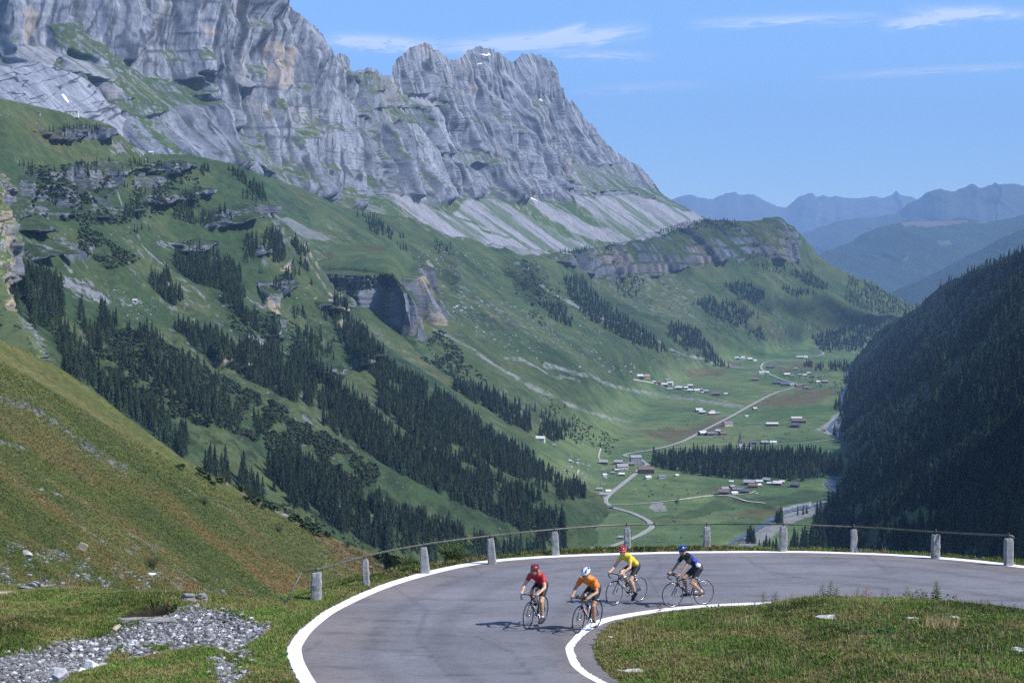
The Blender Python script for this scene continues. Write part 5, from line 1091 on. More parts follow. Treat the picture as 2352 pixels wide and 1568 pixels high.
def house(sheetn, px, py, wpx, roof='g', wall='d', rot=0.0, hk=1.0, dk=.75, label='', cat='hut', name='alpine_hut', group=None, storeys=1, full=False):
    p, _ = hit(sheetn, px, py)
    if p is None: return
    w = wpx * p.y / F; d = max(3.0, w * dk); wh = min(max(2.2, w * .30), 5.0) * hk; rh = min(d * .28, 3.6)
    zs = [drop(sheetn, p.x + a * w / 2, p.y + b * d / 2) for a in (-1, 1) for b in (-1, 1)]; z0 = min([z for z in zs if z is not None] + [p.z]); sink = min(p.z - z0, 3.0) + .6
    e = empty(name, (p.x, p.y + d * .3, p.z), math.radians(rot)); tag(e, label, cat, group)
    a, b = w / 2, d / 2
    V = [(-a,-b,-sink),(a,-b,-sink),(a,b,-sink),(-a,b,-sink),(-a,-b,wh),(a,-b,wh),(a,b,wh),(-a,b,wh),(-a,0,wh+rh),(a,0,wh+rh)]
    link('wall', poly_mesh('wall', V, [(0,1,5,4),(2,3,7,6),(1,2,6,9,5),(3,0,4,8,7),(0,3,2,1)], cmat(*WALLS[wall])), e)
    ov = .55; k = rh / b; t = .28
    R = []
    for sy_ in (-1, 1):
        R += [(-a - ov, sy_ * (b + ov), wh - k * ov + .02), (a + ov, sy_ * (b + ov), wh - k * ov + .02)]
    R += [(-a - ov, 0, wh + rh + .02), (a + ov, 0, wh + rh + .02)]; R += [(x, y, z + t) for x, y, z in R]
    Fr = [(0,1,5,4),(3,2,4,5),(6,10,11,7),(9,11,10,8),(0,6,7,1),(2,3,9,8),(0,4,10,6),(4,2,8,10),(1,7,11,5),(5,11,9,3)]
    rf = link('roof', poly_mesh('roof', R, Fr, cmat(*ROOFS[roof])), e)
    if wpx >= 11 or full:
        V, Fc = box_vf(-a * .35 - .4, -a * .35 + .4, .3, 1.1, wh + rh * .5, wh + rh + 1.0); link('chimney', poly_mesh('chimney', V, Fc, cmat('chimney_stone', (.3, .28, .26))), rf)
        nst = storeys; nw = max(2, int(w / 3.6))
        for st_ in range(nst):
            zc = (wh / nst) * (st_ + .55); s_ = min(.62, wh / nst * .26)
            for i in range(nw):
                xx = -a + (i + .5) * w / nw
                if st_ == 0 and i == nw // 2:
                    V, Fc = box_vf(xx - .55, xx + .55, -b - .06, -b + .02, 0, min(2.1, wh * .6)); link('door', poly_mesh('door', V, Fc, cmat('door_wood', (.08, .05, .03))), e); continue
                V, Fc = box_vf(xx - s_, xx + s_, -b - .07, -b + .02, zc - s_ * 1.2, zc + s_ * 1.2); f_ = link('window', poly_mesh('window', V, Fc, FRM), e)
                V, Fc = box_vf(xx - s_ * .8, xx + s_ * .8, -b - .10, -b - .071, zc - s_, zc + s_); link('pane', poly_mesh('pane', V, Fc, WIN), f_)
            for yy in (-b * .45, b * .45):
                V, Fc = box_vf(a - .02, a + .07, yy - s_, yy + s_, zc - s_ * 1.2, zc + s_ * 1.2); f_ = link('window', poly_mesh('window', V, Fc, FRM), e)
                V, Fc = box_vf(a + .071, a + .10, yy - s_ * .8, yy + s_ * .8, zc - s_, zc + s_); link('pane', poly_mesh('pane', V, Fc, WIN), f_)
    return e
ORD = ['leftmost', 'second from the left', 'third from the left', 'fourth from the left', 'fifth from the left', 'sixth from the left', 'seventh from the left', 'eighth from the left', 'ninth from the left', 'tenth from the left', 'eleventh from the left', 'twelfth from the left', 'thirteenth from the left', 'fourteenth from the left', 'fifteenth from the left', 'sixteenth from the left', 'seventeenth from the left', 'eighteenth from the left', 'nineteenth from the left', 'twentieth from the left']
def cluster(where, group, items, sheetn='M'):
    items = sorted(items, key=lambda q: q[0]); n = len(items)
    for i, it in enumerate(items):
        px, py, w, roof, wall = it[:5]; kw = dict(it[5]) if len(it) > 5 else {}
        size = 'small ' if w < 9 else ('large ' if w > 19 else '')
        od = 'rightmost' if (i == n - 1 and n > 1) else ORD[i]
        lab = kw.pop('label', f"{WN[wall]} hut, {RN[roof]} roof, {od} {where}")
        house(sheetn, px, py, w, roof, wall, kw.pop('rot', float(RNG.uniform(-14, 14))), label=lab, group=group, **kw)
HS = dict(cat='house', name='house')
cluster('at the pine wood', 'buildings by the pine wood', [
 (1460,1067.5,25,'g','g',dict(hk=2.5,storeys=4,dk=.6,rot=12,label='tall grey four-storey inn with rows of white windows beside the pine wood',**HS)), (1448.5,1069.5,16,'p','d',dict(rot=8)), (1420.6,1066,19,'g','d'), (1429.5,1078,25,'g','w',dict(rot=10,**HS)), (1415.5,1081.5,7,'w','d'), (1407.8,1088,9,'g','d'), (1428,1092,13,'w','d'),
 (1484,1087,36,'b','d',dict(hk=1.3,rot=2,dk=.6,label='long dark timber barn with a wide grey-brown roof beside the road',cat='barn',name='barn')), (1488,1099.5,14,'w','w',dict(rot=30)), (1520,1098,15,'p','w',dict(rot=14)), (1554,1094,9,'w','o',dict(rot=35)), (1386,1066,19,'g','d',HS), (1388,1093,10,'w','w',dict(rot=30))])
cluster('at the road bend', 'huts at the road bend', [(1402.5,1168,13,'d','s',dict(rot=-5)), (1386.8,1140,18,'g','w',dict(**HS)), (1396,1131,13,'w','w',dict(rot=25)), (1377,1126,13,'g','s'), (1303,1158,14,'w','r'), (1426,1237,11,'g','s')])
cluster('in the lower hamlet', 'buildings of the lower hamlet', [(1680,1108.5,9,'w','w'), (1665.7,1126,16,'g','w'), (1681,1120,12,'g','d',dict(rot=35)), (1663,1136,24,'b','d'), (1688.6,1127,14,'p','d'), (1700,1127.5,14,'p','w'), (1686.3,1136,15,'w','w',dict(rot=25)),
 (1712.7,1133,20,'d','b',dict(rot=-20))])
cluster('in the hamlet by the river', 'buildings near the river bend', [(1721.5,1114,24,'g','b'), (1730,1120.5,20,'b','b'), (1744,1110,16,'t','d'), (1742,1117,13,'w','r',dict(rot=25)), (1763,1106.5,18,'g','d',dict(rot=-35)), (1768,1112.5,11,'w','s',dict(rot=-25)), (1787,1114.5,19,'w','r',dict(rot=-20)), (1796,1109,11,'w','o'), (1826.5,1118.5,19,'d','d',dict(rot=-25))])
cluster('left of the straight road', 'huts left of the straight road', [(1605.6,945.7,16,'w','d'), (1614,950,14,'w','d',dict(rot=-25)), (1635,953,14,'w','r'), (1637.7,947,9,'w','d',dict(rot=-20)), (1646,951.5,11,'g','b')])
cluster('beside the long straight road', 'houses beside the straight road', [(1733.3,940.6,10,'w','d',dict(rot=30)), (1715,957.4,7,'w','w'), (1671.5,979,20,'p','y',dict(rot=18,hk=1.2,label='cream walled house with purple-grey roof beside the long straight road',**HS)), (1614,999,18,'w','d',dict(rot=25)), (1632,1000,17,'p','d'), (1643.5,997,9,'p','r'), (1651,994,13,'w','d',dict(rot=-40,hk=1.3)), (1660,999,15,'b','b',dict(rot=20))])
cluster('on the open meadow', 'long barns on the open meadow', [(1773.7,978.5,27,'w','d',dict(dk=.35,rot=2)), (1829.5,965,24,'w','d',dict(dk=.35,rot=0)), (1835,971.5,32,'b','d',dict(dk=.4,rot=-4)), (1827,981.5,20,'d','d',dict(rot=-22)), (1893,990,8,'d','d')])
cluster('behind the pine wood', 'buildings behind the pine wood', [(1776,1020,15,'w','w'), (1756,1020,16,'g','d'), (1731,1020,14,'d','d')])
cluster('in the upper fan row', 'huts in a row on the left fan', [(1469,868,17,'w','d'), (1484.8,867,14,'g','o',dict(rot=25)), (1501.3,879,9,'w','d'), (1510,881.3,12,'b','d'), (1534,875.3,10,'g','d'), (1539.5,882.5,13,'w','w',dict(rot=-20)), (1526.4,886.7,14,'w','d')])
cluster('in the middle fan hamlet', 'huts of the middle hamlet', [(1538.7,897,13,'g','s'), (1548.5,894.5,8,'b','d'), (1560.8,894.5,16,'w','d',dict(rot=-30)), (1575.5,892.7,10,'w','d'), (1586.3,888.5,12,'w','d',dict(rot=-20)), (1586.5,900,13,'w','d',dict(rot=-20)), (1600.4,899.3,12,'w','y'), (1609.3,897,9,'g','r'), (1621,901,12,'g','d'), (1613,903,6,'w','d'), (1646.2,908.3,19,'b','r'), (1667.2,906.5,8,'w','d'), (1448.5,856,5,'w','d')])
cluster('under the far woods', 'far huts under the woods', [(1692,824,9,'w','d'), (1700,827,12,'g','w'), (1706,822.5,8,'w','w'), (1722,827.4,11,'w','d'), (1734,829.8,8,'w','w')])
cluster('near the looping road', 'huts at the far end of the valley', [(1837.6,823,15,'w','d',dict(dk=.4)), (1850.5,822,9,'w','w'), (1769.6,846,15,'d','d'), (1749.2,858,13,'w','w',dict(dk=.4)), (1761.8,857.3,9,'w','s'), (1734.8,874.7,17,'b','r',dict(rot=-8)), (1828,849,9,'g','b')])
cluster('in the far village', 'houses of the far village', [(1807.6,863.3,13,'w','r'), (1784.3,882.5,20,'d','b',dict(dk=.4)), (1803.7,886,20,'u','d',dict(dk=.4)), (1818.7,885,10,'g','w'), (1833.4,889,14,'b','r',dict(rot=20)), (1846,887,12,'b','b'), (1851,892.7,11,'p','d'), (1861.5,894,10,'b','r'), (1838,863,9,'g','d'), (1849,863.5,9,'w','w'), (1857,858.5,8,'w','d'), (1878.6,879,10,'w','s'), (1895,879.5,14,'g','d',dict(dk=.4)), (1866,866,9,'d','d'), (1820,866,9,'p','d')])
house('C', 165, 264, 29, 'g', 'w', 3, dk=.35, label='long low white alp building on the ridge crest at the upper left', cat='house', name='alp_building', full=True)
house('C', 88, 263, 8, 'd', 's', 0, label='small square stone hut on the ridge crest left of the long building', cat='hut')
house('C', 347, 354, 9, 'w', 'g', 0, label='small grey hut at the edge of the alp below the wall', cat='hut')
house('C', 310, 694, 9, 'w', 's', -10, label='tiny stone hut alone on the green left slope', cat='hut')
house('D', 727, 589, 22, 'g', 'w', 3, dk=.35, label='long white byre on the green ledge above the dark cliff', cat='barn', name='byre', full=True)
house('M', 1241.5, 1012, 20, 'w', 'w', -12, label='white chalet standing alone on the meadow beside the left forest', cat='house', name='chalet', full=True)
house('M', 1273, 1025, 8, 'g', 's', -10, label='small stone shed below the lone white chalet', cat='hut'); house('M', 1310, 1061, 6, 'w', 'd', 0, label='tiny tin roofed shed on the meadow below the forest tip', cat='hut')
# church behind the wood
p, _ = hit('M', 1700, 1032); e = empty('church', (p.x, p.y, p.z), math.radians(8)); tag(e, 'church with a slender dark pointed spire rising behind the pine wood', 'church')
V, Fc = box_vf(-3, 3, -3, 3, -1, 13.2); link('tower', poly_mesh('tower', V, Fc, cmat(*WALLS['w'])), e)
V = [(-4,-4,13.0),(4,-4,13.0),(4,4,13.0),(-4,4,13.0),(-2.2,-2.2,17),(2.2,-2.2,17),(2.2,2.2,17),(-2.2,2.2,17),(0,0,33)]
sp_ = link('spire', poly_mesh('spire', V, [(3,2,1,0),(0,1,5,4),(1,2,6,5),(2,3,7,6),(3,0,4,7),(4,5,8),(5,6,8),(6,7,8),(7,4,8)], cmat(*ROOFS['d'])), e)
V, Fc = box_vf(-.12, .12, -.12, .12, 30.5, 33.5); V2, F2 = box_vf(-.7, .7, -.1, .1, 32.2, 32.45); link('cross', poly_mesh('cross', V + V2, Fc + [tuple(i + 8 for i in f) for f in F2], cmat('gilded_cross', (.5, .4, .15), .4)), sp_)
V = [(3,-4,-1),(19,-4,-1),(19,4,-1),(3,4,-1),(3,-4,7),(19,-4,7),(19,4,7),(3,4,7)]
link('wall', poly_mesh('wall', V, [(0,1,5,4),(1,2,6,5),(2,3,7,6),(0,3,2,1)], cmat(*WALLS['w'])), e)
link('roof', poly_mesh('roof', [(3.01,-4.6,6.6),(19.5,-4.6,6.6),(19.5,4.6,6.6),(3.01,4.6,6.6),(3.01,0,11.5),(19.5,0,11.5)], [(0,1,5,4),(2,3,4,5),(1,2,5),(0,4,3)], cmat(*ROOFS['d'])), e)
# grazing cattle, poles, a parked car, the ropeway
def cow_mesh(m):
    V = []; Fc = []
    def b(x0, x1, y0, y1, z0, z1, tp=1.0):
        v, f = box_vf(x0, x1, y0, y1, z0, z1); o_ = len(V); V.extend(v); Fc.extend([tuple(i + o_ for i in q) for q in f])
    b(-.9,.75,-.32,.32,.7,1.45); b(.7,1.15,-.16,.16,.75,1.4); b(1.1,1.5,-.14,.14,.35,.85); b(-1.0,-.9,-.04,.04,.6,1.4)
    for x in (-.8, .5):
        for y in (-.26, .12): b(x, x + .16, y, y + .14, 0, .72)
    return poly_mesh('cow', V, Fc, m)
cm = [cow_mesh(cmat('dark_brown_hide', (.035, .025, .02))), cow_mesh(cmat('pale_hide', (.45, .42, .36)))]
cp_ = []
for poly, n in (([(1540,1098),(1660,1108),(1640,1135),(1440,1150),(1420,1130),(1500,1105)], 16), ([(1680,985),(1900,990),(1900,1010),(1800,1015),(1620,1018),(1600,1005)], 22), ([(1580,960),(1700,975),(1660,985),(1560,1000),(1500,990)], 10), ([(1500,1170),(1700,1165),(1700,1200),(1620,1250),(1480,1250),(1520,1200)], 14), ([(1560,905),(1660,915),(1600,935),(1520,925)], 8)):
    X, Y = poly_points(poly, 7, .9); ii = RNG.permutation(len(X))[:n]; cp_ += [(X[i], Y[i]) for i in ii]
for k, (x, y) in enumerate(cp_):
    p, _ = hit('M', x, y)
    if p is None: continue
    o = link('cow', cm[0 if k % 3 else 1]); o.location = (p.x, p.y, p.z); o.rotation_euler = (0, 0, RNG.uniform(0, 6.28)); o.scale = (1.35,) * 3
    tag(o, 'dark brown cow grazing on the green valley floor' if k % 3 else 'pale cow grazing on the green valley floor', 'cow', 'cattle grazing on the valley floor')
def tube(pts, r, seg=8, closed=False, taper=None):
    P = np.array(pts, float); n = len(P); t = np.gradient(P, axis=0); t /= np.linalg.norm(t, axis=1, keepdims=True) + 1e-12
    up = np.array([0, 0, 1.0]) if abs(t[0, 2]) < .9 else np.array([1.0, 0, 0]); V = []; a = np.linspace(0, 2 * math.pi, seg + 1)[:-1]
    u = np.cross(t[0], up); u /= np.linalg.norm(u)
    for i in range(n):
        u = u - t[i] * u.dot(t[i]); u /= np.linalg.norm(u); w = np.cross(t[i], u); rr = r if taper is None else taper[i]
        V += [tuple(P[i] + rr * (math.cos(q) * u + math.sin(q) * w)) for q in a]
    Fc = [(i * seg + k, i * seg + (k + 1) % seg, (i + 1) * seg + (k + 1) % seg, (i + 1) * seg + k) for i in range(n - 1) for k in range(seg)]
    if closed: Fc += [((n - 1) * seg + k, (n - 1) * seg + (k + 1) % seg, (k + 1) % seg, k) for k in range(seg)]
    else: Fc += [tuple(range(seg))[::-1], tuple((n - 1) * seg + k for k in range(seg))]
    return V, Fc
def join(*parts):
    V = []; Fc = []
    for v, f in parts: o_ = len(V); V += list(v); Fc += [tuple(i + o_ for i in q) for q in f]
    return V, Fc
m_pole = cmat('weathered_pole_wood', (.12, .10, .08))
for k, (x, y, hh, lb) in enumerate([(1775,913,13,'tall dark utility pole beside the straight valley road in the far fields'), (1450,1242,11,'utility pole on the meadow behind the near railing'), (1834,990,12,'left one of two poles on the meadow before the river'), (1886,992,12,'right one of two poles on the meadow before the river')]):
    p, _ = hit('M', x, y); V, Fc = join(tube([(0, 0, -1), (0, 0, hh)], .28, 6), box_vf(-1.4, 1.4, -.08, .08, hh - 1.2, hh - .9)); o = link('utility_pole', poly_mesh('utility_pole', V, Fc, m_pole)); o.location = p; tag(o, lb, 'pole', 'utility poles in the valley')
a0 = hit('M', 1918, 1013)[0]; a1 = Vector(at(2352, 700, 2300)); a2 = Vector(at(2700, 480, 2100))
for k, off in enumerate((0, 5.0)):
    pts = [a0.lerp(a2, f) + Vector((off, 0, -38 * math.sin(math.pi * f) * 0 + (12 * (1 - f)))) for f in np.linspace(0, 1, 14)]
    pts = [Vector(at(1918 + (2700 - 1918) * f, 1006 + (474 - 1006) * f + 22 * math.sin(math.pi * f) + off * .6, a0.y + (2000 - a0.y) * f)) for f in np.linspace(0, 1, 20)]
    V, Fc = tube([tuple(q) for q in pts], .16, 5); tag(link('ropeway_cable', poly_mesh('ropeway_cable', V, Fc, cmat('steel_cable', (.42, .42, .45), .4))), ['upper cable of the ropeway crossing in front of the dark forest', 'lower cable of the ropeway crossing in front of the dark forest'][k], 'cable')
p, _ = hit('M', 1738, 1133); e = empty('parked_car', p, .2); tag(e, 'white car parked on the track beside the lower hamlet', 'car')
V, Fc = join(box_vf(-2.1, 2.1, -.85, .85, .35, .95), ([(-1.5,-.75,.951),(1.2,-.75,.951),(1.2,.75,.951),(-1.5,.75,.951),(-1.1,-.65,1.5),(.6,-.65,1.5),(.6,.65,1.5),(-1.1,.65,1.5)], [(4,5,6,7),(0,1,5,4),(1,2,6,5),(2,3,7,6),(3,0,4,7)]))
link('body', poly_mesh('body', V, Fc, cmat('white_car_paint', (.7, .7, .7), .3)), e)
for x in (-1.3, 1.3):
    for y in (-.86, .72): V, Fc = tube([(x, y, .34), (x, y + .14, .34)], .33, 12); link('wheel', poly_mesh('wheel', V, Fc, cmat('tyre_rubber', (.02, .02, .02))), e)

# ------------------------------------------------------------------ granite posts and their rail
def granite():
    m, t, b = new_mat('granite'); b.inputs['Roughness'].default_value = .85; g = t.nodes.new('ShaderNodeTexCoord')
    n = t.nodes.new('ShaderNodeTexNoise'); n.inputs['Scale'].default_value = 38; n.inputs['Detail'].default_value = 6; n.inputs['Roughness'].default_value = .8; t.links.new(g.outputs['Object'], n.inputs['Vector'])
    r = t.nodes.new('ShaderNodeValToRGB'); e = r.color_ramp.elements; e[0].position = .33; e[0].color = (.13, .13, .14, 1); e[1].position = .62; e[1].color = (.52, .51, .49, 1); t.links.new(n.outputs[0], r.inputs[0])
    n2 = t.nodes.new('ShaderNodeTexNoise'); n2.inputs['Scale'].default_value = 5; n2.inputs['Detail'].default_value = 4; t.links.new(g.outputs['Object'], n2.inputs['Vector'])
    mm = t.nodes.new('ShaderNodeMixRGB'); mm.blend_type = 'MULTIPLY'; mm.inputs[0].default_value = .6; t.links.new(r.outputs[0], mm.inputs[1]); t.links.new(n2.outputs[0], mm.inputs[2]); t.links.new(mm.outputs[0], b.inputs['Base Color'])
    bn = t.nodes.new('ShaderNodeBump'); bn.inputs['Distance'].default_value = .02; t.links.new(n.outputs[0], bn.inputs['Height']); t.links.new(bn.outputs[0], b.inputs['Normal']); return m
m_gran = granite(); m_iron = simple('weathered_iron', (.09, .095, .085), .5, .6, var=.4, scale=6); m_rail = simple('oxidised_rail_pipe', (.10, .10, .075), .5, .4, var=.4, scale=4)
def stone_post(px_t, py_t, px_b, py_b, wt, wb, rot, rough, label, seed):
    base = on_road(px_b, py_b); b0 = Vector(base); b0.z = ground_z(b0.x, b0.y) if True else b0.z
    top = Vector(at(px_t, py_t, b0.y + .02)); h = (top.z - b0.z); tilt = top.x - b0.x
    bm = bmesh.new(); n = 14
    r = np.random.default_rng(seed); NS = 20
    rings = []
    for i in range(n + 1):
        f = i / n; w = (wb + (wt - wb) * f) / 2; ring = []
        if i == n: w *= .9
        for k in range(NS):
            a = 2 * math.pi * k / NS; cxx, sxx = math.cos(a), math.sin(a); q = 1 / max(abs(cxx), abs(sxx)); q = min(q, 1.27)
            x, y = w * q * cxx, w * .92 * q * sxx
            dn = rough * float(fbm(np.array([x * 6 + seed]), np.array([y * 6 + 9]), np.array([f * h * 9]), 4)[0])
            ring.append(bm.verts.new((x * (1 + dn / w) + tilt * f, y * (1 + dn / w), -.35 + f * (h + .35) + (.02 * r.uniform(-1, 1) if i == n else 0))))
        rings.append(ring)
    for i in range(n):
        for k in range(NS): bm.faces.new((rings[i][k], rings[i][(k + 1) % NS], rings[i + 1][(k + 1) % NS], rings[i + 1][k]))
    c = bm.verts.new((tilt, 0, h + .015))
    for k in range(NS): bm.faces.new((rings[n][k], rings[n][(k + 1) % NS], c))
    me = bpy.data.meshes.new('stone_post'); bm.to_mesh(me); bm.free(); me.materials.append(m_gran)
    o = link('stone_post', me); o.location = b0; o.rotation_euler = (0, 0, 0); tag(o, label, 'post', 'granite posts along the outer road edge')
    a = np.linspace(0, 2 * math.pi, 15)[:-1]
    V, Fc = join(tube([(tilt, 0, h - .02), (tilt, 0, h + .05)], .018, 8), tube([(tilt + .0, .05 * math.cos(q), h + .105 + .055 * math.sin(q)) for q in a], .013, 6, closed=True), tube([(tilt, 0, h + .155), (tilt, 0, h + .2)], .018, 8))
    link('ring_bolt', poly_mesh('ring_bolt', V, Fc, m_iron, True), o)
    return Vector((top.x, b0.y + .02, top.z + .10)), b0
PD = [(728,1314.6,724.5,1378,.27,.33,'broad bluish grey post at the left end of the railing'), (838.5,1284.2,843,1347.5,.19,.21,'slim rough post with a jagged side, second from the left end'), (973,1257,978.4,1316,.22,.34,'smooth pale tapered post beside the leafy bush'),
      (1126.8,1236.8,1132,1294.7,.22,.33,'pale tapered post right of the leafy bush'), (1273.7,1221.7,1277,1275,.23,.28,'grey post above the cyclist in red, before the left forest'), (1439.7,1211,1442,1263,.21,.25,'rough grey post behind the red helmet of the yellow jersey rider'),
      (1623.6,1209.4,1622.8,1260,.22,.25,'rough grey post against the green meadow right of the blue cyclist'), (1799.2,1209.8,1799.2,1266,.25,.27,'dark craggy post in front of the river trees'), (1961,1215.7,1961,1268,.22,.22,'dark narrow post with two pale tips against the forest'),
      (2149,1227.6,2149,1282,.26,.28,'post with a bright ragged right side, second from the right end'), (2316.4,1236.4,2316.4,1298,.27,.28,'flat grey post at the right end of the railing')]
RP = []
for i, q in enumerate(PD): RP.append(stone_post(*q[:6], 0, .035 if i not in (2, 3, 10) else .012, q[6], 40 + i))
pts = [RP[0][0] + Vector((-.42, -.05, -.07)) , RP[0][0]] + [q[0] for q in RP[1:]]
g0 = Vector(on_road(649, 1392)); g0.z = ground_z(g0.x, g0.y) - .1
dense = pchip(np.array([tuple(q) for q in pts]), np.linspace(0, len(pts) - 1, 160)); endh = [tuple(RP[-1][0] + Vector((.10, 0, -.005))), tuple(RP[-1][0] + Vector((.16, 0, -.04))), tuple(RP[-1][0] + Vector((.18, 0, -.12)))]
sag = 0.0
P_ = [tuple(g0), tuple(g0 + (Vector(dense[0]) - g0) * .96)] + [tuple(x) for x in dense] + endh
V, Fc = tube(P_, .030, 10); rl = link('railing', poly_mesh('railing', V, Fc, m_rail, True)); tag(rl, 'long thin iron pipe rail running over the granite posts round the bend', 'railing')
for f in (38, 92): 
    c = Vector(dense[f]); d = (Vector(dense[f + 1]) - c).normalized() * .1; V, Fc = tube([tuple(c - d), tuple(c + d)], .032, 10); link('pipe_coupling', poly_mesh('pipe_coupling', V, Fc, m_iron, True), rl)
# ------------------------------------------------------------------ foreground stones, grass and plants
def gz(X, Y):
    h = fore_height(X, Y)[0]; return road_z(Y) + h
def sample_area(n, x0, x1, y0, y1, cond):
    X = RNG.uniform(x0, x1, n); Y = RNG.uniform(y0, y1, n); h, road, isl, dO, dI, dE, dS = fore_height(X, Y)
    m = cond(X, Y, isl, dO, dI, dE, dS, road) & ~inpoly(X, Y, HOLLOW); return X[m], Y[m], road_z(Y[m]) + h[m]
def boulder(px, py, w, h, label, mat, seed, flat=1.0, rot=0, name='boulder', sub=4, Y=None, cuts=11, sheetn=None, tall=None):
    bm = bmesh.new(); bmesh.ops.create_icosphere(bm, subdivisions=sub, radius=1); r = np.random.default_rng(seed)
    pl = [(Vector(r.normal(size=3)).normalized(), r.uniform(.38, .78)) for _ in range(cuts + 5)]
    for v in bm.verts:
        for nn, d in pl:
            q = v.co.dot(nn)
            if q > d: v.co -= nn * (q - d)
        v.co *= 1 + .03 * float(fbm(np.array([v.co.x * 2.5 + seed]), np.array([v.co.y * 2.5]), np.array([v.co.z * 2.5]), 4)[0]) * 2
        v.co.x *= w / 2; v.co.y *= w / 2 * flat; v.co.z *= h * .62
    me = bpy.data.meshes.new(name); bm.to_mesh(me); bm.free(); me.materials.append(mat); me.polygons.foreach_set('use_smooth', [False] * len(me.polygons))
    o = link(name, me)
    if sheetn and hit(sheetn, px, py)[0] is None: print('NOHIT', label); sheetn = None
    if sheetn: p = hit(sheetn, px, py)[0]; o.location = (p.x, p.y, p.z + h * .2)
    else: p = on_road(px, py); o.location = (p[0], p[1], ground_z(p[0], p[1]) + h * .18)
    o.rotation_euler = (0, 0, rot); tag(o, label, 'rock'); return o
m_lime = simple('pale_limestone', (.42, .41, .40), .85, var=.35, scale=6, bump=.03); m_white = simple('white_limestone', (.66, .65, .63), .85, var=.2, scale=7, bump=.02); m_slate = simple('layered_grey_rock', (.22, .21, .20), .85, var=.5, scale=9, bump=.03); m_tan = simple('tan_sandstone', (.34, .28, .20), .85, var=.3, scale=5, bump=.02)
boulder(208, 1520, .62, .42, 'sharp white angular boulder at the lower edge of the gravel bed', m_white, 5, .7, cuts=16); boulder(186, 1524, .34, .30, 'small pointed white rock left of the white boulder', m_white, 6, .8, cuts=14)
boulder(236, 1518, .26, .2, 'grey stone touching the right side of the white boulder', m_lime, 9, .8)
boulder(135, 1556, .42, .62, 'big pale grey boulder at the bottom edge of the picture', m_lime, 8, .8, sub=5)
boulder(95, 1344, .95, .42, 'grey wedge shaped rock on the grassy edge at the far left', m_slate, 12, .6); boulder(62, 1347, .8, .2, 'low flat rock left of the grey wedge shaped rock', m_slate, 13, .5)
boulder(20, 1358, .9, .12, 'tan flat rock at the left border of the grassy knoll', m_tan, 14, .6)
boulder(186, 1266, 2.2, 1.1, 'brown block of rock lying on the dry slope', m_tan, 21, .5, rot=-.5, sheetn='E', cuts=6); boulder(60, 1275, 1.2, .6, 'lilac grey stone beside the stone streak on the dry slope', m_lime, 22, .7, sheetn='E'); boulder(817, 1205 + 35, 1.8, .7, 'pale flat boulder on the slope behind the railing', m_tan, 23, .6, sheetn='E'); boulder(345, 1320, 1.3, .5, 'white stone at the edge of the stone streak above the fence stakes', m_white, 24, .6, sheetn='E'); boulder(418, 1347+20, .7, .3, 'white stone in the grass above the layered slabs', m_white, 25, .7, sheetn='E')
# the layered rock slabs under the turf edge
def slab_rock(px, py, w, d, h, layers, label, seed, rot=0.0):
    bm = bmesh.new(); r = np.random.default_rng(seed)
    for L in range(layers):
        z0 = h * L / layers; th = h / layers * .86; n = 16; dx, dy = r.uniform(-.05, .05) * w, r.uniform(-.06, .06) * d; s = r.uniform(.82, 1.05) - .07 * L; lo = []; hi = []
        for k in range(n):
            a = 2 * math.pi * k / n; q = s * (1 + .18 * r.uniform(-1, 1)); x = dx + math.cos(a) * w / 2 * q; y = dy + math.sin(a) * d / 2 * q
            lo.append(bm.verts.new((x, y, z0))); hi.append(bm.verts.new((x * .97, y * .97, z0 + th + .01 * r.uniform(-1, 1))))
        bm.faces.new(hi); bm.faces.new(lo[::-1])
        for k in range(n): bm.faces.new((lo[k], lo[(k + 1) % n], hi[(k + 1) % n], hi[k]))
    me = bpy.data.meshes.new('rock_slab'); bm.to_mesh(me); bm.free(); me.materials.append(m_slate); o = link('rock_slab', me)
    p = on_road(px, py); o.location = (p[0], p[1], ground_z(p[0], p[1]) - .05); o.rotation_euler = (r.uniform(-.06, .1), r.uniform(-.1, .06), rot); tag(o, label, 'rock'); return o
slab_rock(300, 1420, 1.25, .6, .30, 5, 'large layered slab leaning over the dark hollow in the bank', 1, .25); slab_rock(372, 1412, .6, .45, .22, 4, 'pale layered slab at the right end of the dark hollow', 2, .3); slab_rock(335, 1428, 1.5, .35, .10, 2, 'long thin slab lying along the foot of the hollow', 3, .2)
slab_rock(432, 1398, .5, .4, .26, 6, 'stack of thin grey slabs at the top of the gravel bed', 4, .1); slab_rock(465, 1394, .38, .34, .28, 6, 'smaller stack of thin slabs right of the grey slab stack', 5, .1)
boulder(268, 1440, .28, .16, 'tan stone at the edge of the gravel under the hollow', m_tan, 33); boulder(345, 1408, .26, .14, 'pale stone resting on the slabs', m_white, 34, .7)
for i, (x, y, w, h, lb, m_, s_) in enumerate([(1404, 1467, .50, .06, 'flat white stone set in the gutter beside the inner white line', m_white, 51), (1425, 1543, .36, .06, 'small pale flat stone in the grass near the bottom edge', m_lime, 52), (1460, 1548, .62, .08, 'bluish flat stone in the grass near the bottom edge', m_lime, 53), (1905, 1466, .85, .16, 'grey outcrop in the middle of the grassy island', m_lime, 54), (1930, 1448, .5, .06, 'small grey outcrop behind the larger one on the island', m_lime, 55), (2095, 1475, .45, .07, 'thin white stone in the grassy island', m_white, 56), (2190, 1472, .42, .08, 'white stone right of the thin white stone on the island', m_white, 57), (2330, 1560, .6, .12, 'bluish rock in the bottom right corner', m_lime, 58)]):
    boulder(x, y, w, h, lb, m_, s_, .55)
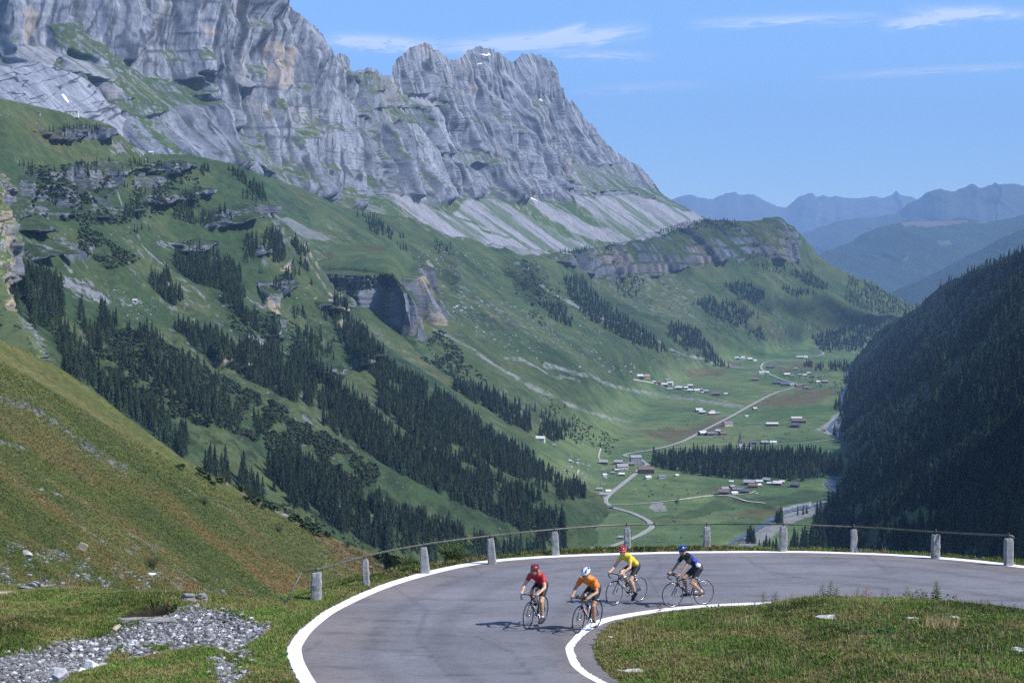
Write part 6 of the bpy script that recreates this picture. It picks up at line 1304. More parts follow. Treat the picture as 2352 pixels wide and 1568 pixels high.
# gravel of the stream bed
def mesh_scatter(name, tm_, X, Y, Z, S, W, cl, mat, label, kind='stuff'):
    n = len(X); P = np.stack([X, Y, Z], 1); Vv, Tt, Cc = instance_np(tm_, P, S, W, RNG.uniform(0, 6.28, n), RNG.integers(0, len(tm_), n), cl)
    o = link(name, mesh_np(name, Vv, Tt, [mat], col=Cc, smooth=False)); tag(o, label, kind=kind); return o
RT0 = [rock_np(60 + k, 1, .55 + .08 * k) for k in range(6)]
m_grav = terrain_mat('gravel_stones', 12.0, 60.0, .2)
X, Y, Z_ = sample_area(150000, -22, -5.0, 28, 43, lambda X, Y, i, o, I, e, s, r: (s < .16 + .25 * fbm(X / .6, Y / .6, X * 0, 3)) & ~((X > -9.4) & (Y < 35.4) & (fbm(X / .35, Y / .5, X * 0 + 4, 3) > .02)))
n = len(X); S = .014 * (1 / np.maximum(RNG.random(n), .02)) ** .40; g_ = RNG.uniform(.35, 1.6, n); cl = c3(.168, .165, .168)[None] * g_[:, None]; cl[RNG.random(n) < .10] = c3(.48, .48, .48)
mesh_scatter('gravel', RT0, X, Y, Z_ + S * .3, S, S * RNG.uniform(.9, 1.6, n), cl, m_grav, 'grey and white broken gravel filling the dry stream bed')
X, Y, Z_ = sample_area(9000, -22, -5.5, 30.5, 43, lambda X, Y, i, o, I, e, s, r: (np.abs(s) < .22) | ((s < 0) & (X > -8.6))); n = len(X); k_ = RNG.random(n) < .16; X, Y, Z_ = X[k_], Y[k_], Z_[k_]; n = len(X)
S = RNG.uniform(.03, .07, n); mesh_scatter('stones', RT0, X, Y, Z_ + S * .2, S, S * RNG.uniform(1., 1.7, n), c3(.42, .42, .43)[None] * RNG.uniform(.6, 1.25, (n, 1)), m_grav, 'larger pale cobbles along the edges of the dry stream bed')
# grass
def tuft(seed, nb, h, spread, w, lean):
    r = np.random.default_rng(seed); V = []; Tn = []
    for k in range(nb):
        a = r.uniform(0, 6.28); q = spread * math.sqrt(r.random()); x, y = q * math.cos(a), q * math.sin(a); b = r.uniform(0, 6.28); hh = h * r.uniform(.55, 1.0); l = lean * hh * r.uniform(.3, 1); c, s = math.cos(b) * w / 2, math.sin(b) * w / 2
        ld = r.uniform(0, 6.28); lx, ly = math.cos(ld) * l, math.sin(ld) * l; o_ = len(V)
        V += [(x - c, y - s, -.01), (x + c, y + s, -.01), (x + lx * .35 + c * .8, y + ly * .35 + s * .8, hh * .55), (x + lx * .35 - c * .8, y + ly * .35 - s * .8, hh * .55), (x + lx, y + ly, hh * .95)]
        Tn += [(o_, o_ + 1, o_ + 2), (o_, o_ + 2, o_ + 3), (o_ + 3, o_ + 2, o_ + 4)]
    return np.array(V), np.array(Tn)
GT = [tuft(k, 9, 1.0, .75, .13, .8) for k in range(5)]
m_gr = foliage_mat('grass_blades', None, .3, 4.0)
def grass(n, x0, x1, y0, y1, cond, hr=(.05, .11), label='', straw=.22):
    X, Y, Z_ = sample_area(n, x0, x1, y0, y1, cond); n = len(X); S = RNG.uniform(*hr, n) * (1 + .5 * fbm(X / .8, Y / .8, X * 0, 3)) ; W = np.full(n, .085) * RNG.uniform(.8, 1.3, n)
    pch = fbm(X / .9 + 4, Y / .9, X * 0 + 2, 4); pc2 = fbm(X / 3.1, Y / 3.1, X * 0 + 7, 3)
    cl = c3(.098, .158, .030)[None] * RNG.uniform(.45, 1.5, (n, 1)) * (1 + 1.0 * pc2[:, None]); yl = np.clip(ss(-.15, .5, pch + .5 * pc2), 0, 1)[:, None] * .8; cl = cl * (1 - yl) + c3(.215, .205, .065)[None] * yl * RNG.uniform(.7, 1.2, (n, 1))
    st = RNG.random(n) < straw * (.5 + ss(-.1, .4, pch)); cl[st] = c3(.30, .235, .11) * RNG.uniform(.6, 1.2, (st.sum(), 1)); rs = RNG.random(n) < .05; cl[rs] = c3(.16, .085, .045)
    mesh_scatter('grass', GT, X, Y, Z_, S, W, cl, m_gr, label)
grass(130000, 1.3, 21, 25.5, 42.8, lambda X, Y, i, o, I, e, s, r: i & (-I > .28 + .30 * ss(2.8, 1.4, X) + .12 * fbm(X / .3, Y / .3, X * 0, 2)) & (np.abs(X / Y) < .50), label='short mixed grass covering the island inside the bend')
grass(180000, -23, -3.5, 26.5, 47, lambda X, Y, i, o, I, e, s, r: (o > .03) & (e < 1.0) & ((s > .08) | ((X > -9.4) & (Y < 35.4) & (fbm(X / .35, Y / .5, X * 0 + 4, 3) > .02))) & ~r & (X / Y > -.50), label='short mixed grass on the knoll and verge at the left')
grass(42000, -9, 18, 43, 56, lambda X, Y, i, o, I, e, s, r: (o > .0) & (e < 1.4) & ~r, hr=(.06, .15), label='narrow strip of grass along the outer edge of the road', straw=.4)
# tall dry stalks
ST = [tuft(30 + k, 5, 1.0, .5, .045, .45) for k in range(4)]
def stalks(n, cond, x0, x1, y0, y1, label, hr=(.16, .34)):
    X, Y, Z_ = sample_area(n, x0, x1, y0, y1, cond); k = fbm(X / 1.3, Y / 1.3, X * 0 + 5, 3) > -.05; X, Y, Z_ = X[k], Y[k], Z_[k]; n = len(X)
    mesh_scatter('dry_grass', ST, X, Y, Z_, RNG.uniform(*hr, n), np.full(n, .2), c3(.36, .29, .14)[None] * RNG.uniform(.6, 1.15, (n, 1)), m_gr, label)
stalks(1700, lambda X, Y, i, o, I, e, s, r: i & (-I > .5), 1.5, 15, 27, 41.5, 'thin dry stalks standing above the island grass')
stalks(3800, lambda X, Y, i, o, I, e, s, r: (o > .3) & (e < .9) & (s > .2) & ~r & ((e > -1.2) | (RNG.random(len(X)) < .12)), -16, 18, 31, 56, 'thin dry stalks along the verge and the knoll edge')
# coarse tussocks on the near hillside
tx_, ty_, tz_ = [], [], []
X, Y = poly_points([(-400,640),(0,830),(250,980),(520,1130),(760,1240),(980,1330),(640,1390),(300,1385),(-400,1350)], 3.6, .9)
B2 = [hit('E', x, y)[0] for x, y in zip(X, Y)]; ok = [i for i, b in enumerate(B2) if b is not None and not occluded(b, 'E')]
A = np.array([tuple(B2[i]) for i in ok]); n = len(A); xx, yy = X[ok], Y[ok]; f1 = stripes(xx, yy, .62, 330, 34, 4.0) + .5 * stripes(xx, yy, .60, 160, 9, 7.0); lo_ = ss(900, 1250, yy - .25 * xx)
cl = c3(.082, .100, .028)[None] * RNG.uniform(.6, 1.5, (n, 1)); t_ = np.clip((ss(-.3, .2, f1) * (.15 + .85 * lo_)), 0, 1)[:, None] * (RNG.random((n, 1)) < .75); cl = cl * (1 - t_) + c3(.215, .125, .05)[None] * t_ * RNG.uniform(.6, 1.3, (n, 1))
sz = np.clip(A[:, 1] / 300, .25, 1.3)
mesh_scatter('tussock_grass', GT, A[:, 0], A[:, 1], A[:, 2], .34 * sz * RNG.uniform(.6, 1.3, n), .75 * sz * RNG.uniform(.7, 1.3, n), cl, m_gr, 'coarse green and rust tussocks on the near hillside')
# leafy herbs along the inner edge of the bend
def leaf_vf(base, dirv, L, w, up=(0, 0, 1)):
    d = Vector(dirv).normalized(); s = d.cross(Vector(up)); s = s.normalized() if s.length > 1e-4 else Vector((1, 0, 0)); b = Vector(base); n_ = s.cross(d)
    return [tuple(b), tuple(b + d * L * .5 + s * w / 2 - n_ * w * .1), tuple(b + d * L - Vector((0, 0, L * .25))), tuple(b + d * L * .5 - s * w / 2 - n_ * w * .1)], [(0, 1, 2), (0, 2, 3)]
m_leaf = foliage_mat('herb_leaves', (.050, .085, .030), .4, 9.0); m_leafr = foliage_mat('reddening_leaves', (.16, .085, .045), .4, 9.0); m_stem = cmat('herb_stem', (.16, .13, .07)); m_deep = foliage_mat('broad_dark_leaves', (.030, .070, .018), .35, 6.0)
def herb(px, py, h, leaves, red, label, seed, wleaf=.075):
    r = np.random.default_rng(seed); p = on_road(px, py); e = empty('wild_herb', (p[0], p[1], ground_z(p[0], p[1]))); tag(e, label, 'plant', 'leafy weeds along the inner edge of the bend')
    lx, ly = r.uniform(-.06, .06), r.uniform(-.06, .06); pts = [(lx * f * h * 3, ly * f * h * 3, h * f - .02) for f in np.linspace(0, 1, 6)]; V, Fc = tube(pts, .007, 5, taper=np.linspace(.009, .003, 6)); link('stem', poly_mesh('stem', V, Fc, m_stem), e)
    A_ = []; R_ = []
    for k in range(leaves):
        f = (k + .5) / leaves; b = (lx * f * h * 3, ly * f * h * 3, h * f); a = k * 2.4 + r.uniform(-.4, .4); L = wleaf * (1.25 - .75 * f) * r.uniform(.8, 1.2) * 1.4
        q = leaf_vf(b, (math.cos(a), math.sin(a), .35), L, L * .62); (R_ if (r.random() < red or f > .9) else A_).append(q)
    if A_: link('leaves', poly_mesh('leaves', *join(*A_), m_leaf), e)
    if R_: link('tip_leaves', poly_mesh('tip_leaves', *join(*R_), m_leafr), e)
HB = [(1517,1424,.30,16,.7),(1756,1395,.30,14,.3),(1777,1398,.30,16,.2),(1818,1392,.26,12,.4),(1875,1393,.26,12,.4),(1892,1392,.42,24,.2),(1904,1396,.44,26,.15),(1918,1394,.36,20,.3),(1945,1392,.24,14,.8),(1962,1396,.34,16,.6),(1985,1392,.38,18,.9),(2000,1397,.26,14,.9),(2022,1395,.32,14,.7),(2040,1393,.34,15,.4),(2081,1396,.38,18,.3),(2100,1400,.26,15,.2),(2118,1402,.30,18,.1),(2150,1403,.50,34,.1),(2156,1406,.40,24,.15),(2196,1408,.28,14,.3),(2255,1416,.26,12,.6),(2272,1420,.24,12,.8),(2298,1424,.26,12,.8),(2326,1428,.22,10,.9)]
for i, (x, y, h, l, rd) in enumerate(HB):
    look = 'tall' if h > .38 else ('short' if h < .27 else 'leafy'); cl_ = 'reddish' if rd > .55 else 'green'
    herb(x, y, h * 1.45, int(l * 1.7), rd, f"{look} {cl_} weed, {ORD[i] if i < 20 else ['fourth','third','second','first'][23 - (i + (24 - len(HB)))] + ' from the right'} in the row along the inner road edge", 70 + i, .13 if h > .35 else .105)
def herbage(name, px, py, n, r_, hh, mat, label, leaf=.1, seed=0, cat='plant', sheetn=None):
    r = np.random.default_rng(seed); p = on_road(px, py); parts = []
    for k in range(n):
        a, q = r.uniform(0, 6.28), math.sqrt(r.random()); x, y = p[0] + math.cos(a) * q * r_, p[1] + math.sin(a) * q * r_ * .6; z = ground_z(x, y) if k % 3 == 0 or k == 0 else z
        parts.append(leaf_vf((x - p[0], y - p[1], z - p[2] + r.uniform(0, hh) * (1 - q * .6)), (r.uniform(-1, 1), r.uniform(-1, 1), r.uniform(-.1, .8)), leaf * r.uniform(.6, 1.3), leaf * r.uniform(.5, .8)))
    o = link(name, poly_mesh(name, *join(*parts), mat)); o.location = (p[0], p[1], p[2]); tag(o, label, kind='stuff'); return o
herbage('leafy_ground_plant', 2120, 1404, 420, .95, .16, m_deep, 'mat of broad green leaves under the tallest weed on the island', .10, 1); herbage('leafy_ground_plant', 2025, 1513, 200, .45, .12, m_deep, 'dark rosette of broad leaves in the middle of the island grass', .10, 2); herbage('leafy_ground_plant', 1590, 1425, 160, .4, .1, m_deep, 'patch of round dark leaves near the inner line', .07, 3); herbage('leafy_ground_plant', 1650, 1405, 160, .45, .12, m_deep, 'patch of green leaves at the edge of the bend', .08, 4)
# dry tussock near the lower right
X, Y = np.array([0]), np.array([0]); p = on_road(2165, 1500); parts = []
for k in range(170):
    a = RNG.uniform(0, 6.28); q = RNG.uniform(0, .5); x, y = math.cos(a) * q, math.sin(a) * q * .5; l = RNG.uniform(.2, .45); d = Vector((RNG.normal(0, .45), RNG.normal(0, .45), 1)).normalized() * l; s = .008
    parts.append(([(x - s, y, 0), (x + s, y, 0), (x + d.x, y + d.y, d.z)], [(0, 1, 2)]))
o = link('dry_tussock', poly_mesh('dry_tussock', *join(*parts), foliage_mat('straw_stalks', (.38, .29, .13), .4, 5.0))); o.location = (p[0], p[1], ground_z(p[0], p[1])); tag(o, 'tussock of long straw coloured grass on the lower right of the island', 'grass tussock')
# willow bush behind the rail and shrubs
def bush(name, loc, w, h, n, label, mat, leaf=.09, seed=0, twigs=9, cat='bush'):
    r = np.random.default_rng(seed); e = empty(name, loc); tag(e, label, cat); parts = []; tw = []
    for k in range(twigs * 3):
        a = r.uniform(0, 6.28); d = Vector((math.cos(a) * w / 2 * r.uniform(.2, .95), math.sin(a) * w / 2 * r.uniform(.2, .8), h * r.uniform(.6, 1.0))); tw.append(tube([(0, 0, -.1), tuple(d * .5 + Vector((0, 0, .08))), tuple(d)], .01, 4, taper=[.018, .01, .004]))
        for j in range(n // (twigs * 3)):
            f = r.uniform(.25, 1.05); c = d * f + Vector(r.normal(size=3)) * .10 * w; c.z = max(c.z, .03); parts.append(leaf_vf(tuple(c), (r.uniform(-1, 1), r.uniform(-1, 1), r.uniform(-.3, 1)), leaf * r.uniform(.6, 1.3), leaf * .38))
    link('twigs', poly_mesh('twigs', *join(*tw), m_stem), e); link('foliage', poly_mesh('foliage', *join(*parts), mat), e); return e
def fpos(px, py, lift=0.): p = on_road(px, py); return (p[0], p[1], ground_z(p[0], p[1]) + lift)
m_wil = foliage_mat('willow_leaves', (.052, .095, .022), .45, 5.0)
b0 = on_road(1043, 1288); bush('willow_bush', (b0[0], b0[1] + .3, ground_z(b0[0], b0[1] + .3) - .05), 1.35, .85, 2600, 'bushy green willow growing behind the rail between two pale posts', m_wil, .085, 1, 14)
b0 = on_road(930, 1306); bush('willow_bush', (b0[0], b0[1] + .2, ground_z(b0[0], b0[1] + .2) - .05), .9, .45, 420, 'straggly low willow left of the smooth pale post', m_wil, .07, 2, 6)
m_shr = foliage_mat('dull_shrub_leaves', (.040, .055, .028), .4, 2.0)
for i, (x, y, w, lb) in enumerate([(575,1140+2,4,'grey green shrub on the crest of the near slope'),(640,1222,3.2,'round dark shrub on the near slope above the rail'),(735,1215,4.2,'spreading shrub on the slope crest left of the lone spruces'),(350,1305,2.6,'small dark round bush on the dry hillside'),(800,1256,3.0,'dull shrub behind the first span of the rail'),(470,1160,3.0,'low shrub beside the rocky outcrop'),(520,1105,4,'leafy shrub just below the slope crest')]):
    p = hit('E', x, y)[0]
    if p is not None: bush('shrub', p, w, w * .55, 900, lb, m_shr, w * .07, 30 + i, 10)
# fence stakes at the left
for i, (x, y, h, lb) in enumerate([(326,1352,.55,'wooden stake beside the stone streak, tallest of the fence stakes'),(398,1350,.5,'fence stake left of the close pair'),(405,1348,.5,'right one of the close pair of fence stakes'),(92,1346,.42,'short stake near the grey wedge rock'),(104,1345,.42,'short stake right beside the grey wedge rock')]):
    p = on_road(x, y); V, Fc = tube([(0, 0, -.3), (.01, 0, h * .5), (-.01, 0, h + .1)], .022, 6); o = link('fence_stake', poly_mesh('fence_stake', V, Fc, m_pole)); o.location = (p[0], p[1], ground_z(p[0], p[1])); tag(o, lb, 'stake', 'fence stakes on the knoll')
# ------------------------------------------------------------------ the four cyclists
def bm_limb(bm, p0, p1, r0, r1, ys=1.0, seg=14):
    p0, p1 = Vector(p0), Vector(p1); d = p1 - p0; L = d.length
    q = d.to_track_quat('Z', 'Y').to_matrix().to_4x4() if L > 1e-6 else Matrix()
    vs = bmesh.ops.create_cone(bm, cap_ends=True, segments=seg, radius1=r0, radius2=r1, depth=L, matrix=Matrix.Translation((p0 + p1) / 2) @ q)['verts'] if L > 1e-4 else []
    for p, r in ((p0, r0), (p1, r1)): vs += bmesh.ops.create_uvsphere(bm, u_segments=seg, v_segments=10, radius=r, matrix=Matrix.Translation(p))['verts']
    if ys != 1.0:
        for v in set(vs): v.co.y *= ys
def bm_ell(bm, c, r, rot=None, seg=20):
    m = Matrix.Translation(c) @ (rot.to_4x4() if rot is not None else Matrix()) @ Matrix.Diagonal((*r, 1)); bmesh.ops.create_uvsphere(bm, u_segments=seg, v_segments=14, radius=1, matrix=m)
def fuse(bm, name, mats, voxel=.009, smooth=6, matfn=None):
    """weld overlapping volumes into one continuous skin"""
    me = bpy.data.meshes.new(name); bm.to_mesh(me); bm.free(); o = bpy.data.objects.new(name, me); COL.objects.link(o)
    m = o.modifiers.new('r', 'REMESH'); m.mode = 'VOXEL'; m.voxel_size = voxel; m.use_smooth_shade = True
    s = o.modifiers.new('s', 'SMOOTH'); s.factor = .5; s.iterations = smooth
    dg = bpy.context.evaluated_depsgraph_get(); out = bpy.data.meshes.new_from_object(o.evaluated_get(dg)); bpy.data.objects.remove(o); bpy.data.meshes.remove(me)
    out.name = name; out.materials.clear()
    for k in mats: out.materials.append(k)
    if matfn:
        for f in out.polygons: f.material_index = matfn(f.center)
    out.polygons.foreach_set('use_smooth', [True] * len(out.polygons)); return out
def ik(a, c, l1, l2, bend):
    """joint between a and c, bent towards the direction 'bend'"""
    a, c = Vector(a), Vector(c); d = c - a; L = min(d.length, l1 + l2 - 1e-3); d.normalize(); x = (l1 * l1 - l2 * l2 + L * L) / (2 * L); h = math.sqrt(max(l1 * l1 - x * x, 0)); b = Vector(bend); b = (b - d * b.dot(d)).normalized(); return a + d * x + b * h
m_black = simple('black_frame_paint', (.010, .010, .012), .25); m_tyre = simple('black_tyre', (.012, .012, .013), .8); m_alloy = simple('brushed_alloy', (.45, .45, .47), .3, .9); m_spoke = simple('spoke_steel', (.30, .30, .32), .3, .9)
m_blackm = simple('black_rubber_grip', (.015, .015, .016), .7); m_decal = simple('white_frame_lettering', (.75, .75, .75), .5); m_lens = simple('dark_sunglass_lens', (.01, .01, .012), .1); m_lycra = simple('black_cycling_shorts', (.012, .012, .015), .55, var=.2, scale=12)
def torus(R, r, cx_, cz, nR=56, nr=8):
    V = []; Fc = []
    for i in range(nR):
        a = 2 * math.pi * i / nR
        for k in range(nr):
            b = 2 * math.pi * k / nr; q = R + r * math.cos(b); V.append((cx_ + q * math.cos(a), r * math.sin(b), cz + q * math.sin(a)))
    for i in range(nR):
        for k in range(nr): Fc.append((i * nr + k, ((i + 1) % nR) * nr + k, ((i + 1) % nR) * nr + (k + 1) % nr, i * nr + (k + 1) % nr))
    return V, Fc
BB = (.42, 0, .27); WB = 1.0; CR = .172
def pedal(th, side): return Vector((BB[0] + CR * math.cos(th), side * .13, BB[2] + CR * math.sin(th)))
def make_bike(M, style, th_left, label):
    e = bpy.data.objects.new('bicycle', None); COL.objects.link(e); e.matrix_world = M; tag(e, label, 'bicycle', 'road bicycles of the four riders')
    def part(n, vf, m, par=e, sm=True): return link(n, poly_mesh(n, *vf, m, sm), par)
    st, ht, hb = (.26, 0, .77), (.835, 0, .745), (.868, 0, .60)
    T = lambda a, b, r, r2=None: tube([a, tuple((Vector(a) + Vector(b)) / 2), b], r, 10, taper=None if r2 is None else [r, (r + r2) / 2, r2])
    fat = .030 if style['fat'] else .021
    fr = part('frame', join(T(st, (.838, 0, .715), .016), T((.862, 0, .64), BB, fat), T(st, BB, .017), T(ht, hb, .021), T((.25, .0, .75), (0, .055, .335), .009), T((.25, 0, .75), (0, -.055, .335), .009), T((BB[0], .03, BB[2]), (0, .055, .335), .010), T((BB[0], -.03, BB[2]), (0, -.055, .335), .010)), m_black)
    if style['decal']:
        a, b = Vector((.862, 0, .64)), Vector(BB); d = (b - a).normalized(); nn = Vector((d.z, 0, -d.x)); parts = []
        for s in (-1, 1):
            for k in range(style['decal']):
                f0, f1 = .16 + .66 * k / style['decal'], .16 + .66 * (k + .55) / style['decal']; c0, c1 = a.lerp(b, f0), a.lerp(b, f1); w = style.get('dw', .010); y = s * (fat + .0015)
                parts.append(([tuple(c0 + nn * w + Vector((0, y, 0))), tuple(c1 + nn * w * (.6 if k % 2 else 1) + Vector((0, y, 0))), tuple(c1 - nn * w + Vector((0, y, 0))), tuple(c0 - nn * w * (.5 if k % 3 else 1) + Vector((0, y, 0)))], [(0, 1, 2, 3)]))
        part('frame_lettering', join(*parts), m_decal, fr, False)
    if style.get('silver_top'): part('top_tube_band', T((.36, 0, .762), (.72, 0, .728), .0175), m_alloy, fr)
    part('fork', join(T((.868, .0, .60), (.868, .04, .57), .014), T((.868, 0, .60), (.868, -.04, .57), .014), tube([(.868, .045, .575), (.93, .05, .44), (.965, .052, .39), (1.0, .052, .335)], .011, 8), tube([(.868, -.045, .575), (.93, -.05, .44), (.965, -.052, .39), (1.0, -.052, .335)], .011, 8)), m_black)
    part('stem', T((.833, 0, .75), (.83, 0, .80), .015) if False else join(T(ht, (.825, 0, .80), .017), T((.825, 0, .795), (.915, 0, .835), .015)), m_black)
    part('seat_post', T(st, (.225, 0, .93), .014), m_alloy)
    part('saddle', ([(0.06,-.07,.945),(0.06,.07,.945),(.20,.05,.955),(.34,.015,.95),(.34,-.015,.95),(.20,-.05,.955),(0.07,-.06,.97),(0.07,.06,.97),(.20,.035,.972),(.33,.008,.966),(.33,-.008,.966),(.20,-.035,.972)], [(0,1,2,5),(2,3,4,5),(6,11,8,7),(8,11,10,9),(0,6,7,1),(1,7,8,2),(2,8,9,3),(3,9,10,4),(4,10,11,5),(5,11,6,0)]), m_black)
    hbv = [tube([(.915, -.21, .835), (.915, -.1, .835), (.915, .1, .835), (.915, .21, .835)], .013, 8)]; lev = []
    for s in (-1, 1):
        hbv.append(tube([(.915, s * .20, .835), (.96, s * .212, .838), (1.0, s * .213, .825), (1.018, s * .213, .79), (1.005, s * .213, .75), (.965, s * .213, .722), (.90, s * .213, .715)], .013, 8))
        lev.append(tube([(.985, s * .213, .84), (1.02, s * .213, .875), (1.04, s * .213, .85), (1.045, s * .215, .77)], .011, 8, taper=[.018, .017, .012, .007]))
    hb_ = part('handlebar', join(*hbv), m_blackm); part('brake_lever', lev[0], m_alloy, hb_); part('brake_lever', lev[1], m_alloy, hb_)
    if style['aero']:
        ab = []
        for s in (-1, 1): ab += [tube([(.90, s * .085, .875), (1.0, s * .06, .88), (1.12, s * .04, .90), (1.16, s * .035, .945)], .011, 8), tube([(.88, s * .11, .885), (.96, s * .11, .885)], .03, 8), tube([(.915, s * .09, .835), (.915, s * .09, .885)], .012, 8)]
        part('aero_bar', join(*ab), m_blackm, hb_)
    for cx_ in (1.0, 0.0):
        w = bpy.data.objects.new('wheel', None); COL.objects.link(w); w.parent = e
        part('tyre', torus(.326, .0125, cx_, .3385), m_tyre, w); part('rim', torus(.309, .009, cx_, .3385, 56, 6), m_alloy if style['alloy'] else m_black, w)
        sp = []
        for k in range(18):
            a = 2 * math.pi * k / 18; sp.append(tube([(cx_ + .02 * math.cos(a + .9), (.025 if k % 2 else -.025), .3385 + .02 * math.sin(a + .9)), (cx_ + .305 * math.cos(a), 0, .3385 + .305 * math.sin(a))], .0014, 3))
        part('spokes', join(*sp), m_spoke, w); part('hub', tube([(cx_, -.05, .3385), (cx_, .05, .3385)], .02 if cx_ else .028, 10), m_alloy, w)
    ring = [(x, y - .045, z) for x, y, z in torus(.092, .006, BB[0], BB[2], 40, 6)[0]]
    th = th_left; pl, pr = pedal(th, 1), pedal(th + math.pi, -1)
    ck = part('crankset', join((ring, torus(.092, .006, 0, 0, 40, 6)[1]), tube([(BB[0], -.07, BB[2]), (BB[0], .07, BB[2])], .02, 10), T((BB[0], .075, BB[2]), (pl.x, .085, pl.z), .010), T((BB[0], -.075, BB[2]), (pr.x, -.085, pr.z), .010)), m_alloy)
    for p, s in ((pl, 1), (pr, -1)):
        V, Fc = box_vf(p.x - .04, p.x + .04, s * .085 if s > 0 else -.165, .165 if s > 0 else -.085, p.z - .01, p.z + .01); part('pedal', (V, Fc), m_black, ck, False)
    part('chain', join(T((BB[0], -.045, BB[2] + .09), (0, -.045, .375), .004), T((BB[0], -.045, BB[2] - .09), (.02, -.045, .27), .004)), m_alloy)
    part('rear_derailleur', join(T((0, -.05, .33), (.02, -.05, .25), .012), T((.0, -.05, .25), (.05, -.05, .21), .014)), m_alloy); part('brake', join(T((.868, -.04, .66), (.885, .04, .68), .013), T((.20, -.035, .70), (.17, .035, .69), .012)), m_alloy)
    return e
def make_person(M, c, label):
    """one seated rider; x forward, y to the rider's left"""
    skin = simple(c['n'] + '_skin', c['skin'], .5, var=.12, scale=14); jer = c['jersey_m']
    th = c['th']; side_pose = {}
    P0 = Vector((.205, 0, 1.035)); N0 = Vector((c['nx'], 0, c['nz'])); HC = N0 + Vector((.112, 0, .132)); HR = Matrix.Translation(HC) @ Matrix.Rotation(c['yaw'], 4, 'Z') @ Matrix.Rotation(c['pitch'], 4, 'Y') @ Matrix.Rotation(c.get('roll', 0), 4, 'X')
    hp = lambda x, y, z: HR @ Vector((x, y, z)); h3 = HR.to_3x3()
    sh = {s: N0 + Vector((-.045, s * c['sw'], -.05)) for s in (1, -1)}; hnd = {s: Vector((.985, s * .213, .888)) for s in (1, -1)}
    wr = {s: hnd[s] + Vector((-.075, s * .008, .022)) for s in (1, -1)}; el = {s: ik(sh[s], wr[s], .285, .255, (0, s * .55, -.8) if True else 0) for s in (1, -1)}
    hipj = {s: Vector((.235, s * .085, .99)) for s in (1, -1)}; pd = {1: pedal(th, 1), -1: pedal(th + math.pi, -1)}
    tip = {s: c['toe'][0 if s > 0 else 1] for s in (1, -1)}        # foot pitch, toes down positive
    ank = {s: pd[s] + Vector((-.115 * math.cos(tip[s]) - .0, -s * .02, .075 + .125 * math.sin(tip[s]))) for s in (1, -1)}
    kn = {s: ik(hipj[s], ank[s], .425, .425, (1, s * .06, .25)) for s in (1, -1)}
    bm = bmesh.new()
    bm_ell(bm, P0, (.125, .160, .115)); C1 = P0.lerp(N0, .45); C2 = P0.lerp(N0, .80); ang = math.atan2(N0.z - P0.z, N0.x - P0.x); R = Matrix.Rotation(-(ang), 3, 'Y')
    bm_ell(bm, C1 + Vector((-.01, 0, .012)), (.19, .128, .098), R); bm_ell(bm, C2 + Vector((-.005, 0, .0)), (.155, c['sw'] * .90, .105), R); bm_limb(bm, N0 + Vector((-.03, 0, -.02)), HC + Vector((-.03, 0, -.06)), .062, .054)
    bm_ell(bm, hp(-.012, 0, .02), (.092, .074, .098), h3); bm_ell(bm, hp(.030, 0, -.055), (.060, .052, .062), h3); bm_ell(bm, hp(.058, 0, -.092), (.026, .030, .024), h3); bm_limb(bm, hp(.075, 0, .004), hp(.104, 0, -.034), .010, .016)
    for s in (1, -1):
        bm_ell(bm, hp(-.008, s * .074, -.012), (.022, .010, .032), h3); bm_ell(bm, hp(.062, s * .030, -.03), (.028, .024, .026), h3)
    bm_limb(bm, hp(.078, .020, -.066), hp(.078, -.020, -.066), .009, .009)
    for s in (1, -1):
        bm_limb(bm, sh[s] + Vector((-.02, -s * .05, 0)), sh[s], .072, .060); bm_limb(bm, sh[s], el[s], .054, .040); bm_limb(bm, el[s], el[s].lerp(wr[s], .3), .040, .041); bm_limb(bm, el[s].lerp(wr[s], .3), wr[s], .041, .026)
        hd = hnd[s]; d = (hd - wr[s]); bm_limb(bm, wr[s], hd + Vector((-.01, 0, .004)), .026, .030); bm_ell(bm, hd + Vector((-.015, 0, .006)), (.046, .036, .022))
        for k in range(4):
            y = s * (-.027 + .018 * k); L = (.030, .036, .034, .026)[k]; a = hd + Vector((.024, y, .006)); b_ = a + Vector((L * .9, 0, -.012)); c_ = b_ + Vector((.006, -y * .1, -.030)); bm_limb(bm, a, b_, .0095, .009, seg=8); bm_limb(bm, b_, c_, .009, .008, seg=8)
        a = hd + Vector((-.012, -s * .030, .0)); b_ = a + Vector((.026, -s * .012, -.012)); bm_limb(bm, a, b_, .012, .010, seg=8); bm_limb(bm, b_, b_ + Vector((.022, s * .004, -.016)), .010, .0085, seg=8)
        bm_limb(bm, hipj[s], kn[s], .088, .056); bm_limb(bm, kn[s], kn[s].lerp(ank[s], .33), .054, .056); bm_limb(bm, kn[s].lerp(ank[s], .33), ank[s], .056, .033); bm_ell(bm, kn[s] + Vector((.015, 0, .0)), (.05, .05, .05)); bm_ell(bm, kn[s].lerp(ank[s], .3) + Vector((-.025, 0, 0)), (.042, .046, .09))
        ft = Vector((math.cos(tip[s]), 0, -math.sin(tip[s]))); bm_limb(bm, ank[s] - Vector((0, 0, .03)), ank[s] + ft * .12 - Vector((0, 0, .045)), .030, .022)
    body = fuse(bm, 'person', [skin], .0085, 4); o = link('person', body); o.matrix_world = M; tag(o, label, 'person', 'cyclists riding through the bend')
    def add(n, me): x = bpy.data.objects.new(n, me); COL.objects.link(x); x.parent = o; return x
    bm = bmesh.new()                                                # jersey
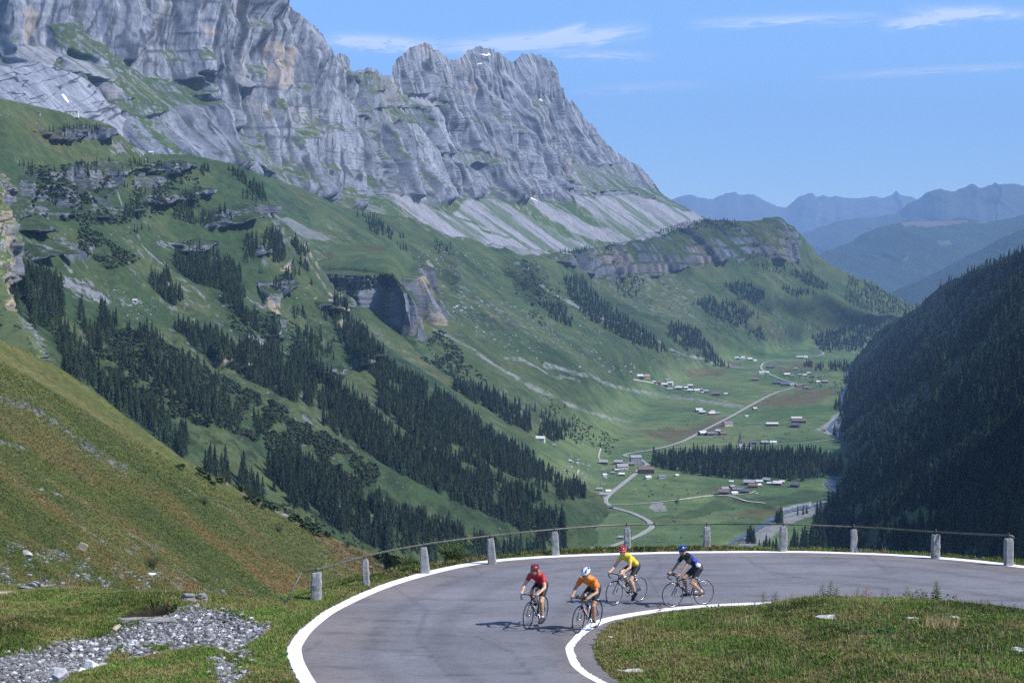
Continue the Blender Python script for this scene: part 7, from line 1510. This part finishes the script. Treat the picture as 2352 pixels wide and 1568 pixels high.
    bm_ell(bm, P0.lerp(N0, .12) + Vector((-.004, 0, .010)), (.128, .158, .112), R); bm_ell(bm, C1 + Vector((-.012, 0, .016)), (.205, .143, .114), R); bm_ell(bm, C2 + Vector((-.006, 0, .004)), (.168, c['sw'] * .98, .121), R); bm_limb(bm, N0 + Vector((-.04, 0, -.03)), N0 + Vector((.012, 0, .020)), .082, .067)
    for s in (1, -1): bm_limb(bm, sh[s] + Vector((-.02, -s * .05, 0)), sh[s], .084, .072); bm_limb(bm, sh[s], sh[s].lerp(el[s], c['sl']), .069, .061)
    jm = fuse(bm, 'jersey', jer, .011, 5, c.get('jfn')); add('jersey', jm)
    nz_ = jm
    bm = bmesh.new()
    bm_ell(bm, P0 + Vector((0, 0, -.005)), (.139, .172, .124))
    for s in (1, -1): bm_limb(bm, hipj[s] + Vector((-.02, 0, .01)), hipj[s].lerp(kn[s], .62), .102, .077)
    add('shorts', fuse(bm, 'shorts', [m_lycra], .011, 5))
    if c.get('hem'):
        for s in (1, -1): q = hipj[s].lerp(kn[s], .52); V, Fc = tube([tuple(q + Vector((-.01, s * .083, -.012))), tuple(q + Vector((.03, s * .083, -.03)))], .009, 6); add('shorts_logo', poly_mesh('shorts_logo', V, Fc, m_decal))
    for s in (1, -1):                                               # shoes and socks
        ft = Vector((math.cos(tip[s]), 0, -math.sin(tip[s]))); bm = bmesh.new(); a = ank[s] - Vector((0, 0, .045)); bm_limb(bm, a - ft * .055, a + ft * .02, .050, .052); bm_limb(bm, a + ft * .02, a + ft * .165 - Vector((0, 0, .010)), .052, .040)
        add('shoe', fuse(bm, 'shoe', [c['shoe'][0 if s > 0 else 1]], .009, 3)); V, Fc = tube([tuple(ank[s] - Vector((0, 0, .01))), tuple(ank[s].lerp(kn[s], .13))], .041, 10); add('sock', poly_mesh('sock', V, Fc, c['sock'], True))
    # helmet: ribbed shell with vents
    V = []; Fc = []; nu, nv = 44, 16; mi = []
    for j in range(nv + 1):
        ph = (math.pi / 2 + .12) * j / nv
        for i in range(nu):
            a = 2 * math.pi * i / nu; x, y, z = math.cos(a) * math.sin(ph), math.sin(a) * math.sin(ph), math.cos(ph)
            grove = abs(math.sin(3.5 * math.atan2(y, .55 + 0 * z + abs(z)) * 1.0)); k = 1 + .04 * grove
            xx = .145 * x * (1.06 if x < 0 else .98); V.append(tuple(hp(xx * k - .012, .104 * y * k, .100 * z * k + .035 + (.02 * -x if j > nv * .7 else 0))))
    for j in range(nv):
        for i in range(nu):
            Fc.append((j * nu + i, (j + 1) * nu + i, (j + 1) * nu + (i + 1) % nu, j * nu + (i + 1) % nu))
            a = 2 * math.pi * (i + .5) / nu; ph = (math.pi / 2 + .12) * (j + .5) / nv; y, z, x = math.sin(a) * math.sin(ph), math.cos(ph), math.cos(a) * math.sin(ph)
            t_ = math.atan2(y, .35 + z); mi.append(1 if (math.sin(7.5 * t_ + 1.57) < -.25 and -.72 < x < .80 and abs(x) > .10 and j > 1 and j < nv - 2) else (2 if j >= nv - 2 else 0))
    me = poly_mesh('helmet', V, Fc, c['helmet'][0], True); me.materials.append(m_black); me.materials.append(c['helmet'][1]); me.polygons.foreach_set('material_index', mi); hel = add('helmet', me); sol = hel.modifiers.new('thick', 'SOLIDIFY'); sol.thickness = .010; sol.offset = 0
    vz = [(.085,-.055,.030),(.085,.055,.030),(.150,.03,.012),(.150,-.03,.012)]
    V = [tuple(hp(*q)) for q in vz] + [tuple(hp(a, b, d - .008)) for a, b, d in vz]; x = link('visor', poly_mesh('visor', V, [(0,1,2,3),(7,6,5,4),(0,4,5,1),(1,5,6,2),(2,6,7,3),(3,7,4,0)], m_black), hel)
    pts = [tuple(hp(.086 * math.cos(t) + .004, .080 * math.sin(t), .006 - .004 * abs(math.sin(t)))) for t in np.linspace(-1.25, 1.25, 13)]; V, Fc = tube(pts, .014, 8, taper=[.005] + [.015] * 5 + [.010] + [.015] * 5 + [.005]); add('sunglasses', poly_mesh('sunglasses', V, Fc, m_lens, True))
    for s in (1, -1): V, Fc = tube([tuple(hp(.01, s * .080, .02)), tuple(hp(.02, s * .062, -.06)), tuple(hp(.03, 0, -.112))], .004, 5); link('chin_strap', poly_mesh('chin_strap', V, Fc, m_black), hel)
    if c.get('hair'):
        parts = []; r = np.random.default_rng(4)
        for k in range(c['hairn']):
            t = r.uniform(1.15, 5.13); R_ = .082; b0_ = Vector((R_ * math.cos(t) - .005, R_ * math.sin(t) * .98, r.uniform(-.01, .04))); L = c['hairl'] * r.uniform(.6, 1.1)
            pp = [tuple(hp(*(b0_ * (1 + .10 * j) + Vector((.008 * math.sin(j * 2 + k), .008 * math.cos(j * 2 + k), -L * j / 4))))) for j in range(5)]; parts.append(tube(pp, .008, 5, taper=[.009, .010, .009, .007, .003]))
        V, Fc = join(*parts); add('hair', poly_mesh('hair', V, Fc, c['hair'], True))
    if c.get('gloves'):
        for s in (1, -1):
            bm = bmesh.new(); bm_ell(bm, hnd[s] + Vector((-.012, 0, .006)), (.050, .040, .027)); bm_limb(bm, wr[s], hnd[s], .030, .033); add('glove', fuse(bm, 'glove', [c['gloves']], .008, 2))
    return o
def frame_at(f, r, lean):
    """pose from the front and rear wheel contact points in the photograph"""
    a, b = Vector(on_road(*f)), Vector(on_road(*r)); mid = (a + b) / 2; dx = a.x - b.x; dx = max(-.97, min(.97, dx)); dy = -math.sqrt(1 - dx * dx)
    X = Vector((dx, dy, -ROAD_S * dy)).normalized(); N = Vector((0, ROAD_S, 1)).normalized(); Y = N.cross(X).normalized()
    rot = Matrix.Rotation(-lean, 3, X); N2 = rot @ N; Y2 = N2.cross(X).normalized(); N2 = X.cross(Y2)
    org = mid - X * .5; org.z = road_z(org.y) + .010
    m = Matrix((X, Y2, N2)).transposed().to_4x4(); m.translation = org; return m
jm_red = simple('red_jersey', (.42, .010, .022), .6, var=.12, scale=9, bump=.012); jm_or = simple('orange_jersey', (.74, .21, .008), .6, var=.12, scale=9, bump=.012); jm_yl = simple('yellow_jersey', (.62, .46, .025), .6, var=.12, scale=9, bump=.012); jm_bk = simple('black_jersey_panel', (.012, .012, .018), .6, var=.12, scale=9, bump=.012); jm_bl = simple('blue_jersey_panel', (.010, .035, .40), .6, var=.12, scale=9, bump=.012); jm_wh = simple('white_jersey_panel', (.60, .64, .75), .6)
hm = lambda n, col: simple(n, col, .25)
sk1, sk2 = (.52, .30, .19), (.40, .215, .13)
w_sh, k_sh, br_sh = hm('white_shoe', (.62, .62, .66)), simple('black_shoe', (.018, .018, .02), .5), simple('brown_black_shoe', (.07, .035, .022), .6)
def yfn(c): return 0
def orfn(c): 
    return 1 if (noise(np.array([c.x * 9]), np.array([c.y * 9]), np.array([c.z * 9]))[0] > .42) else 0
def blfn(c):
    if .30 < c.x < .54 and abs(c.y) < .20 and c.z > 1.14 + (c.x - .30) * .68: return 1
    if abs(c.y) > .115 and c.x < .36 and 1.06 < c.z < 1.20 and c.x > .18: return 2
    return 0
RID = [
 dict(n='red', f=(1211.5,1445.5), r=(1246,1431.4), lean=.06, skin=sk1, jersey_m=[jm_red], nx=.625, nz=1.315, sw=.170, sl=.42, yaw=.10, pitch=.12, th=math.radians(-82), toe=(.25, .30), shoe=(k_sh, k_sh), sock=w_sh, helmet=(hm('dark_red_helmet', (.22, .012, .03)), hm('black_helmet_rim', (.02, .02, .025))), hair=simple('blond_hair', (.55, .38, .15), .6), hairn=70, hairl=.12,
      style=dict(fat=False, decal=12, dw=.007, aero=False, alloy=False), lab='cyclist in a red jersey with blond hair under a dark red helmet', blab='black bicycle ridden by the cyclist in the red jersey'),
 dict(n='orange', f=(1326.5,1454.7), r=(1368.3,1441.6), lean=.07, skin=sk2, jersey_m=[jm_or, simple('deep_orange_flame', (.72, .12, .01), .6)], jfn=orfn, nx=.645, nz=1.30, sw=.190, sl=.50, yaw=.05, pitch=.42, th=math.radians(-80), toe=(.12, .30), shoe=(w_sh, w_sh), sock=simple('black_sock', (.015, .015, .016), .8), helmet=(hm('silver_white_helmet', (.58, .60, .66)), hm('grey_helmet_rim', (.12, .12, .15))), hem=True,
      style=dict(fat=True, decal=7, dw=.016, aero=True, alloy=False), lab='cyclist in an orange jersey with a silver vented helmet, head bent down', blab='black bicycle with aero bars under the orange jersey cyclist'),
 dict(n='yellow', f=(1410,1390.4), r=(1466.9,1381.4), lean=.05, skin=sk1, jersey_m=[jm_yl], nx=.630, nz=1.335, sw=.165, sl=.45, yaw=.42, pitch=.15, roll=-.05, th=math.radians(-112), toe=(.85, .15), shoe=(k_sh, k_sh), sock=k_sh, helmet=(hm('bright_red_helmet', (.50, .012, .015)), hm('white_helmet_trim', (.5, .5, .52))), hair=simple('brown_hair', (.10, .05, .03), .6), hairn=36, hairl=.05, hem=True,
      style=dict(fat=False, decal=9, dw=.008, aero=False, alloy=True, silver_top=True), lab='cyclist in a yellow jersey and black shorts with a bright red helmet', blab='bicycle with a silver top tube ridden by the yellow jersey cyclist'),
 dict(n='blue', f=(1544.8,1395.1), r=(1615.4,1388.4), lean=.03, skin=sk2, jersey_m=[jm_bk, jm_bl, jm_wh], jfn=blfn, nx=.610, nz=1.39, sw=.190, sl=.55, yaw=.25, pitch=.12, th=math.radians(172), toe=(.15, .10), shoe=(br_sh, k_sh), sock=w_sh, helmet=(hm('blue_black_helmet', (.02, .05, .22)), hm('dark_blue_helmet_rim', (.02, .02, .05))), hair=simple('dark_brown_hair', (.06, .035, .02), .6), hairn=30, hairl=.04, hem=True,
      style=dict(fat=True, decal=0, aero=True, alloy=True), lab='cyclist in a blue and black jersey with a blue helmet, hindmost on the right', blab='black bicycle with aero bars ridden by the blue jersey cyclist')]
for c in RID:
    M_ = frame_at(c['f'], c['r'], c['lean']); make_bike(M_, c['style'], c['th'], c['blab']); make_person(M_, c, c['lab'])
    if c['n'] != 'blue' or True:
        a, b = Vector((.80, 0, .555)), Vector(BB); p = a.lerp(b, .45); d = (b - a).normalized(); up = Vector((-d.z, 0, d.x)); up = up if up.z > 0 else -up; q = p + up * .055
        V, Fc = tube([tuple(q - d * .09), tuple(q - d * .055), tuple(q + d * .08)], .035, 12, taper=[.018, .035, .035]); o = link('water_bottle', poly_mesh('water_bottle', V, Fc, {'red': cmat('clear_grey_bottle', (.25, .27, .30), .3), 'orange': cmat('red_bottle', (.45, .03, .03), .35), 'yellow': cmat('white_black_bottle', (.30, .30, .32), .35), 'blue': cmat('smoky_bottle', (.16, .16, .18), .3)}[c['n']], True)); o.matrix_world = M_; tag(o, f"{dict(red='grey', orange='red', yellow='pale', blue='smoky')[c['n']]} water bottle in the frame of the {c['n']} jersey cyclist's bicycle", 'bottle')
# ------------------------------------------------------------------ air: one closed box of thin even haze
def build_haze(density=4.4e-5):
    x0, x1, y0, y1, z0, z1 = -14000, 26000, -400, 41000, -2600, 4200
    V = [(x, y, z) for z in (z0, z1) for y in (y0, y1) for x in (x0, x1)]
    Fc = [(0, 2, 3, 1), (4, 5, 7, 6), (0, 1, 5, 4), (2, 6, 7, 3), (0, 4, 6, 2), (1, 3, 7, 5)]
    m = bpy.data.materials.new('haze'); m.use_nodes = True; t = m.node_tree; t.nodes.clear()
    o = t.nodes.new('ShaderNodeOutputMaterial'); v = t.nodes.new('ShaderNodeVolumePrincipled')
    v.inputs['Color'].default_value = (0.36, 0.60, 1.0, 1); v.inputs['Density'].default_value = density; v.inputs['Anisotropy'].default_value = 0.0
    t.links.new(v.outputs[0], o.inputs['Volume'])
    ob = link('haze', mesh_np('haze', V, Fc, [m], smooth=False)); tag(ob, kind='stuff', label='blue haze filling the far valley')
build_haze()
